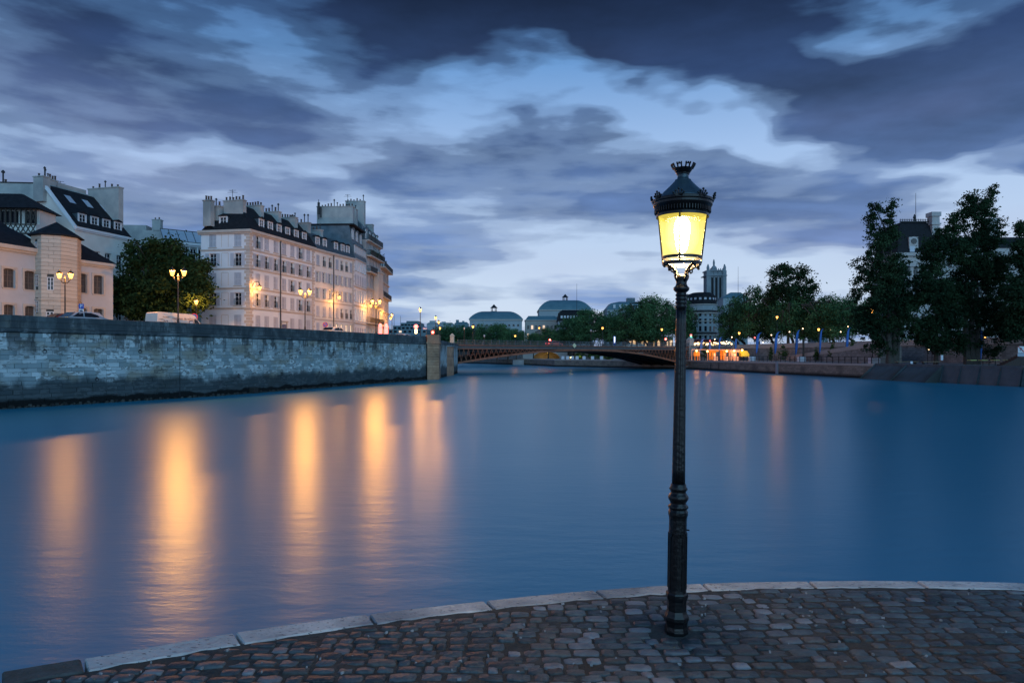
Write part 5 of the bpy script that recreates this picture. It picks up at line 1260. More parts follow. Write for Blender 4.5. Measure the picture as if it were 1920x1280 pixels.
# van
x, y, an = wall_off(331, 4.3); vz = PZ(585, y - 1.5) - 2.55 - .03
van = thing('rental_van', 'white high-roofed van with printed lettering parked behind the embankment wall below the big tree', 'van', (x, y, vz), an)
M_van = pmat('van_paint', (.66, .64, .60), (.60, .58, .55), rough=.35, scale=1.5)
prof = [(-2.6, .35), (-2.72, 1.0), (-2.60, 2.45), (-2.45, 2.55), (1.0, 2.50), (1.35, 2.38), (2.15, 1.42), (2.75, 1.15), (2.85, .8), (2.82, .35)]; n = len(prof)
prof = [(x_ * .95, z_) for x_, z_ in prof]
g = MB(); g._add([(x_, -.95 + (.1 if z_ > 2 else 0), z_) for x_, z_ in prof] + [(x_, .95 - (.1 if z_ > 2 else 0), z_) for x_, z_ in prof], [tuple(range(n)), tuple(range(2 * n - 1, n - 1, -1))] + [(i, n + i, n + (i + 1) % n, (i + 1) % n) for i in range(n)]); g.build('body', M_van, van)
sd_ = lambda z_: -.956 + (.1 * max(0, (z_ - 1.15) / (2.45 - 1.15)) if z_ > 1.15 else 0)
g = MB(); pts = [(1.25, 1.38), (2.02, 1.38), (1.62, 1.92), (1.35, 2.02), (1.25, 2.02)]; g._add([(x_ * .95, -.975 + .05 * (z_ - 1.3), z_) for x_, z_ in pts], [(0, 1, 2, 3, 4)]); g.build('side_window', M_glass, van)
g = MB(); g._add([(1.36 * .95, -.75, 2.38), (2.17 * .95, -.85, 1.43), (2.17 * .95, .85, 1.43), (1.36 * .95, .75, 2.38)], [(0, 1, 2, 3)]); g.build('windscreen', M_glass, van, (.02, 0, .02))
for sx__ in (-1.7, 1.75):
    for s_ in (-1, 1): place('wheel', bpy.data.meshes['wheel'], van, (sx__, s_ * .9, .33), (R(90), 0, 0))
M_ink = pmat('printed_ink', (.10, .08, .12), rough=.6, scale=3); M_ink2 = pmat('brown_ink', (.22, .14, .08), rough=.6, scale=3)
def side(txt, size, x_, z_, mt=M_ink, al='LEFT'): place('lettering', text_mesh(txt, size, mt, al), van, (x_, -.985 + .055 * max(0, z_ - 1.3), z_), (R(90), 0, 0))
side('Location de véhicules', .30, -1.05, 2.02); side('22', .50, -1.98, 1.60); side('location', .2, -2.0, 2.12, M_ink2)
side('utilitaires', .16, -.95, 1.66, M_ink2); side('tourisme', .16, -.95, 1.46, M_ink2); side('minibus', .15, -2.38, 1.9, M_ink2); side('camions', .15, -2.38, 1.66, M_ink2); side('voitures', .15, -2.38, 1.44, M_ink2)
g = MB(); g.box(.62, 1.08, -.99, -.965, 1.38, 1.86); g.build('pictogram', M_ink, van); g = MB(); g.box(.67, 1.03, -.996, -.991, 1.43, 1.78); g.build('pictogram', M_white, van)

# signs
M_blue = pmat('sign_blue', (.02, .08, .42), (.03, .10, .46), rough=.4, scale=3); M_red = pmat('sign_red', (.5, .02, .02), (.55, .03, .03), rough=.4, scale=3)
def disc_sign(label, px, py, Y, zb_, r_=.36, name='no_parking_sign'):
    t = thing(name, label, 'road sign', (PX(px, Y), Y, zb_), R(8)); h = PZ(py, Y) - zb_
    g = MB(); g.tube((0, .05, 0), (0, .05, h + .2), .035); g.build('pole', M_ironm, t)
    for nm, rr, d_, mt in (('rim', r_, 0, M_red), ('face', r_ * .78, -.012, M_blue)):
        g = MB(); g.T = Matrix.Translation((0, d_, h)) @ Matrix.Rotation(R(90), 4, 'X'); g.lathe([(rr, -.0), (rr, .02)], 20); g.build(nm, mt, t)
    g = MB(); g.T = Matrix.Translation((0, -.04, h)) @ Matrix.Rotation(R(45), 4, 'Y'); g.box(-r_ * .8, r_ * .8, -.006, .003, -.05, .05); g.build('slash', M_red, t); return t
disc_sign('round blue and red no-parking sign beside the front of the white van', 364, 594, 70, SZ)
disc_sign('round blue and red no-parking sign in front of the cream terraced house', 610, 608.5, 92, SZ)
Y = 57; t = thing('parking_sign', 'blue square parking sign with white letter P above a white plate, below the octagonal tower', 'road sign', (PX(152.5, Y), Y, SZ), R(8)); h = PZ(574, Y) - SZ
g = MB(); g.tube((0, .04, 0), (0, .04, h + .3), .03); g.build('pole', M_ironm, t); g = MB(); g.box(-.20, .20, -.02, .01, h - .2, h + .2); g.build('plate', M_blue, t); place('lettering', text_mesh('P', .42, M_white), t, (0, -.026, h), (R(90), 0, 0))
g = MB(); g.box(-.19, .19, -.02, .01, h - .62, h - .24); g.build('lower_plate', M_white, t); g = MB(); g.box(-.13, .13, -.03, -.021, h - .46, h - .38); g.box(-.08, .08, -.03, -.021, h - .379, h - .32); g.build('car_symbol', M_ink, t)
# traffic lights and lit signs near the bridge head
def traffic_light(label, px, py, Y, zb_, emis, h_=None, sc=1.0, power=0, col=(1, .05, .02)):
    z_ = PZ(py, Y); t = thing('traffic_light', label, 'traffic light', (PX(px, Y), Y, zb_)); h = z_ - zb_
    g = MB(); g.tube((0, .08, 0), (0, .08, h + .3 * sc), .05); g.build('pole', M_ironm, t); g = MB(); g.box(-.16 * sc, .16 * sc, -.1, .12, h - .75 * sc, h + .25 * sc); g.build('housing', M_plast, t)
    g = MB(); g.T = Matrix.Translation((0, -.10, h)) @ Matrix.Rotation(R(90), 4, 'X'); g.lathe([(.12 * sc, 0), (.10 * sc, .05), (.02, .08)], 12); g.build('lamp_lens', emis, t)
    if power: lamp_light(t, (0, -.5, h), power, .1, col, 'signal_glow')
    return t
traffic_light('large bright red traffic light above the stone buttress at the bridge head', 811.5, 623, 116, SZ, ematf('red_signal', (1, .035, .02), 25), sc=1.9, power=60)
Y = 110; t = thing('lit_road_sign', 'tall red and white lit road sign on a pole left of the bridge head', 'road sign', (PX(780, Y), Y, SZ)); h = PZ(612, Y) - SZ
g = MB(); g.tube((0, .05, 0), (0, .05, h), .04); g.build('pole', M_ironm, t); g = MB(); g.T = Matrix.Translation((0, 0, h)) @ Matrix.Rotation(R(90), 4, 'X'); g.lathe([(.34, 0), (.34, .04)], 18); g.T = Matrix(); g.build('rim', E_redm, t); g = MB(); g.T = Matrix.Translation((0, -.045, h)) @ Matrix.Rotation(R(90), 4, 'X'); g.lathe([(.22, 0), (.22, .01)], 18); g.build('face', E_win, t); g = MB(); g.box(-.18, .18, -.05, 0, h - 1.1, h - .45); g.build('lower_plate', E_warm, t)
Y = 118; t = thing('street_name_sign', 'blue and white direction sign between two street lamps near the bridge head', 'sign', (PX(796, Y), Y, SZ)); h = PZ(616, Y) - SZ
g = MB(); g.tube((.3, .05, 0), (.3, .05, h + .3), .04); g.build('pole', M_ironm, t); g = MB(); g.box(-.35, .45, -.02, .02, h - .16, h + .22); g.build('plate', M_blue, t); g = MB(); g.box(-.22, .40, -.03, -.021, h - .06, h + .08); g.build('band', M_white, t)
for px, lab in ((713, 'red lit road-works barrier light beside the foot of the balcony house'), (724, 'second red road-works light, nearer the end house')):
    Y = 112; g = MB(); g.box(-.3, .3, -.05, .05, -.5, .5); g.lathe([(.32, .5), (.3, .9), (.12, 1.2)], 10)
    w_ = tag(g.build('warning_light', E_redm, None, (PX(px, Y), Y, PZ(620, Y)), 0), lab, 'warning light')
    g = MB(); g.tube((0, 0, SZ - PZ(620, Y)), (0, 0, -.5), .05); g.build('pole', M_ironm, w_)
# ------------------------------------------------------------------ the iron bridge
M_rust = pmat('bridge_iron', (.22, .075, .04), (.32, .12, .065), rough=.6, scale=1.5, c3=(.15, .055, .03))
M_rust_shade = pmat('bridge_iron_shaded', (.012, .010, .010), (.02, .014, .012), rough=.6, scale=1.5)  # same iron, with the shade under the deck put into its colour
M_deck = pmat('bridge_deck_edge', (.06, .065, .07), (.10, .10, .10), rough=.7, scale=1.5)
BR1 = (PX(1290, 181), 181.0); anB, LB = frame_of(BR0, BR1)
br = thing('iron_bridge', 'low rust-brown iron arch bridge spanning the river with lattice spandrels', 'bridge', (BR0[0], BR0[1], 0), anB)
BW = 17.0; zd = 5.75
def archz(u_, up=0):     # intrados height along the span
    z0_ = 1.9 + (0.7 - 1.9) * u_ / LB; t_ = 2 * u_ / LB - 1; return z0_ + (4.75 - z0_) * (1 - t_ * t_) + up
g = MB(); g.box(-1, LB + 18, 0.2, BW - .2, 5.15, zd); g.box(-1, LB + .5, -.12, .2, 5.12, 5.72); g.box(-1, LB + .5, BW - .2, BW + .12, 5.12, 5.72); g.box(-1, LB + 18, .2, 1.8, zd + .001, zd + .13); g.build('deck', M_deck, br)
g = MB(); g.box(-1, LB + .5, -.30, .12, 5.723, 5.87); g.box(-1, LB + .5, -.2, .0, 4.97, 5.117); g.build('deck_edge', M_rust, br)
NA = 64
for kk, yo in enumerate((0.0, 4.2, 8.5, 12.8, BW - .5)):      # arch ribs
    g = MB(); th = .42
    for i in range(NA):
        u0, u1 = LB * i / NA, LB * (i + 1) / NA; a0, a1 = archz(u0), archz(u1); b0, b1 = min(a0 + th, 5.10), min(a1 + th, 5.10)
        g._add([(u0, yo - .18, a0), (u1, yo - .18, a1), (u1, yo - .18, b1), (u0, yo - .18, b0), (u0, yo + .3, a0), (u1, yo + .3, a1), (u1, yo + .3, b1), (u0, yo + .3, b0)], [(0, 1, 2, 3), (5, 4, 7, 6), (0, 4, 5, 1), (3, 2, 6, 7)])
    g.build('arch_rib', M_rust if kk == 0 else M_rust_shade, br)
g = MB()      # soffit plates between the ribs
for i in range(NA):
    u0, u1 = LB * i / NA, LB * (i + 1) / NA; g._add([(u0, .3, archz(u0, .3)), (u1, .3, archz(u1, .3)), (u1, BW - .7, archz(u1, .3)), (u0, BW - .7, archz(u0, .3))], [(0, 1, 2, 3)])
g.build('soffit', M_rust_shade, br)
g = MB(); u_ = .3; nl = 0; step = 1.15; g2 = None
while u_ < LB - .3:      # lattice spandrel: each zig-zag bar a piece of its own
    z_ = archz(u_) + .42
    for q in (-1, 1):
        u1 = u_ + step * .5 * q; zz1 = archz(max(0, min(LB, u1))) + .42
        if 5.0 - zz1 > .28 and 0 < u1 < LB:
            g = MB(); g.box(-.045, .045, -.05, .02, 0, math.hypot(5.0 - zz1, u1 - u_)); o = g.build('lattice_bar', M_rust, br, (u_, 0, 5.0)); dx_, dz_ = u1 - u_, zz1 - 5.0; o.rotation_euler = (0, math.atan2(dx_, dz_), 0)
    if 5.0 - z_ > .8:
        g = MB(); g.sphere((u_, -.06, (5.0 + z_) / 2), .10, 6, 4); g.build('rivet_boss', M_rust, br)
    u_ += step
g = MB(); g.box(0, LB, .25, .3, 4.4, 5.1); g.build('shade_backing', M_dark, br)  # near-black sheet painted for the shade behind the lattice
# railing
def railing(parent, L_, y_, z0, mt, name='railing', post=2.0, h=1.05, bar=.22):
    g = MB(); g.box(0, L_, y_ - .04, y_ + .04, z0 + h - .08, z0 + h); g.box(0, L_, y_ - .02, y_ + .02, z0 + .1, z0 + .16)
    n = int(L_ / bar)
    for k in range(n + 1): x = L_ * k / n; g.box(x - .018, x + .018, y_ - .018, y_ + .018, z0, z0 + h - .08)
    n = int(L_ / post)
    for k in range(n + 1): x = L_ * k / n; g.box(x - .07, x + .07, y_ - .07, y_ + .07, z0, z0 + h + .06)
    return g.build(name, mt, parent)
M_railp = pmat('railing_paint', (.05, .075, .085), (.08, .11, .12), rough=.5, scale=3)
railing(br, LB, -.1, 5.872, M_railp); railing(br, LB, BW, 5.75, M_railp)
# navigation diamond
Yn = 160; g = MB(); g.T = Matrix.Rotation(R(45), 4, 'Y'); g.box(-.42, .42, -.05, .05, -.42, .42); g.T = Matrix(); t = (1075 - 960) / FPX
tt = (t * BR0[1] - BR0[0]) / ((BR1[0] - BR0[0]) / LB - t * (BR1[1] - BR0[1]) / LB)
nd = g.build('diamond_marker', pmat('pale_yellow', (.62, .62, .38), (.7, .7, .45), rough=.5, scale=4), br, (tt, -.4, 5.95))
def on_bridge(px, off=1.0):
    s_ = (px - 960) / FPX; c_, n_ = math.cos(anB), math.sin(anB); bx, by = BR0[0] - n_ * off, BR0[1] + c_ * off
    u_ = (s_ * by - bx) / (c_ - s_ * n_); return bx + c_ * u_, by + n_ * u_
for px, py, lit, lab in ((870.5, 615, False, 'unlit lamp post on the bridge nearest the stone buttress'), (886.8, 613.5, True, 'orange lit lamp post on the left part of the iron bridge'), (1129.8, 616, True, 'orange lit lamp post on the right part of the bridge before the trees'),
                         (1108, 619, False, 'unlit thin lamp post just left of the orange lamp on the bridge'), (908, 629, False, 'short unlit lamp post behind the left part of the bridge')):
    x, y = on_bridge(px, 12 if lit else 15); z_ = PZ(py, y); single_lamp(lab, x, y, zd + .13, z_ - .3 - zd, 500, name='bridge_lamp', group='lamp posts on the iron bridge', lit=lit, sc=1.1) if lit else None
    if not lit:
        t = thing('bridge_lamp', lab, 'street lamp', (x, y, zd + .13), 0, 'lamp posts on the iron bridge'); hh = z_ - zd - .5; post_mb(hh).build('post', M_ironm, t); g = MB(); g.lathe([(.1, 0), (.2, .3), (.22, .42), (.05, .6)], 10); g.build('globe', pmat('dim_glass', (.45, .5, .55), (.5, .55, .6), rough=.2), t, (0, 0, hh))
x, y = on_bridge(1039, 9); z_ = PZ(640, y); car('red-lit car crossing the iron bridge left of the yellow diamond', x, y, zd + .01, anB + math.pi / 2 * 0, (.4, .1, .08), 'red_car_paint', None, True)
x, y = on_bridge(1152, 3); t = thing('blue_panel', 'blue and white lit panel standing on the bridge footway', 'sign', (x, y, zd + .13), anB); g = MB(); g.box(-.38, .38, -.06, .06, .5, 2.6); g.box(-.06, .06, -.05, .05, 0, .5); g.build('board', M_blue, t); g = MB(); g.box(-.2, .2, -.08, -.062, .9, 2.4); g.build('lit_face', ematf('lit_white_panel', (.75, .85, 1), 1.5), t)

# ------------------------------------------------------------------ right bank
LQ = 2.3
def brick_mat(name, c1, c2, mortar, bw=.9, bh=.32, stain=(.12, .12, .12), rough=.9):
    m = bpy.data.materials.new(name); m.use_nodes = True; t = m.node_tree; L = t.links.new; p = t.nodes['Principled BSDF']; p.inputs['Roughness'].default_value = rough
    c = t.nodes.new('ShaderNodeTexCoord'); mp = t.nodes.new('ShaderNodeMapping'); L(c.outputs['Object'], mp.inputs[0]); mp.inputs['Rotation'].default_value = (R(90), 0, 0)
    b = t.nodes.new('ShaderNodeTexBrick'); L(mp.outputs[0], b.inputs[0]); b.inputs['Scale'].default_value = 1; b.inputs['Brick Width'].default_value = bw; b.inputs['Row Height'].default_value = bh; b.inputs['Mortar Size'].default_value = .02
    b.inputs['Color1'].default_value = (*c1, 1); b.inputs['Color2'].default_value = (*c2, 1); b.inputs['Mortar'].default_value = (*mortar, 1)
    n = t.nodes.new('ShaderNodeTexNoise'); g_ = t.nodes.new('ShaderNodeNewGeometry'); L(g_.outputs['Position'], n.inputs[0]); n.inputs['Scale'].default_value = .5; n.inputs['Detail'].default_value = 5
    r = t.nodes.new('ShaderNodeValToRGB'); r.color_ramp.elements[0].position = .5; r.color_ramp.elements[1].position = .7; L(n.outputs['Fac'], r.inputs[0])
    mx = t.nodes.new('ShaderNodeMix'); mx.data_type = 'RGBA'; L(r.outputs[0], mx.inputs[0]); L(b.outputs[0], mx.inputs[6]); mx.inputs[7].default_value = (*stain, 1)
    sp = t.nodes.new('ShaderNodeSeparateXYZ'); L(g_.outputs['Position'], sp.inputs[0]); mr = t.nodes.new('ShaderNodeMapRange'); L(sp.outputs[2], mr.inputs[0]); mr.inputs[1].default_value = .7; mr.inputs[2].default_value = .25
    mx2 = t.nodes.new('ShaderNodeMix'); mx2.data_type = 'RGBA'; L(mr.outputs[0], mx2.inputs[0]); L(mx.outputs[2], mx2.inputs[6]); mx2.inputs[7].default_value = (.012, .015, .015, 1)
    L(mx2.outputs[2], p.inputs['Base Color']); bp_ = t.nodes.new('ShaderNodeBump'); bp_.inputs['Distance'].default_value = .04; L(b.outputs['Fac'], bp_.inputs['Height']); bp_.invert = True; L(bp_.outputs[0], p.inputs['Normal']); return m
M_qwall = brick_mat('lower_quay_stone', (.22, .205, .17), (.33, .30, .25), (.09, .085, .075), stain=(.13, .125, .11))
M_uwall = brick_mat('upper_quay_stone', (.24, .25, .24), (.36, .37, .35), (.12, .12, .12), stain=(.14, .145, .14))
LQP = [(72, 62), (PX(1920, 81), 81), (PX(1770, 93), 93), (PX(1640, 108), 108), (PX(1288, 181), 181), (PX(1226, 191), 191), (PX(1040, 221), 221), (PX(998, 252), 252), (PX(879, 308), 308), (-80, 380)]
UQP = [(96, 55), (88, 78), (80, 118), (68, 180), (60, 214), (34, 236), (24, 262), (-4, 330), (-70, 410)]
g = MB(); pts = [(x + .25, y + .1) for x, y in LQP] + [(-80, 900), (600, 900), (600, 40), (72, 40)]
g.prism(pts, -2.5, LQ); tag(g.build('lower_quay', M_isl), kind='structure')
g = MB(); pts = [(x + .3, y + .1) for x, y in UQP] + [(-70, 1500), (900, 1500), (900, 30), (96, 30)]
g.prism(pts, -2.5, SZ); tag(g.build('upper_bank', M_asph), kind='structure')
g = MB(); g.box(-900, -62, 60, 1500, -2.4, SZ - .05); g.box(-62, -20, 320, 1500, -2.4, SZ - .06); tag(g.build('left_bank', M_asph), kind='structure')
qw = thing('lower_quay_wall', 'low grey-brown stone wall of the riverside quay on the right bank', 'wall', (LQP[3][0], LQP[3][1], 0))
for (p, q, Lg, a) in along(LQP[::-1]):
    if q[1] < 100: continue
    g = MB(); g.box(0, Lg, 0, .8, -2.3, LQ - .3); g.build('wall_section', M_qwall, qw, (p[0] - LQP[3][0], p[1] - LQP[3][1], 0), a)
    nb = max(1, int(Lg / 2.2)); w = Lg / nb; cm_ = None
    g = MB(); g.bevbox(.01, w - .01, -.08, .75, LQ - .295, LQ + .06, .03); cm_ = g.mesh('coping_stone', M_trim)
    for k in range(nb): place('coping_stone', cm_, qw, (p[0] - LQP[3][0] + math.cos(a) * w * k, p[1] - LQP[3][1] + math.sin(a) * w * k, 0), a)
Y = 152; s_ = (1458 - 960) / FPX
def on_line(px, P, Q): s_ = (px - 960) / FPX; t_ = (s_ * P[1] - P[0]) / ((Q[0] - P[0]) - s_ * (Q[1] - P[1])); return P[0] + (Q[0] - P[0]) * t_, P[1] + (Q[1] - P[1]) * t_
x, y = on_line(1458, LQP[4], LQP[3]); g = MB(); g.box(-.30, .30, -.3, .3, -.5, LQ + .1); g.build('fender_post', pmat('grey_fender', (.3, .33, .38), rough=.7, scale=2), qw, (x - LQP[3][0], y - LQP[3][1], 0), frame_of(LQP[4], LQP[3])[0])
for px in (1333, 1348):
    x, y = on_line(px, LQP[4], LQP[3]); g = MB(); g.box(-.1, .1, -.1, .1, .2, LQ - .8); g.build('fender_post', M_ironm, qw, (x - LQP[3][0], y - LQP[3][1], 0))
# sloping stone bank to the right (x 58..62)
M_slope = pmat('mossy_slabs', (.05, .08, .095), (.085, .12, .14), rough=.7, scale=.8, c3=(.04, .05, .05), bump=.3, bscale=5)
sl_ = thing('sloping_embankment', 'smooth dark sloping stone embankment running into the water on the right', 'embankment', (LQP[2][0], LQP[2][1], 0)); ox2, oy2 = LQP[2]
for (p, q, Lg, a), nb in zip(along([(LQP[3][0] + .2, LQP[3][1] + 0), LQP[2], LQP[1], LQP[0]]), (2, 4, 1)):
    for k in range(nb):
        w = Lg / nb; g = MB(); d_ = 2.6 if nb == 2 else .5
        g._add([(.004, -d_, -.05), (w - .004, -d_, -.05), (w - .02, -.1, LQ - .2), (.02, -.1, LQ - .2), (.02, -.1, LQ + .15), (w - .02, -.1, LQ + .15), (w - .02, .9, LQ + .15), (.02, .9, LQ + .15), (.02, -d_ - .3, -.05), (w - .02, -d_ - .3, -.05), (w - .02, -d_ - .3, -2), (.02, -d_ - .3, -2)],
               [(0, 1, 2, 3), (3, 2, 5, 4), (4, 5, 6, 7), (8, 9, 1, 0), (11, 10, 9, 8), (8, 0, 3, 4), (9, 5, 2, 1)])
        g._add([(.004, -d_, -.05), (.004, -.1, LQ - .2), (.004, -.1, -.05), (w - .004, -d_, -.05), (w - .004, -.1, LQ - .2), (w - .004, -.1, -.05)], [(0, 1, 2), (3, 5, 4)])
        g.build('stone_slab', M_slope, sl_, (p[0] - ox2 + math.cos(a) * w * k, p[1] - oy2 + math.sin(a) * w * k, 0), a)
# upper quay wall with parapet, ramp
uw = thing('upper_quay_wall', 'high grey retaining wall behind the riverside quay on the right bank', 'wall', (UQP[3][0], UQP[3][1], 0)); ox3, oy3 = UQP[3]
for (p, q, Lg, a) in along(UQP[::-1]):
    g = MB(); g.box(0, Lg, 0, .8, LQ - .4, SZ - .2); g.build('wall_section', M_uwall, uw, (p[0] - ox3, p[1] - oy3, 0), a)
    g = MB(); g.box(0, Lg, -.18, .7, SZ - .195, SZ + .1); g.box(0, Lg, -.05, .45, SZ + .102, SZ + .80); g.box(0, Lg, -.12, .52, SZ + .802, SZ + .95); g.build('parapet', M_trim, uw, (p[0] - ox3, p[1] - oy3, 0), a)
rp = thing('ramp', 'long stone ramp with sloping parapet climbing from the quay behind the blue flags', 'ramp', (66, 168, LQ)); 
P0, P1 = (PX(1480, 168), 168.0), (PX(1650, 126), 126.0); a, Lg = frame_of(P0, P1); rp.location = (P0[0], P0[1], LQ); rp.rotation_euler = (0, 0, a)
g = MB(); g._add([(0, 0, -.2), (Lg, 0, -.2), (Lg, 0, 3.1), (0, 0, .5), (0, 4, -.2), (Lg, 4, -.2), (Lg, 4, 3.1), (0, 4, .5)], [(0, 1, 2, 3), (3, 2, 6, 7), (1, 5, 6, 2), (0, 3, 7, 4)]); g.build('wall_section', M_uwall, rp)
g = MB(); g._add([(0, -.1, .5), (Lg, -.1, 3.1), (Lg, .35, 3.1), (0, .35, .5), (0, -.1, 1.3), (Lg, -.1, 3.9), (Lg, .35, 3.9), (0, .35, 1.3)], [(0, 1, 5, 4), (4, 5, 6, 7), (0, 4, 7, 3)]); g.build('parapet', M_trim, rp)
# barrier with posts along the quay edge
bar = thing('quay_barrier', 'low grey post and rail barrier along the edge of the riverside quay', 'barrier', (BR1[0], BR1[1], LQ + .06))
p, q = (LQP[4][0] + .8, LQP[4][1] - .5), (LQP[3][0] + .8, LQP[3][1]); a, Lg = frame_of(p, q); bar.rotation_euler = (0, 0, a); bar.location = (p[0], p[1], LQ + .06)
g = MB(); g.box(-.05, .05, -.05, .05, 0, 1.15); pm2 = g.mesh('post', M_ironm)
for k in range(int(Lg / 1.7) + 1): place('post', pm2, bar, (k * 1.7, 0, 0))
g = MB(); g.tube((0, 0, 1.1), (Lg, 0, 1.1), .035, n=5); g.build('rail', M_ironm, bar); g = MB(); g.tube((0, 0, .55), (Lg, 0, .55), .03, n=5); g.build('rail', M_ironm, bar)
# abutment block under the bridge end
ab = thing('right_abutment', 'stone abutment carrying the right end of the iron bridge', 'abutment', (BR1[0], BR1[1], 0), anB)
g = MB(); g.box(-.6, 20, -.5, BW + .5, -2.2, 1.0); g.box(.6, 20, -.2, BW + .2, 1.0, 5.1); g.box(.0, 3.2, -.35, .9, 1.002, 6.0); g.box(-.1, 3.3, -.45, 1.0, 6.002, 6.25); g.build('masonry', M_uwall, ab)
g = MB(); g.box(.3, 2.0, -.3, .8, 0, 1.5); g.loft(rect(.2, 2.1, -.4, .9), 1.5, rect(.9, 1.4, .1, .4), 2.3); g.build('pedestal', M_trim, ab, (0, 0, 6.25))
traffic_light('red and green traffic light above the bridge abutment, just right of the lamp post', 1295.5, 628.5, 184, SZ, E_redm, sc=2.2); 
g = MB(); g.sphere((0, 0, 0), .32, 8, 6); tag(g.build('green_signal', E_green, None, (PX(1295.5, 183), 183, PZ(633, 183))), 'green signal light under the red one at the bridge abutment', 'signal light')

# tents and lamps at the foot of the bridge on the quay
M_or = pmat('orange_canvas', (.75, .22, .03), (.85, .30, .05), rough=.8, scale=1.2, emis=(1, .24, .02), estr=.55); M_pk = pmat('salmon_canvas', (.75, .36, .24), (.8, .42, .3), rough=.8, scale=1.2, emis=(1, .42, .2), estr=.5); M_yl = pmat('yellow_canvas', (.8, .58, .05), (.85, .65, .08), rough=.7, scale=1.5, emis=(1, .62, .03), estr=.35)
Yk = 177.0
def tent(label, px0, px1, pyt, mt, kind='box', Y=Yk, cat='kiosk'):
    x0, x1 = PX(px0, Y), PX(px1, Y); w = x1 - x0; h = PZ(pyt, Y) - LQ; t = thing('canvas_kiosk', label, cat, ((x0 + x1) / 2, Y, LQ)); w2 = w / 2
    if kind == 'round':
        g = MB(); g.lathe([(w2 * .75, 1.1), (w2 * .95, h * .55), (w2, h * .8), (w2 * .6, h)], 14); g.build('canvas', mt, t)
        for q in range(4): g = MB(); g.tube((w2 * .6 * math.cos(q * 1.57 + .7), w2 * .6 * math.sin(q * 1.57 + .7), 0), (w2 * .6 * math.cos(q * 1.57 + .7), w2 * .6 * math.sin(q * 1.57 + .7), 1.15), .06, n=5); g.build('leg', mt, t)
    elif kind == 'shell':
        g = MB(); pr = [(-w2 * .9, h), (w2 * .55, h * .97), (w2, h * .62), (w2 * .9, 1.0), (-w2 * .45, 1.0), (-w2 * .55, h * .62)]
        g._add([(x_, -.9, z_) for x_, z_ in pr] + [(x_, .9, z_) for x_, z_ in pr], [(0, 1, 2, 5), (5, 2, 3, 4), (6, 11, 8, 7), (11, 10, 9, 8)] + [(i, 6 + i, 6 + (i + 1) % 6, (i + 1) % 6) for i in range(6)]); g.build('canvas', mt, t)
        for q in (-.4, 0, .8): g = MB(); g.box(q * w2 - .05, q * w2 + .05, -.8, -.7, 0, 1.0); g.build('leg', M_ironm, t)
    else:
        g = MB(); g.loft(rect(-w2, w2, -1.2, 1.2), h - .45, rect(-w2 * .96, w2 * .96, -1.1, 1.1), h); g.build('roof', mt, t)
        g = MB(); g.box(-w2 * .92, w2 * .92, .9, 1.0, 0.2, h - .45); g.box(-w2 * .9, -w2 * .2, -.9, -.8, .9, h - .5); g.build('canvas', mt, t); g = MB(); g.box(-w2 * .15, w2 * .8, -1.0, -.4, .0, 1.05); g.build('counter', M_pk, t)
        for q in (-1, 1):
            for r_ in (-1, 1): g = MB(); g.box(q * w2 * .93 - .05, q * w2 * .93 + .05, r_ * 1.05 - .05, r_ * 1.05 + .05, 0, h - .45); g.build('leg', M_ironm, t)
        g = MB(); g.box(w2 * .0, w2 * .7, .80, .86, 1.1, h - .8); g.build('lit_panel', ematf('orange_panel', (1, .55, .2), 1.2), t)
    return t
tent('narrow glowing orange canvas kiosk nearest the bridge abutment', 1300, 1312, 658, M_or, 'round')
tent('wide glowing orange canvas stall on the quay, second from the bridge', 1331, 1345, 656, M_or)
tent('dim orange canvas stall between the wide orange and the salmon stalls', 1352, 1364, 656, M_or)
tent('pale salmon glowing canvas stall left of the yellow one', 1367, 1384, 656.5, M_pk)
tent('bright yellow shell-shaped canvas stall on the quay', 1384, 1403, 657, M_yl, 'shell')
for px, py, lab in ((1306, 657.5, 'orange globe light over the narrow orange kiosk'), (1326.5, 658.5, 'small orange globe light left of the wide orange stall'), (1362.5, 658.2, 'orange globe light over the dim orange stall'), (1376.5, 657.5, 'orange globe light over the salmon stall'), (1391.5, 656.5, 'orange globe light over the yellow shell stall')):
    Y = Yk - 1.6; t = thing('globe_light', lab, 'light', (PX(px, Y), Y, PZ(py, Y)), 0, 'orange globe lights over the stalls'); g = MB(); g.sphere((0, 0, 0), .26, 8, 6); g.build('bulb', ematf('orange_bulb', (1, .42, .08), 9), t); g = MB(); g.tube((0, 0, .2), (0, 1.2, .6), .03); g.tube((0, 1.2, .6), (0, 1.2, LQ - PZ(py, Y)), .04); g.build('pole', M_ironm, t); lamp_light(t, (0, -.5, -.1), 90, .25, (1, .36, .07))
g = MB(); g.box(PX(1300, Yk), PX(1395, Yk), Yk + 1.5, Yk + 1.65, PZ(655.8, Yk), PZ(654.6, Yk)); 
for k in range(7): x = PX(1300 + 15 * k, Yk); g.box(x - .05, x + .05, Yk + 1.5, Yk + 1.6, LQ, PZ(655.8, Yk) - .001)
tag(g.build('light_beam', pmat('warm_glow_beam', (.7, .4, .3), rough=.6, emis=(1, .35, .15), estr=.5)), 'long warm-lit beam on posts running behind the orange stalls', 'beam')  # warm light on the beam is put in as emission
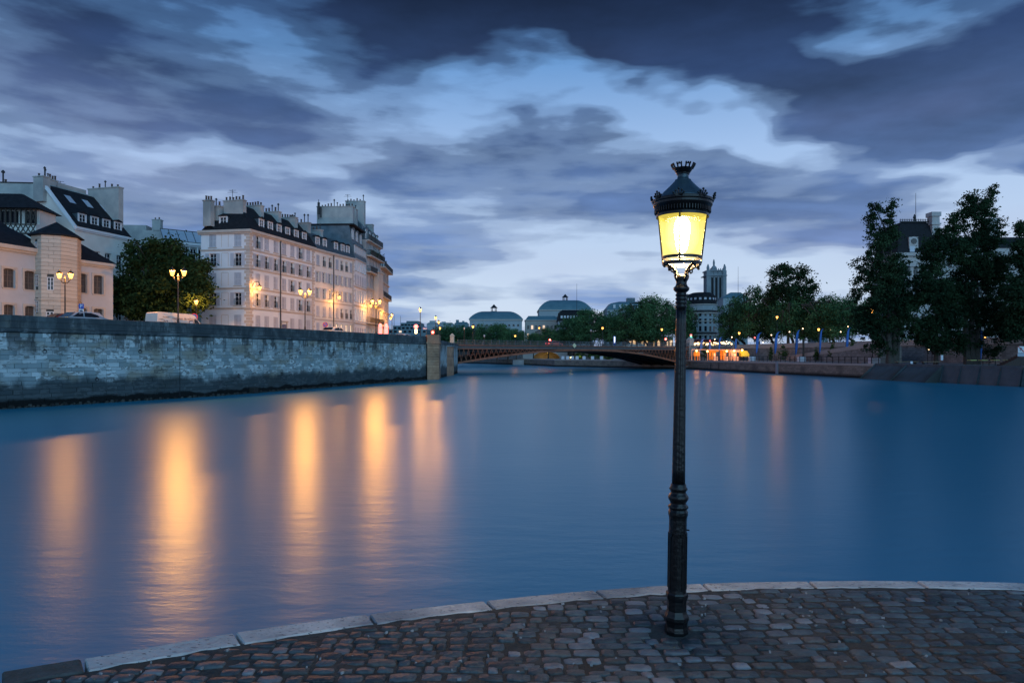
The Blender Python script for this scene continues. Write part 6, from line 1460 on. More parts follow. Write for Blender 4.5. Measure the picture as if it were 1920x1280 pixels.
# white boxes and posts
M_box = pmat('white_crate', (.62, .68, .76), (.7, .74, .8), rough=.5, scale=2)
for px, Y, w, lab in ((1410, 172, 1.5, 'white box on the quay right of the yellow stall'), (1502.5, 150, 1.5, 'white box on the quay at the foot of the ramp'), (1638, 112, 1.3, 'white box on the quay left of the first poplar'), (1645.5, 112, .35, 'narrow white post beside the box left of the first poplar')):
    g = MB(); g.bevbox(-w / 2, w / 2, -.5, .5, 0, 1.15 if Y > 140 else 1.0, .04); g.box(-w / 2 + .1, w / 2 - .1, -.52, -.501, .15, .9); tag(g.build('white_box', M_box, None, (PX(px, Y), Y, LQ)), lab, 'box')
for i, (px, lab) in enumerate(((1056, 'white planter box farthest left on the quay beyond the bridge'), (1065, 'second white planter box from the left beyond the bridge'), (1074, 'white planter under the yellow diamond, beyond the bridge'), (1083, 'white planter box just right of the yellow diamond'), (1096, 'white planter box in the middle of the row beyond the bridge'), (1112, 'white planter box second from the right beyond the bridge'), (1129, 'white planter box at the right end of the row beyond the bridge'), (915, 'white planter box seen under the left part of the arch'), (933, 'white planter box left of the dark far arch'))):
    x, y = on_line(px, LQP[6], LQP[5]) if px > 1000 else on_line(px, LQP[8], LQP[7]); g = MB(); g.bevbox(-.45, .45, 1.0, 2.0, 0, .95, .05); g.box(-.4, .4, 1.1, 1.9, .951, 1.0); tag(g.build('planter', M_box, None, (x, y, LQ + .06)), lab, 'planter', 'white planters beyond the bridge')
# feather flags
M_flag = pmat('flag_blue', (.03, .14, .50), (.05, .22, .66), rough=.7, scale=.7); M_flag2 = pmat('flag_pale_blue', (.16, .24, .55), (.22, .32, .65), rough=.7, scale=.7)
for i, (px, pt, pb, Y, hook, lab) in enumerate(((1312, 634, 659, 183, 10, 'pale blue feather flag leaning right beside the bridge abutment'), (1329, 640, 656, 183, 1, 'thin pale blue banner over the wide orange stall'), (1347, 631, 656, 182, 7, 'blue feather flag with curved tip behind the orange stalls'), (1377.5, 634, 657, 180, 4, 'blue flag between the salmon and yellow stalls'),
        (1417, 623, 662, 176, 11, 'blue feather flag with curled tip right of the yellow stall'), (1452, 621, 663, 170, 11, 'blue feather flag left of the palm tree, second of the tall row'), (1491, 618, 664, 160, 9, 'broad blue feather flag directly left of the palm'), (1536, 616, 662, 150, 8, 'blue feather flag standing at the foot of the ramp'), (1586, 614, 664, 140, 9, 'blue feather flag at the right end of the row, before the poplars'), (1838, 611, 673, 107, 1, 'tall narrow blue flag among the poplars at far right'))):
    x0 = PX(px, Y); zb_, zt_ = PZ(pb, Y), PZ(pt, Y); H = zt_ - zb_; k = Y / FPX; t = thing('feather_flag', lab, 'flag', (x0, Y, LQ), 0, 'blue feather flags along the quay')
    g = MB(); n = 10; hk = hook * k; pl_ = [(0, 0, 0)] + [(hk * (j / n) ** 3, 0, zb_ - LQ + H * math.sin(j / n * math.pi / 2) ** .9) for j in range(n + 1)]; g.path(pl_, .05, 5); g.build('pole', M_ironm, t)
    g = MB(); w = (5.2 if hook > 8 else 4) * k
    if hook == 1: w = 4.5 * k
    for j in range(n):
        f0, f1 = j / n, (j + 1) / n; a0, a1 = pl_[j + 1], pl_[j + 2]; wa_, wb = w * (1 - f0 ** 3 * .9) * min(1, f0 * 4 + .35), w * (1 - f1 ** 3 * .9) * min(1, f1 * 4 + .35)
        g._add([(a0[0], -.02, a0[2]), (a0[0] + wa_, .06 * math.sin(j), a0[2] - .1), (a1[0] + wb, .06 * math.sin(j + 1), a1[2] - .12), (a1[0], -.02, a1[2])], [(0, 1, 2, 3)])
    g.build('cloth', M_flag2 if i in (0, 1) else M_flag, t)
# palm and shrubs
def palm(label, px, py, Y, sc=1.0):
    z_ = PZ(py, Y); t = thing('palm_tree', label, 'palm', (PX(px, Y), Y, LQ)); h = z_ - LQ; g = MB(); g.path([(0, 0, 0), (.1, 0, h * .5), (0, 0, h)], [.28, .22, .26], 7); g.build('trunk', M_bark, t); r_ = random.Random(3); g = MB()
    for k in range(26):
        a = r_.uniform(0, 6.28); el_ = r_.uniform(-.2, 1.2); L_ = 1.5 * sc; pts = [Vector((0, 0, h))] + [Vector((math.cos(a) * L_ * s_ * math.cos(el_), math.sin(a) * L_ * s_ * math.cos(el_), h + L_ * (s_ * math.sin(el_) - .5 * s_ * s_))) for s_ in (.33, .66, 1)]
        for q in range(3):
            d_ = (pts[q + 1] - pts[q]).cross(Vector((0, 0, 1))); d_ = d_.normalized() * (.28, .26, .16)[q]; d2 = d_.normalized() * (.26, .16, .02)[q]; g._add([pts[q] - d_, pts[q] + d_, pts[q + 1] + d2, pts[q + 1] - d2], [(0, 1, 2, 3)])
    g.build('crown', M_leafl, t)
palm('small palm tree in the row of blue flags', 1506, 632, 158, 1.15)
shrubs = [(1469, 645, 668, 9, 168, 'bushy conical shrub between two blue flags left of the palm'), (1446, 650, 668, 4.5, 171, 'slim dark shrub left of the second tall blue flag'), (1531, 650, 666, 5, 152, 'small shrub between the palm and the next blue flag'), (1560, 635, 660, 8, 146, 'yellow-green shrub at the foot of the ramp'), (1598, 630, 655, 6, 138, 'tall slim shrub right of the last blue flag'), (1321, 640, 668, 8, 180, 'dark orange-lit shrub between the two orange stalls')]
for k, (px, pt, pb, rx, Y, lab) in enumerate(shrubs):
    zt_ = PZ(pt, Y); k_ = Y / FPX; h = zt_ - LQ; lo = [(0, 0, h * .35, rx * k_, rx * k_, h * .33), (0, 0, h * .7, rx * k_ * .6, rx * k_ * .6, h * .3)]
    t = thing('shrub', lab, 'shrub', (PX(px, Y), Y, LQ)); g = MB(); g.tube((0, 0, 0), (0, 0, h * .8), .06, .02, 5); g.build('trunk', M_bark, t); V, F = crown(lo, 60, 14, .14, .28, 100 + k); place('crown', fast_mesh('crown', V, F, M_leafl), t)
# planting beyond the bridge
for k, (px, pt, rx, Y, lab) in enumerate(((1092, 660, 11, 225, 'round green shrub left in the group beyond the bridge'), (1112, 658, 12, 222, 'large green shrub in the group beyond the bridge'), (1145, 664, 10, 215, 'low yellow-lit shrub at the right of the group beyond the bridge'), (1128, 662, 8, 218, 'small shrub between the large and the yellow-lit shrubs beyond the bridge'))):
    zt_ = PZ(pt, Y); k_ = Y / FPX; h = zt_ - LQ; V, F = crown([(0, 0, h * .5, rx * k_, rx * k_ * .8, h * .5)], 60, 16, .2, .4, 200 + k); t = thing('shrub', lab, 'shrub', (PX(px, Y), Y + 3, LQ)); place('crown', fast_mesh('crown', V, F, M_leafl), t); g = MB(); g.tube((0, 0, 0), (0, 0, h * .6), .1, .03, 5); g.build('trunk', M_bark, t)
for px, Y, lab in ((1070, 228, 'yellow uplight left of the shrubs beyond the bridge'), (1087, 228, 'yellow uplight behind the round shrub beyond the bridge'), (1140, 221, 'yellow uplight under the right shrub beyond the bridge')):
    t = thing('uplight', lab, 'light', (PX(px, Y), Y, LQ), 0, 'yellow uplights beyond the bridge'); g = MB(); g.lathe([(.2, 0), (.25, .3), (.18, .45)], 8); g.build('housing', M_ironm, t); g = MB(); g.sphere((0, 0, .55), .16, 6, 5); g.build('bulb', ematf('yellow_bulb', (1, .75, .25), 6), t); lamp_light(t, (0, -.2, .9), 120, .2, (1, .75, .28))

# poplars and other big trees on the right
def poplar(label, px, Y, lobes, trunks, seed, nc, group=None, mat=None, per=60, leaf=.17):
    x0 = PX(px, Y); lo = lob(Y, x0, LQ, *[(a, b, c * .84, d * .9) for a, b, c, d in lobes]); nc = int(nc * .72); t = thing('poplar_tree', label, 'tree', (x0, Y, LQ), 0, group)
    g = MB()
    for (tx, r_) in trunks: g.path([(tx, 0, -.3), (tx * 1.3, 0, 1.5), (tx * 1.6, 0, 7), (tx * 1.4, 0, 14)], [r_ * 1.5, r_, r_ * .7, r_ * .3], 8)
    rr = random.Random(seed)
    for lb in lo:
        s0 = Vector((rr.uniform(-.5, .5), 0, max(1.5, lb[2] - lb[5] * 1.6))); e = Vector(lb[:3]) + Vector((0, 0, lb[5] * .7)); g.path([s0, (s0 + e) / 2 + Vector((rr.uniform(-.3, .3), 0, 0)), e], [.16, .11, .03], 5)
    g.build('trunk', M_bark, t); V, F = crown(lo, nc, per, leaf, .62, seed, .45); place('crown', fast_mesh('crown', V, F, mat or M_leafd), t); return t
poplar('tall dark poplar with two thin leaning tops, left of the roofed pavilion', 1672, 107, [(1640, 405, 9, 36), (1673, 400, 8, 28), (1668, 440, 13, 40), (1622, 500, 20, 34), (1640, 460, 18, 40), (1655, 520, 34, 60), (1640, 560, 34, 40), (1690, 520, 26, 50), (1650, 610, 46, 40), (1690, 600, 36, 46), (1618, 600, 16, 36), (1700, 560, 30, 40), (1660, 650, 34, 24), (1612, 545, 12, 20)], [(-.3, .45), (.3, .4), (.7, .3)], 61, 1050)
poplar('huge dark poplar with a rounded double top at the right', 1822, 107, [(1815, 372, 15, 22), (1855, 370, 14, 22), (1835, 400, 36, 30), (1800, 420, 24, 30), (1850, 440, 38, 40), (1830, 500, 54, 60), (1790, 470, 30, 36), (1870, 520, 40, 50), (1800, 560, 44, 50), (1850, 590, 50, 50), (1810, 635, 40, 30), (1888, 600, 30, 50), (1865, 655, 24, 16)], [(-.6, .45), (0, .5), (.6, .4)], 62, 1500)
poplar('bushy dark tree on a single thin trunk between the two big poplars', 1755, 106, [(1755, 480, 26, 40), (1745, 540, 40, 50), (1765, 600, 42, 40), (1735, 620, 34, 36), (1768, 445, 16, 26), (1780, 560, 30, 44), (1755, 648, 26, 18)], [(0, .3)], 63, 850)
poplar('dark tree cut by the right edge of the photo', 1925, 100, [(1915, 430, 16, 22), (1925, 480, 34, 40), (1910, 560, 34, 50), (1935, 600, 40, 50), (1900, 620, 22, 26)], [(0, .4)], 64, 650)
# plane trees on the upper bank: three shared crowns
protoc = []
for k, (seed, lobes) in enumerate(((71, [(0, 0, .60, .34, .34, .36), (-.25, .05, .45, .24, .26, .25), (.26, -.05, .5, .25, .25, .27), (.1, .1, .80, .2, .2, .18), (-.15, 0, .75, .2, .2, .2), (0, 0, .3, .38, .34, .16)]),
                                   (72, [(0, 0, .55, .36, .34, .34), (-.28, 0, .6, .2, .24, .24), (.22, 0, .72, .22, .25, .22), (-.05, 0, .84, .16, .18, .15), (.28, .1, .4, .22, .2, .2), (-.2, 0, .3, .28, .3, .14)]),
                                   (73, [(0, 0, .5, .30, .3, .32), (.2, 0, .62, .26, .26, .24), (-.2, 0, .55, .28, .26, .28), (-.05, 0, .8, .22, .2, .2), (.3, 0, .36, .2, .2, .18), (-.32, 0, .34, .18, .2, .16)]))):
    V, F = crown(lobes, 420, 34, .016, .075, seed); protoc.append((fast_mesh('crown', V, F, M_leaf), trunk_mb(1, .028, lobes, seed, .3, 6).mesh('trunk', M_bark)))
rt = random.Random(8)
def plane(label, px, Y, pt, wpx, z0=SZ, k=None, name='plane_tree', group='plane trees on the right bank'):
    k = rt.randrange(3) if k is None else k; h = (PZ(pt, Y) - z0) / 1.0; w = wpx / FPX * Y / .9
    t = thing(name, label, 'tree', (PX(px, Y), Y, z0), 0, group); place('trunk', protoc[k][1], t, (0, 0, 0), rt.uniform(-.6, .6), (max(h, w) * .9, max(h, w) * .9, h)); place('crown', protoc[k][0], t, (0, 0, 0), rt.uniform(-.5, .5) + (math.pi if rt.random() < .5 else 0), (w, w, h)); return t
for px, Y, pt, w, lab in ((1075, 262, 590, 62, 'plane tree at the left end of the right-bank row, above the yellow diamond'), (1108, 250, 576, 78, 'large plane tree in front of the mansard building'), (1146, 245, 588, 66, 'lower plane tree behind the orange bridge lamp'), (1180, 238, 570, 80, 'plane tree halfway along the right-bank row'), (1228, 232, 551, 96, 'tallest plane tree left of the foreground lamp post'), (1278, 238, 558, 62, 'plane tree directly behind the foreground lamp post'),
        (1212, 262, 578, 76, 'plane tree partly hidden behind the tallest one'), (1382, 222, 560, 72, 'plane tree right of the curved corner building'), (1420, 214, 536, 88, 'big plane tree left of the tall loose-crowned one'), (1487, 205, 545, 92, 'broad plane tree above the palm'), (1448, 225, 560, 80, 'plane tree in the dark middle of the row'), (1562, 196, 550, 95, 'plane tree between the palm and the poplars'), (1600, 190, 556, 92, 'plane tree just left of the first poplar'), (1535, 215, 566, 90, 'lower plane tree behind the fourth tall flag'), (1395, 235, 566, 60, 'plane tree behind the one right of the corner building')):
    plane(lab, px, Y, pt, w)
# loose-crowned tall tree
Y = 205; x0 = PX(1478, Y); lo = lob(Y, x0, SZ, (1450, 515, 14, 16), (1470, 510, 20, 14), (1500, 518, 22, 20), (1520, 540, 14, 18), (1485, 550, 36, 30), (1455, 545, 18, 24), (1515, 570, 18, 24)); tree('tall_plane_tree', 'tall loose-crowned tree rising above the plane trees near the square tower', x0, Y, SZ, lo, 20, .4, 330, 30, .34, 1.3, 77, M_leafd, shell=.6)
for px, Y, pt, w, lab in ((838, 270, 606, 60, 'dark tree just right of the red traffic light, beyond the bridge'), (868, 265, 609, 48, 'dark tree beyond the left end of the bridge'), (900, 262, 606, 40, 'tree partly in front of the left theatre'), (932, 258, 604, 56, 'round dark tree in front of the left theatre'), (968, 256, 616, 40, 'smaller tree between the two theatres'), (952, 262, 612, 40, 'dark tree right of the round one in front of the left theatre'), (1000, 262, 622, 34, 'low tree in front of the right theatre'), (1028, 264, 612, 40, 'tree below the right theatre facade'), (798, 300, 618, 34, 'small dark tree left of the red traffic light'), (1050, 270, 616, 34, 'small tree between the right theatre and the plane row')):
    plane(lab, px, Y, pt, w, SZ - 1, group='trees beyond the bridge', name='far_tree')
# ------------------------------------------------------------------ far bridge
M_far = pmat('far_stone', (.28, .30, .31), (.36, .38, .38), rough=.9, scale=.3)
Yf = 262
fb = thing('stone_bridge', 'pale stone bridge pier with one warm-lit arch, seen beyond the iron bridge', 'bridge', (PX(970, Yf), Yf, 0))
def fx(px): return PX(px, Yf) - PX(970, Yf)
g = MB(); ax0, ax1 = fx(999), fx(1050); cx = (ax0 + ax1) / 2; ra = (ax1 - ax0) / 2; zs = 2.3; rz = PZ(659, Yf) - zs; top = 6.3; n = 14
pts = [(cx - ra * math.cos(math.pi * k / n), zs + rz * math.sin(math.pi * k / n)) for k in range(n + 1)]
for k in range(n):
    (xa, za), (xb, zb2) = pts[k], pts[k + 1]; g._add([(xa, 0, za), (xb, 0, zb2), (xb, 0, top), (xa, 0, top)], [(0, 1, 2, 3)])
g.quad((fx(980), 0, -2), (ax0, 0, -2), (ax0, 0, top), (fx(980), 0, top)); g.quad((ax1, 0, 0), (fx(1064), 0, 0), (fx(1064), 0, top), (ax1, 0, top)); g.quad((fx(980), 0, -2), (fx(980), 0, top), (fx(980), 16, top), (fx(980), 16, -2))
g.box(fx(930), fx(1064), -.3, 16, top, top + .6); g.build('arch_face', M_far, fb)
g = MB()
for k in range(n): (xa, za), (xb, zb2) = pts[k], pts[k + 1]; g._add([(xa, 0, za), (xb, 0, zb2), (xb, 16, zb2), (xa, 16, za)], [(0, 3, 2, 1)])
g.box(ax0, ax1, 9, 9.2, zs - .5, zs + rz); g.build('vault', pmat('vault_stone', (.5, .4, .22), (.6, .5, .3), rough=.9, scale=.5), fb)
g = MB(); ro = ra + .9
for k in range(n):
    a0, a1 = math.pi * k / n, math.pi * (k + 1) / n; q = lambda a, r_, s_: (cx - r_ * math.cos(a), -.12, zs + (rz + (s_)) * math.sin(a)); g._add([q(a0, ra, 0), q(a1, ra, 0), q(a1, ro, .8), q(a0, ro, .8)], [(0, 1, 2, 3)])
g.build('voussoirs', M_far, fb)['kind'] = 'stuff'
lamp_light(fb, (cx, 4, 4.2), 90, .3, (1, .66, .2), 'vault_lamp'); g = MB(); g.sphere((cx + 1, 5, 4.6), .22, 6, 5); g.build('vault_bulb', ematf('vault_glow', (1, .7, .25), 5), fb)
g = MB(); g.prism([(fx(962), -4), (fx(982), -5), (fx(984), 16), (fx(958), 16)], -2, 1.9); g.build('pier_foot', M_far, fb)
g = MB()
for k in range(10):
    t0, t1 = k / 10, (k + 1) / 10; z0, z1 = 2.0 + 4.0 * (1 - (1 - t0) ** 2) ** .5 * 1.0, 2.0 + 4.0 * (1 - (1 - t1) ** 2) ** .5; xa, xb = fx(978) - (fx(978) - fx(925)) * t0, fx(978) - (fx(978) - fx(925)) * t1
    g._add([(xa, -.2, min(z0, 6)), (xb, -.2, min(z1, 6)), (xb, 12, min(z1, 6)), (xa, 12, min(z0, 6))], [(0, 1, 2, 3)]); g._add([(xa, -.2, min(z0, 6)), (xb, -.2, min(z1, 6)), (xb, -.2, min(z1, 6) + .5), (xa, -.2, min(z0, 6) + .5)], [(0, 1, 2, 3)])
g.build('iron_arch', pmat('green_bridge_iron', (.07, .12, .14), (.1, .16, .18), rough=.6, scale=1), fb)

# ------------------------------------------------------------------ far buildings
M_blueroof = pmat('far_zinc', (.07, .16, .20), (.11, .21, .25), rough=.5, scale=.25)
M_fwall = pmat('far_limestone', (.28, .34, .37), (.36, .42, .45), rough=.9, scale=.15)
M_fwarm = pmat('far_warm_limestone', (.38, .35, .32), (.44, .41, .38), rough=.9, scale=.15)
def far_windows(root, x0, x1, n, z, w, h, y=-.02, mt=None, lit=()):
    me = MB(); me.box(-w / 2, w / 2, -.06, .06, 0, h); m1 = me.mesh('window', mt or M_glass); m2 = me.mesh('window', E_win)
    for k in range(n): place('window', m2 if k in lit else m1, root, (x0 + (x1 - x0) * (k + .5) / n, y, z))
def theatre(label, px0, px1, Y, z_wall, z_roof, cup, lit=()):
    x0, x1 = PX(px0, Y), PX(px1, Y); w = x1 - x0; t = thing('theatre_building', label, 'building', (x0, Y, SZ)); H = z_wall - SZ; D = w * .8
    g = MB(); g.box(0, w, 0, D, 0, H * .62); g.box(w * .03, w * .97, 1.5, D - 1, H * .62, H); g.build('wall', M_fwall, t)
    g = MB(); g.box(-.3, w + .3, -.4, D, H * .62, H * .62 + .5); g.box(w * .02, w * .98, 1.1, D, H, H + .5); g.build('cornice', M_trim, t)
    far_windows(t, w * .06, w * .94, 11, H * .80, 1.0, 1.0, 1.46); far_windows(t, w * .04, w * .96, 12, H * .40, 1.1, 2.2, -.02, lit=lit); far_windows(t, w * .04, w * .96, 12, H * .08, 1.1, 2.6, -.02)
    hr = z_roof - SZ - H; lv = []
    for k in range(7): a = k / 6 * math.pi / 2; cx_, cy_ = w / 2, D / 2; lv.append((rect(cx_ - w * .49 * (1 - .58 * (k / 6) ** 1.25), cx_ + w * .49 * (1 - .58 * (k / 6) ** 1.25), cy_ - D * .46 * (1 - .7 * (k / 6) ** 1.25) + .7, cy_ + D * .46 * (1 - .7 * (k / 6) ** 1.25)), H + .5 + hr * math.sin(a)))
    roof_loft(t, lv, M_blueroof)
    cxp = PX(cup, Y) - x0; ztop = z_roof - SZ + .3; g = MB()
    for k in range(6): a = k * math.pi / 3; g.tube((cxp + 1.3 * math.cos(a), D / 2 + 1.3 * math.sin(a), ztop), (cxp + 1.3 * math.cos(a), D / 2 + 1.3 * math.sin(a), ztop + 2), .16, n=5)
    g.lathe([(1.5, ztop), (1.5, ztop + .4)], 8, c=(cxp, D / 2)); g.lathe([(1.9, ztop + 2), (1.0, ztop + 2.8), (.1, ztop + 3.8)], 8, c=(cxp, D / 2)); g.build('roof_lantern', M_ironm, t)
    return t
theatre('far theatre with rounded blue-green roof and small roof lantern, left of the two', 877, 982, 325, PZ(600, 325), PZ(583.5, 325), 925)
t = theatre('larger far theatre with rounded blue-green roof and lantern, right of the two', 1008, 1112, 365, PZ(582, 365), PZ(562, 365), 1063)
# block in front of the right theatre
Y = 335; x0, x1 = PX(985, Y), PX(1047, Y); t = thing('stone_building', 'warm stone front block with lit windows below the larger theatre roof', 'building', (x0, Y, SZ)); H = PZ(601, Y) - SZ; w = x1 - x0
g = MB(); g.box(0, w, 0, 12, 0, H); g.build('wall', M_fwarm, t); g = MB(); g.box(-.3, w + .3, -.4, 12.2, H, H + .4); g.build('cornice', M_trim, t); roof_loft(t, [(rect(0, w, 0, 12), H + .4), (rect(1.5, w - 1.5, 2, 10), H + 2.4)], M_blueroof)
far_windows(t, .5, w - .5, 8, H * .72, 1.0, 1.8, lit=(1, 4)); far_windows(t, .5, w - .5, 8, H * .42, 1.0, 2.2, lit=(0,)); far_windows(t, .5, w - .5, 8, H * .1, 1.0, 2.4)
# mansard block
Y = 318; x0, x1 = PX(1047, Y), PX(1112, Y); t = thing('mansard_building', 'pale building with dark blue mansard roof between the larger theatre and the plane trees', 'building', (x0, Y, SZ)); H = PZ(602, Y) - SZ; w = x1 - x0
g = MB(); g.box(0, w, 0, 12, 0, H); g.build('wall', M_fwall, t); roof_loft(t, [(rect(-.2, w + .2, -.2, 12), H), (rect(.6, w - .6, 1, 11), H + 4.4), (rect(2, w - 2, 3, 9), H + 5.4)], M_slate)
for k in range(5): far_windows(t, .4, w - .4, 10, H * (.05 + .19 * k), .9, H * .12)
far_windows(t, .8, w - .8, 10, H + 1.0, .9, 1.6, .25, M_paint)
g = MB(); g.tube((PX(1083, Y) - x0, 4, H + 5), (PX(1083, Y) - x0, 4, H + 18), .12, .05, 5); g.build('mast', M_ironm, t)
# roof behind trees
Y = 300; x0, x1 = PX(1138, Y), PX(1206, Y); t = thing('far_mansard_block', 'low mansard roofline with pale dormers above the plane trees', 'building', (x0, Y, SZ)); H = PZ(580, Y) - SZ; w = x1 - x0
g = MB(); g.box(0, w, 0, 12, 0, H); g.build('wall', M_fwall, t); roof_loft(t, [(rect(-.2, w + .2, -.2, 12), H), (rect(2, w - .6, 1.5, 10), H + 2.8), (rect(6, w - 1, 4, 9), H + 3.7)], M_blueroof); far_windows(t, 2, w - 1, 5, H + .6, 1.0, 1.5, .15, M_paint); g = MB(); g.box(w * .6, w * .82, 4, 7, H + 3, H + 5.4); g.build('lift_house', M_zinc, t)
# curved corner building
Yh = 268; xc = PX(1323, Yh); rad = PX(1351, Yh) - xc; t = thing('curved_corner_building', 'pale corner building with a rounded balconied front and dark roof, right of the foreground lamp', 'building', (xc, Yh + rad, SZ)); H = PZ(570, Yh) - SZ
nF = 9; g = MB(); ring_ = [(rad * math.cos(R(180 + 180 * k / nF)), rad * math.sin(R(180 + 180 * k / nF))) for k in range(nF + 1)]; base = [(-rad, 14)] + ring_ + [(rad, 14)]
g.prism(base[::-1][::-1], 0, H); g.build('wall', M_fwall, t); sc_ = lambda s_: [(x * s_, y * s_ if y < 10 else y) for x, y in base]
for z_, o_ in ((H * .16, 1.04), (H * .32, 1.07), (H * .62, 1.04), (H * .80, 1.08), (H - .2, 1.06)): g = MB(); g.prism(sc_(o_), z_, z_ + .35); g.build('balcony', M_trim, t)
for z_, o_ in ((H * .32, 1.07), (H * .80, 1.08)):
    g = MB()
    for k in range(nF):
        a, b_ = ring_[k], ring_[k + 1]; g._add([(a[0] * o_, a[1] * o_, z_ + .35), (b_[0] * o_, b_[1] * o_, z_ + .35), (b_[0] * o_, b_[1] * o_, z_ + 1.3), (a[0] * o_, a[1] * o_, z_ + 1.3)], [(0, 1, 2, 3)])
    g.build('railing', M_ironm, t)
roof_loft(t, [(sc_(1.02), H + .2), (sc_(.93), H + 3.6), (sc_(.6), H + 4.9)], M_slate)
for f_ in range(6):
    for k in range(nF):
        a, b_ = ring_[k], ring_[k + 1]; mx_, my_ = (a[0] + b_[0]) / 2, (a[1] + b_[1]) / 2; an_ = math.atan2(b_[1] - a[1], b_[0] - a[0]); key = 'cw%d' % (f_ == 5)
        if key not in _cp: g = MB(); g.box(-.45, .45, -.06, .06, 0, 2.0 if f_ < 5 else 1.4); _cp[key] = g.mesh('window', M_glass if f_ < 5 else M_skyl)
        if f_ < 5: place('window', _cp[key], t, (mx_, my_, H * (.05 + .165 * f_) + .5), an_)
        else: place('window', _cp[key], t, (mx_ * .965, my_ * .965, H + 1.3), an_)
# square Gothic tower
Yt2 = 480; xc = PX(1338.5, Yt2); hw = PX(1355, Yt2) - xc; t = thing('gothic_tower', 'distant square Gothic tower with corner statues and a statue on top', 'tower', (xc, Yt2, SZ)); H = PZ(510, Yt2) - SZ; hw *= .92
M_tow = pmat('tower_stone', (.16, .20, .23), (.24, .28, .31), rough=.9, scale=.2); g = MB(); g.box(-hw, hw, -hw, hw, 0, H); g.build('shaft', M_tow, t)
for sx__ in (-1, 1):
    g = MB(); g.box(sx__ * hw - 1.2, sx__ * hw + 1.2, -hw - .9, -hw + 1.5, 0, H + .5); g.build('buttress', M_tow, t); g = MB(); g.path([(sx__ * hw, -hw, H), (sx__ * hw * 1.02, -hw, H + 2.5), (sx__ * hw, -hw, H + 4.8)], [.9, 1.0, .3], 6); g.build('corner_statue', M_tow, t)
for q in (-.34, 0, .34): g = MB(); g.box(q * 2 * hw * .72 - .75, q * 2 * hw * .72 + .75, -hw - .05, -hw + .1, H * .62, H - 4.5); g.build('lancet_window', M_dark, t)
for q in (-.5, -.17, .17, .5): g = MB(); g.box(q * hw * 1.5 - .25, q * hw * 1.5 + .25, -hw - .5, -hw, H * .5, H + .3); g.build('rib', M_tow, t)
g = MB(); g.box(-hw - 1.6, hw + 1.6, -hw - 1.2, hw + 1.2, H - 3.4, H - 2.8); g.box(-hw - .6, hw + .6, -hw - .8, hw + .8, H, H + .8); 
for k in range(9): g.box(-hw + 2 * hw * k / 8 - .3, -hw + 2 * hw * k / 8 + .3, -hw - .7, -hw - .3, H + .8, H + 1.8)
g.build('parapet', M_tow, t); g = MB(); g.box(-1.6, 1.6, -1.6, 1.6, H, H + 3); g.loft(rect(-1.6, 1.6, -1.6, 1.6), H + 3, rect(-.6, .6, -.6, .6), H + 4.5); g.path([(0, 0, H + 4.4), (0, 0, H + 6.5), (0, 0, H + 8.3), (0, 0, H + 9)], [.6, .75, .45, .2], 6); g.build('top_statue', M_tow, t)
# small roofs and masts behind the trees
for px0, px1, pt, Y, lab in ((1356, 1402, 547, 330, 'low blue roof rising just right of the Gothic tower'), (1528, 1552, 571, 330, 'small blue roof between the plane trees with a thin mast')):
    x0, x1 = PX(px0, Y), PX(px1, Y); w = x1 - x0; t = thing('far_roof_building', lab, 'building', (x0, Y, SZ)); H = PZ(pt, Y) - SZ; g = MB(); g.box(0, w, 0, 8, 0, H - 3); g.build('wall', M_fwall, t); roof_loft(t, [(rect(-.3, w + .3, -.3, 8), H - 3), (rect(w * .4, w * .8, 3, 5), H)], M_blueroof)
for px, pt, pb, Y, lab in ((1384, 500, 545, 330, 'thin mast right of the Gothic tower'), (1540, 540, 575, 330, 'thin mast between the tall tree and the poplars'), (1717, 362, 410, 200, 'thin lightning mast above the slate pavilion roof'), (739, 588, 608, 240, 'thin mast above the stepped building left of the bridge'), (751, 592, 612, 240, 'second thin mast above the stepped building left of the bridge')):
    g = MB(); g.tube((0, 0, PZ(pb, Y) - 6), (0, 0, PZ(pt, Y)), .12, .05, 5); tag(g.build('mast', M_ironm, None, (PX(px, Y), Y, 0)), lab, 'mast')
# stepped glassy building far left
Y = 240; t = thing('stepped_building', 'distant stepped dark blue building seen between the end house and the bridge lamps', 'building', (PX(728, Y), Y, SZ)); X0 = PX(728, Y)
for k, (a, b_, pt) in enumerate(((728, 800, 617), (735, 790, 610), (748, 786, 604), (757, 780, 600))):
    g = MB(); g.box(PX(a, Y) - X0, PX(b_, Y) - X0, k * 2, 14, 0 if k == 0 else PZ((617, 617, 610, 604)[k], Y) - SZ, PZ(pt, Y) - SZ); g.build('storey', M_blueroof, t)
    far_windows(t, PX(a, Y) - X0, PX(b_, Y) - X0, 8 - k, PZ(pt, Y) - SZ - 1.2, .9, .7, k * 2 - .05, lit=(2,) if k == 0 else ())
for px0, px1, pt, Y, lab in ((800, 850, 607, 420, 'pale far houses above the trees right of the red light'), (852, 878, 606, 380, 'flat blue far roof left of the first theatre')):
    t = thing('far_house', lab, 'building', (PX(px0, Y), Y, SZ)); w = PX(px1, Y) - PX(px0, Y); H = PZ(pt, Y) - SZ; g = MB(); g.box(0, w, 0, 8, 0, H); g.box(w * .1, w * .3, 1, 3, H, H + 2); g.box(w * .55, w * .7, 1, 3, H, H + 1.4); g.build('wall', M_fwall if px0 == 800 else M_blueroof, t); roof_loft(t, [(rect(0, w, 0, 8), H), (rect(1, w - 1, 2, 6), H + .8)], M_blueroof)

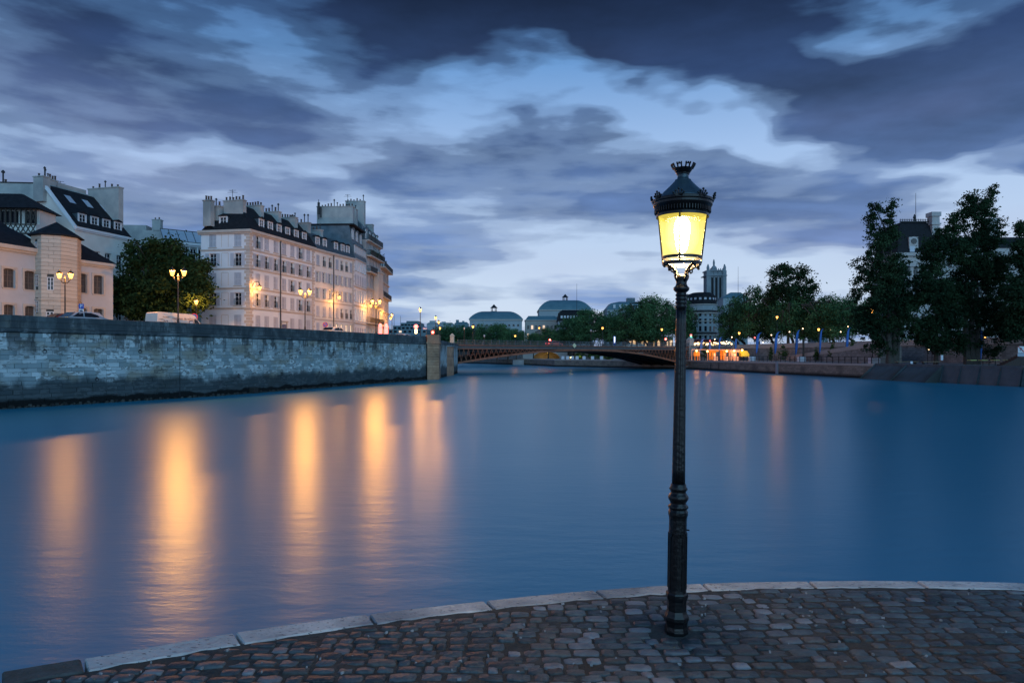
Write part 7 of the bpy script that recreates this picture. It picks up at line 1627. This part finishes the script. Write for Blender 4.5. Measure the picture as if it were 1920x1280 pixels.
# ------------------------------------------------------------------ town hall pavilion on the right
Y = 196; XH = PX(1682, Y); th = thing('town_hall', 'ornate stone town hall with steep slate pavilion roof and tall chimneys behind the poplars', 'building', (XH, Y, SZ)); hx = lambda px: PX(px, Y) - XH; hz = lambda py: PZ(py, Y) - SZ
M_hall = pmat('hall_stone', (.38, .38, .38), (.48, .47, .46), rough=.85, scale=.4)
g = MB(); g.box(0, hx(1766), 0, 14, 0, hz(480)); g.box(-.6, hx(1766) + .6, -.6, 14, hz(480), hz(474)); g.box(-.3, hx(1766) + .3, -.3, 14, hz(500), hz(497)); g.box(hx(1766), hx(1990), 3, 16, 0, hz(462)); g.build('wall', M_hall, th)
x0, x1 = 0, hx(1762); g = MB(); lv = [(rect(x0 + .2, x1, .2, 13), hz(474)), (rect(x0 + 1.0, x1 - .6, 1.0, 12), hz(440)), (rect(x0 + 2.2, x1 - 1.6, 2.4, 11), hz(418)), (rect(x0 + 2.8, x1 - 2.0, 3, 10), hz(413))]; roof_loft(th, lv, M_slate)
g = MB(); g.box(x0 + 2.4, x1 - 1.6, 2.6, 3.0, hz(413), hz(411))
for k in range(13): x = x0 + 2.5 + (x1 - x0 - 4.3) * k / 12; g.tube((x, 2.8, hz(411)), (x, 2.8, hz(406.5)), .12, .05, 5)
g.lathe([(.5, hz(412)), (.25, hz(405)), (.45, hz(403)), (.1, hz(396))], 8, c=(hx(1730), 4)); g.box(x0 + 2.4, x1 - 1.6, 2.65, 2.95, hz(408.5), hz(407.7)); g.build('ridge_cresting', M_ironm, th)
def hall_chimney(pa, pb, pt, pbm, y0): g = MB(); g.box(hx(pa) + .3, hx(pb) - .3, y0, y0 + 2.4, hz(pbm), hz(pt + 8)); g.box(hx(pa), hx(pb), y0 - .3, y0 + 2.7, hz(pt + 8), hz(pt)); g.box(hx(pa), hx(pb), y0 - .3, y0 + 2.7, hz(pt + 24), hz(pt + 21)); g.lathe([(.9, 0), (.9, .1)], 12) if False else None; return g.build('chimney', M_hall, th)
hall_chimney(1750, 1768, 396, 474, 1); hall_chimney(1880, 1902, 401, 470, 6)
g = MB(); g.T = Matrix.Translation((hx(1714), .3, hz(452))); g.box(-1.3, 1.3, -.1, 3, -2.2, 1.2); g.T = g.T @ Matrix.Rotation(R(90), 4, 'X'); g.lathe([(1.35, -.1), (1.35, .15)], 16); g.build('round_dormer', M_hall, th); g = MB(); g.T = Matrix.Translation((hx(1714), .0, hz(452))) @ Matrix.Rotation(R(90), 4, 'X'); g.lathe([(.8, .0), (.8, .06)], 14); g.T = Matrix(); g.build('window', M_glass, th)
g = MB(); g.box(-.7, .7, 0, .1, 0, 1.6); g.build('window', M_skyl, th, (hx(1711), .1, hz(472)))
mw_ = MB(); mw_.box(-.55, .55, -.05, .1, 0, 2.6); mw_.lathe([(.55, 2.55), (.3, 3.0)], 8); wm_ = mw_.mesh('window', M_glass)
for zz_ in (510, 535, 560, 600): 
    for px in (1690, 1703, 1717, 1731, 1745, 1758): place('window', wm_, th, (hx(px), -.03, hz(zz_) - 1.2))
roof_loft(th, [(rect(hx(1766), hx(1990), 2.8, 16), hz(462)), (rect(hx(1766), hx(1980), 5, 13), hz(440)), (rect(hx(1766), hx(1980), 7, 11), hz(437))], M_slate)
for px in range(1780, 1960, 14): place('window', wm_, th, (hx(px), 2.96, hz(500))); place('window', wm_, th, (hx(px), 2.96, hz(550)))

# ------------------------------------------------------------------ right bank lamps and small lights
for px, py, Y, pw, lab in ((1457, 595, 184, 2600, 'bright orange lit street lamp in front of the tall loose-crowned tree'), (1636, 583, 113, 500, 'bright orange lit street lamp in the leaves of the first poplar'), (1535, 618, 178, 500, 'small orange lit lamp beside the fourth tall blue flag'), (1241, 618, 205, 500, 'yellow lit lamp just left of the foreground lamp post, across the river'),
                           (966, 630, 240, 300, 'small orange lamp between the two far theatres'), (1011, 615, 262, 300, 'white-orange lamp in front of the larger theatre'), (1386, 625, 200, 1200, 'orange lamp among the trees right of the curved corner building'), (1846, 634, 122, 200, 'small orange lamp beside the tall narrow flag among the poplars')):
    zb_ = SZ if px not in (1636, 1846) else (LQ if px == 1846 else LQ); single_lamp(lab, PX(px, Y), Y, zb_, PZ(py, Y) - .3 - zb_, pw, group='lit lamps across the river', sc=1.25)
traffic_light('red traffic light with orange glow just left of the foreground lamp post', 1248, 635.6, 200, SZ, E_red, sc=2.2)
traffic_light('small red traffic light on the upper bank above the stalls', 1331, 639, 190, SZ, E_redm, sc=1.6)
traffic_light('red traffic light on the bridge beside the red-lit car', 1031, 637, 200, SZ, E_red, sc=2.0)
traffic_light('red traffic light beside the flag right of the yellow stall', 1415, 633, 190, SZ, E_redm, sc=1.6)
rr = random.Random(9); M_bul = ematf('festoon_bulb', (1, .62, .26), 5)
fst = thing('festoon_lights', 'string of small warm lights along the upper quay above the orange stalls', 'string lights', (PX(1300, 192), 192, SZ)); g = MB(); g.sphere((0, 0, 0), .2, 6, 4); bm2 = g.mesh('bulb', M_bul); g = MB()
L_ = PX(1372, 190) - PX(1300, 190)
for k in range(34): x = L_ * k / 33 + rr.uniform(-.1, .1); place('bulb', bm2, fst, (x, 0, 1.0 + .5 * abs(math.sin(k * .55)) + rr.uniform(-.25, .25)), 0, (rr.uniform(.6, 1.3),) * 3)
for k in range(7): g.tube((L_ * k / 6, .3, 0), (L_ * k / 6, .3, 2.2), .05, n=5)
g.build('pole', M_ironm, fst)['kind'] = 'stuff'
# cafe awning behind
g = MB(); w = PX(1352, 235) - PX(1290, 235); g.box(0, w, 0, 6, 0, 3.2); g._add([(0, -1.6, 2.5), (w, -1.6, 2.5), (w, 0, 3.4), (0, 0, 3.4)], [(0, 1, 2, 3)]); caf = tag(g.build('cafe_front', pmat('dark_red_awning', (.12, .02, .02), (.16, .03, .03), rough=.8), None, (PX(1290, 235), 235, SZ)), 'dark red cafe front below the curved corner building', 'cafe')
for k in range(8): g = MB(); g.box(-.5, .5, -.08, 0, .6, 2.3); g.build('window', E_win, caf, (w * (k + .5) / 8, -.02, 0))
# warm shopfronts under the plane trees
t = thing('arcade', 'row of warm-lit shopfronts glimpsed under the plane trees left of the foreground lamp', 'building', (PX(1170, 262), 262, SZ)); w = PX(1262, 262) - PX(1170, 262); g = MB(); g.box(0, w, 0, 5, 0, 5.0); g.build('wall', pmat('warm_shopfront', (.4, .25, .18), (.5, .34, .25), rough=.8, scale=.8), t)
for k in range(12): g = MB(); g.box(-.45, .45, -.08, 0, .4, 2.8 + (k % 3) * .4); g.build('shop_window', E_win if k % 3 else pmat('dull_pane', (.3, .2, .15), rough=.4), t, (w * (k + .5) / 12, -.02, 0))
for k, (px, lab) in enumerate(((1180, 'pale car with bright headlights left of the lit shopfronts'), (1196, 'second pale lit car passing the shopfronts'))):
    Y = 215; car(lab, PX(px, Y), Y, SZ + .02, math.pi, (.6, .58, .52), 'cream_car_paint', 'cars passing on the upper right bank'); 
# scattered distant lights among the right trees: each a lantern on a short pole
BL = ['small warm light above the festoon bulbs under the curved building', 'small warm light just above the palm crown', 'small warm light between the fourth and fifth tall flags', 'small warm light left of the last flag before the poplars', 'small warm light high beside the last blue flag of the row', 'small warm light at the parapet right of the yellow stall', 'small warm light in the leaves of the first poplar, low down', 'small warm light near the ground under the single-trunk tree', 'small warm light high in the huge poplar', 'small warm light in the crown of the single-trunk tree', 'small warm light between the first two tall flags', 'small warm light left of the palm among the dark trunks', 'small warm light under the plane tree beside the curved building', 'small warm light at the right end of the festoon bulbs']
for k, (px, py, Y) in enumerate(((1340, 636, 196), (1505, 616, 192), (1558, 618, 192), (1576, 622, 188), (1590, 612, 185), (1430, 642, 190), (1664, 620, 125), (1740, 655, 112), (1843, 592, 125), (1748, 625, 125), (1446, 628, 198), (1480, 622, 200), (1372, 632, 200), (1362, 640, 192))):
    t = thing('bank_light', BL[k], 'light', (PX(px, Y), Y, SZ if px < 1600 else LQ), 0, 'small lights among the right-bank trees'); zz_ = PZ(py, Y) - t.location[2]; g = MB(); g.tube((0, .1, 0), (0, .1, zz_), .05, n=5); g.build('pole', M_ironm, t); g = MB(); g.sphere((0, -.1, zz_), .16, 6, 5); g.build('bulb', ematf('distant_bulb', (1, .7, .4), 5), t)
# yellow-topped tables, fence, bins, sign at far right
M_ytab = pmat('yellow_table_top', (.50, .52, .16), (.58, .6, .2), rough=.5, scale=2)
for px, lab in ((1822.5, 'yellow-topped table farthest left under the poplars'), (1843, 'second yellow-topped table from the left, beside the tall flag'), (1866, 'middle yellow-topped table of the row of five'), (1889, 'fourth yellow-topped table, left of the R sign'), (1912, 'yellow-topped table at the right edge, under the R sign')):
    Y = 96; t = thing('park_table', lab, 'table', (PX(px, Y), Y, LQ), 0, 'yellow-topped tables on the quay'); g = MB(); g.bevbox(-.42, .42, -.4, .4, .70, .78, .01); o = g.build('table_top', M_ytab, t); g = MB(); g.tube((0, 0, 0), (0, 0, .7), .06); g.lathe([(.3, 0), (.28, .04)], 10); g.build('leg', M_ironm, t)
    for s_ in (-1, 1): g = MB(); g.box(s_ * .85 - .2, s_ * .85 + .2, -.3, .3, .4, .46); g.tube((s_ * .85, 0, 0), (s_ * .85, 0, .4), .04); g.build('seat', M_ironm, t)
Y = 84; t = thing('river_sign', 'white R sign with a plate below on a pole at the right edge', 'sign', (PX(1915, Y), Y, LQ)); h = PZ(662, Y) - LQ + .35
g = MB(); g.tube((0, .05, 0), (0, .05, h), .04); g.build('pole', M_ironm, t); g = MB(); g.box(-.42, .42, -.03, .03, h - .3, h + .5); g.build('plate', M_white, t); g = MB(); g.box(-.45, .45, -.02, .04, h - .75, h - .34); g.build('lower_plate', pmat('blue_grey_plate', (.35, .42, .5), rough=.5), t); place('lettering', text_mesh('R', .72, M_ink), t, (-.05, -.04, h + .08), (R(90), 0, 0))
g = MB(); g._add([(-.42, -.036, h + .5), (-.34, -.036, h + .5), (.42, -.036, h - .22), (.42, -.036, h - .3), (.34, -.036, h - .3), (-.42, -.036, h + .42)], [(0, 5, 4, 3, 2, 1)]); g.build('slash', M_red, t)
# stairs: dark flight rising to the right
t = thing('stone_stairs', 'dark flight of steps climbing to the right at the right edge of the photo', 'stairs', (PX(1880, 92), 92, LQ), R(-20)); g = MB(); g.box(0, 1, 0, 2.4, 0, 1); stp = g.mesh('step', pmat('dark_step', (.05, .04, .035), (.07, .055, .05), rough=.8, scale=2))
for k in range(14): place('step', stp, t, (.32 * k, 0, 0), 0, (.32, 1, .19 * (k + 1)))
# benches and low boards under the trees
for px, Y, w, lab in ((1700, 104, 3.4, 'long low wooden bench right of the first poplar'), (1745, 102, 2.6, 'low wooden bench with pale edge under the single-trunk tree')):
    t = thing('bench', lab, 'bench', (PX(px, Y), Y, LQ)); g = MB(); g.box(-w / 2, w / 2, -.3, .3, .42, .5); g.build('seat', pmat('bench_wood', (.20, .13, .08), (.28, .2, .13), rough=.7, scale=4), t)
    for s_ in (-1, 1): g = MB(); g.box(s_ * w * .4 - .1, s_ * w * .4 + .1, -.25, .25, 0, .42); g.build('leg', M_ironm, t)
for px, Y, lab in ((1766, 100, 'small white notice board under the poplars'), (1709, 100, 'tiny white bin near the edge of the sloping embankment')):
    g = MB(); g.box(-.16, .16, -.05, .05, .4 if px > 1750 else 0, 1.15 if px > 1750 else .35); tag(g.build('notice_board', M_box, None, (PX(px, Y), Y, LQ + .3 if px > 1750 else LQ + .2)), lab, 'board')
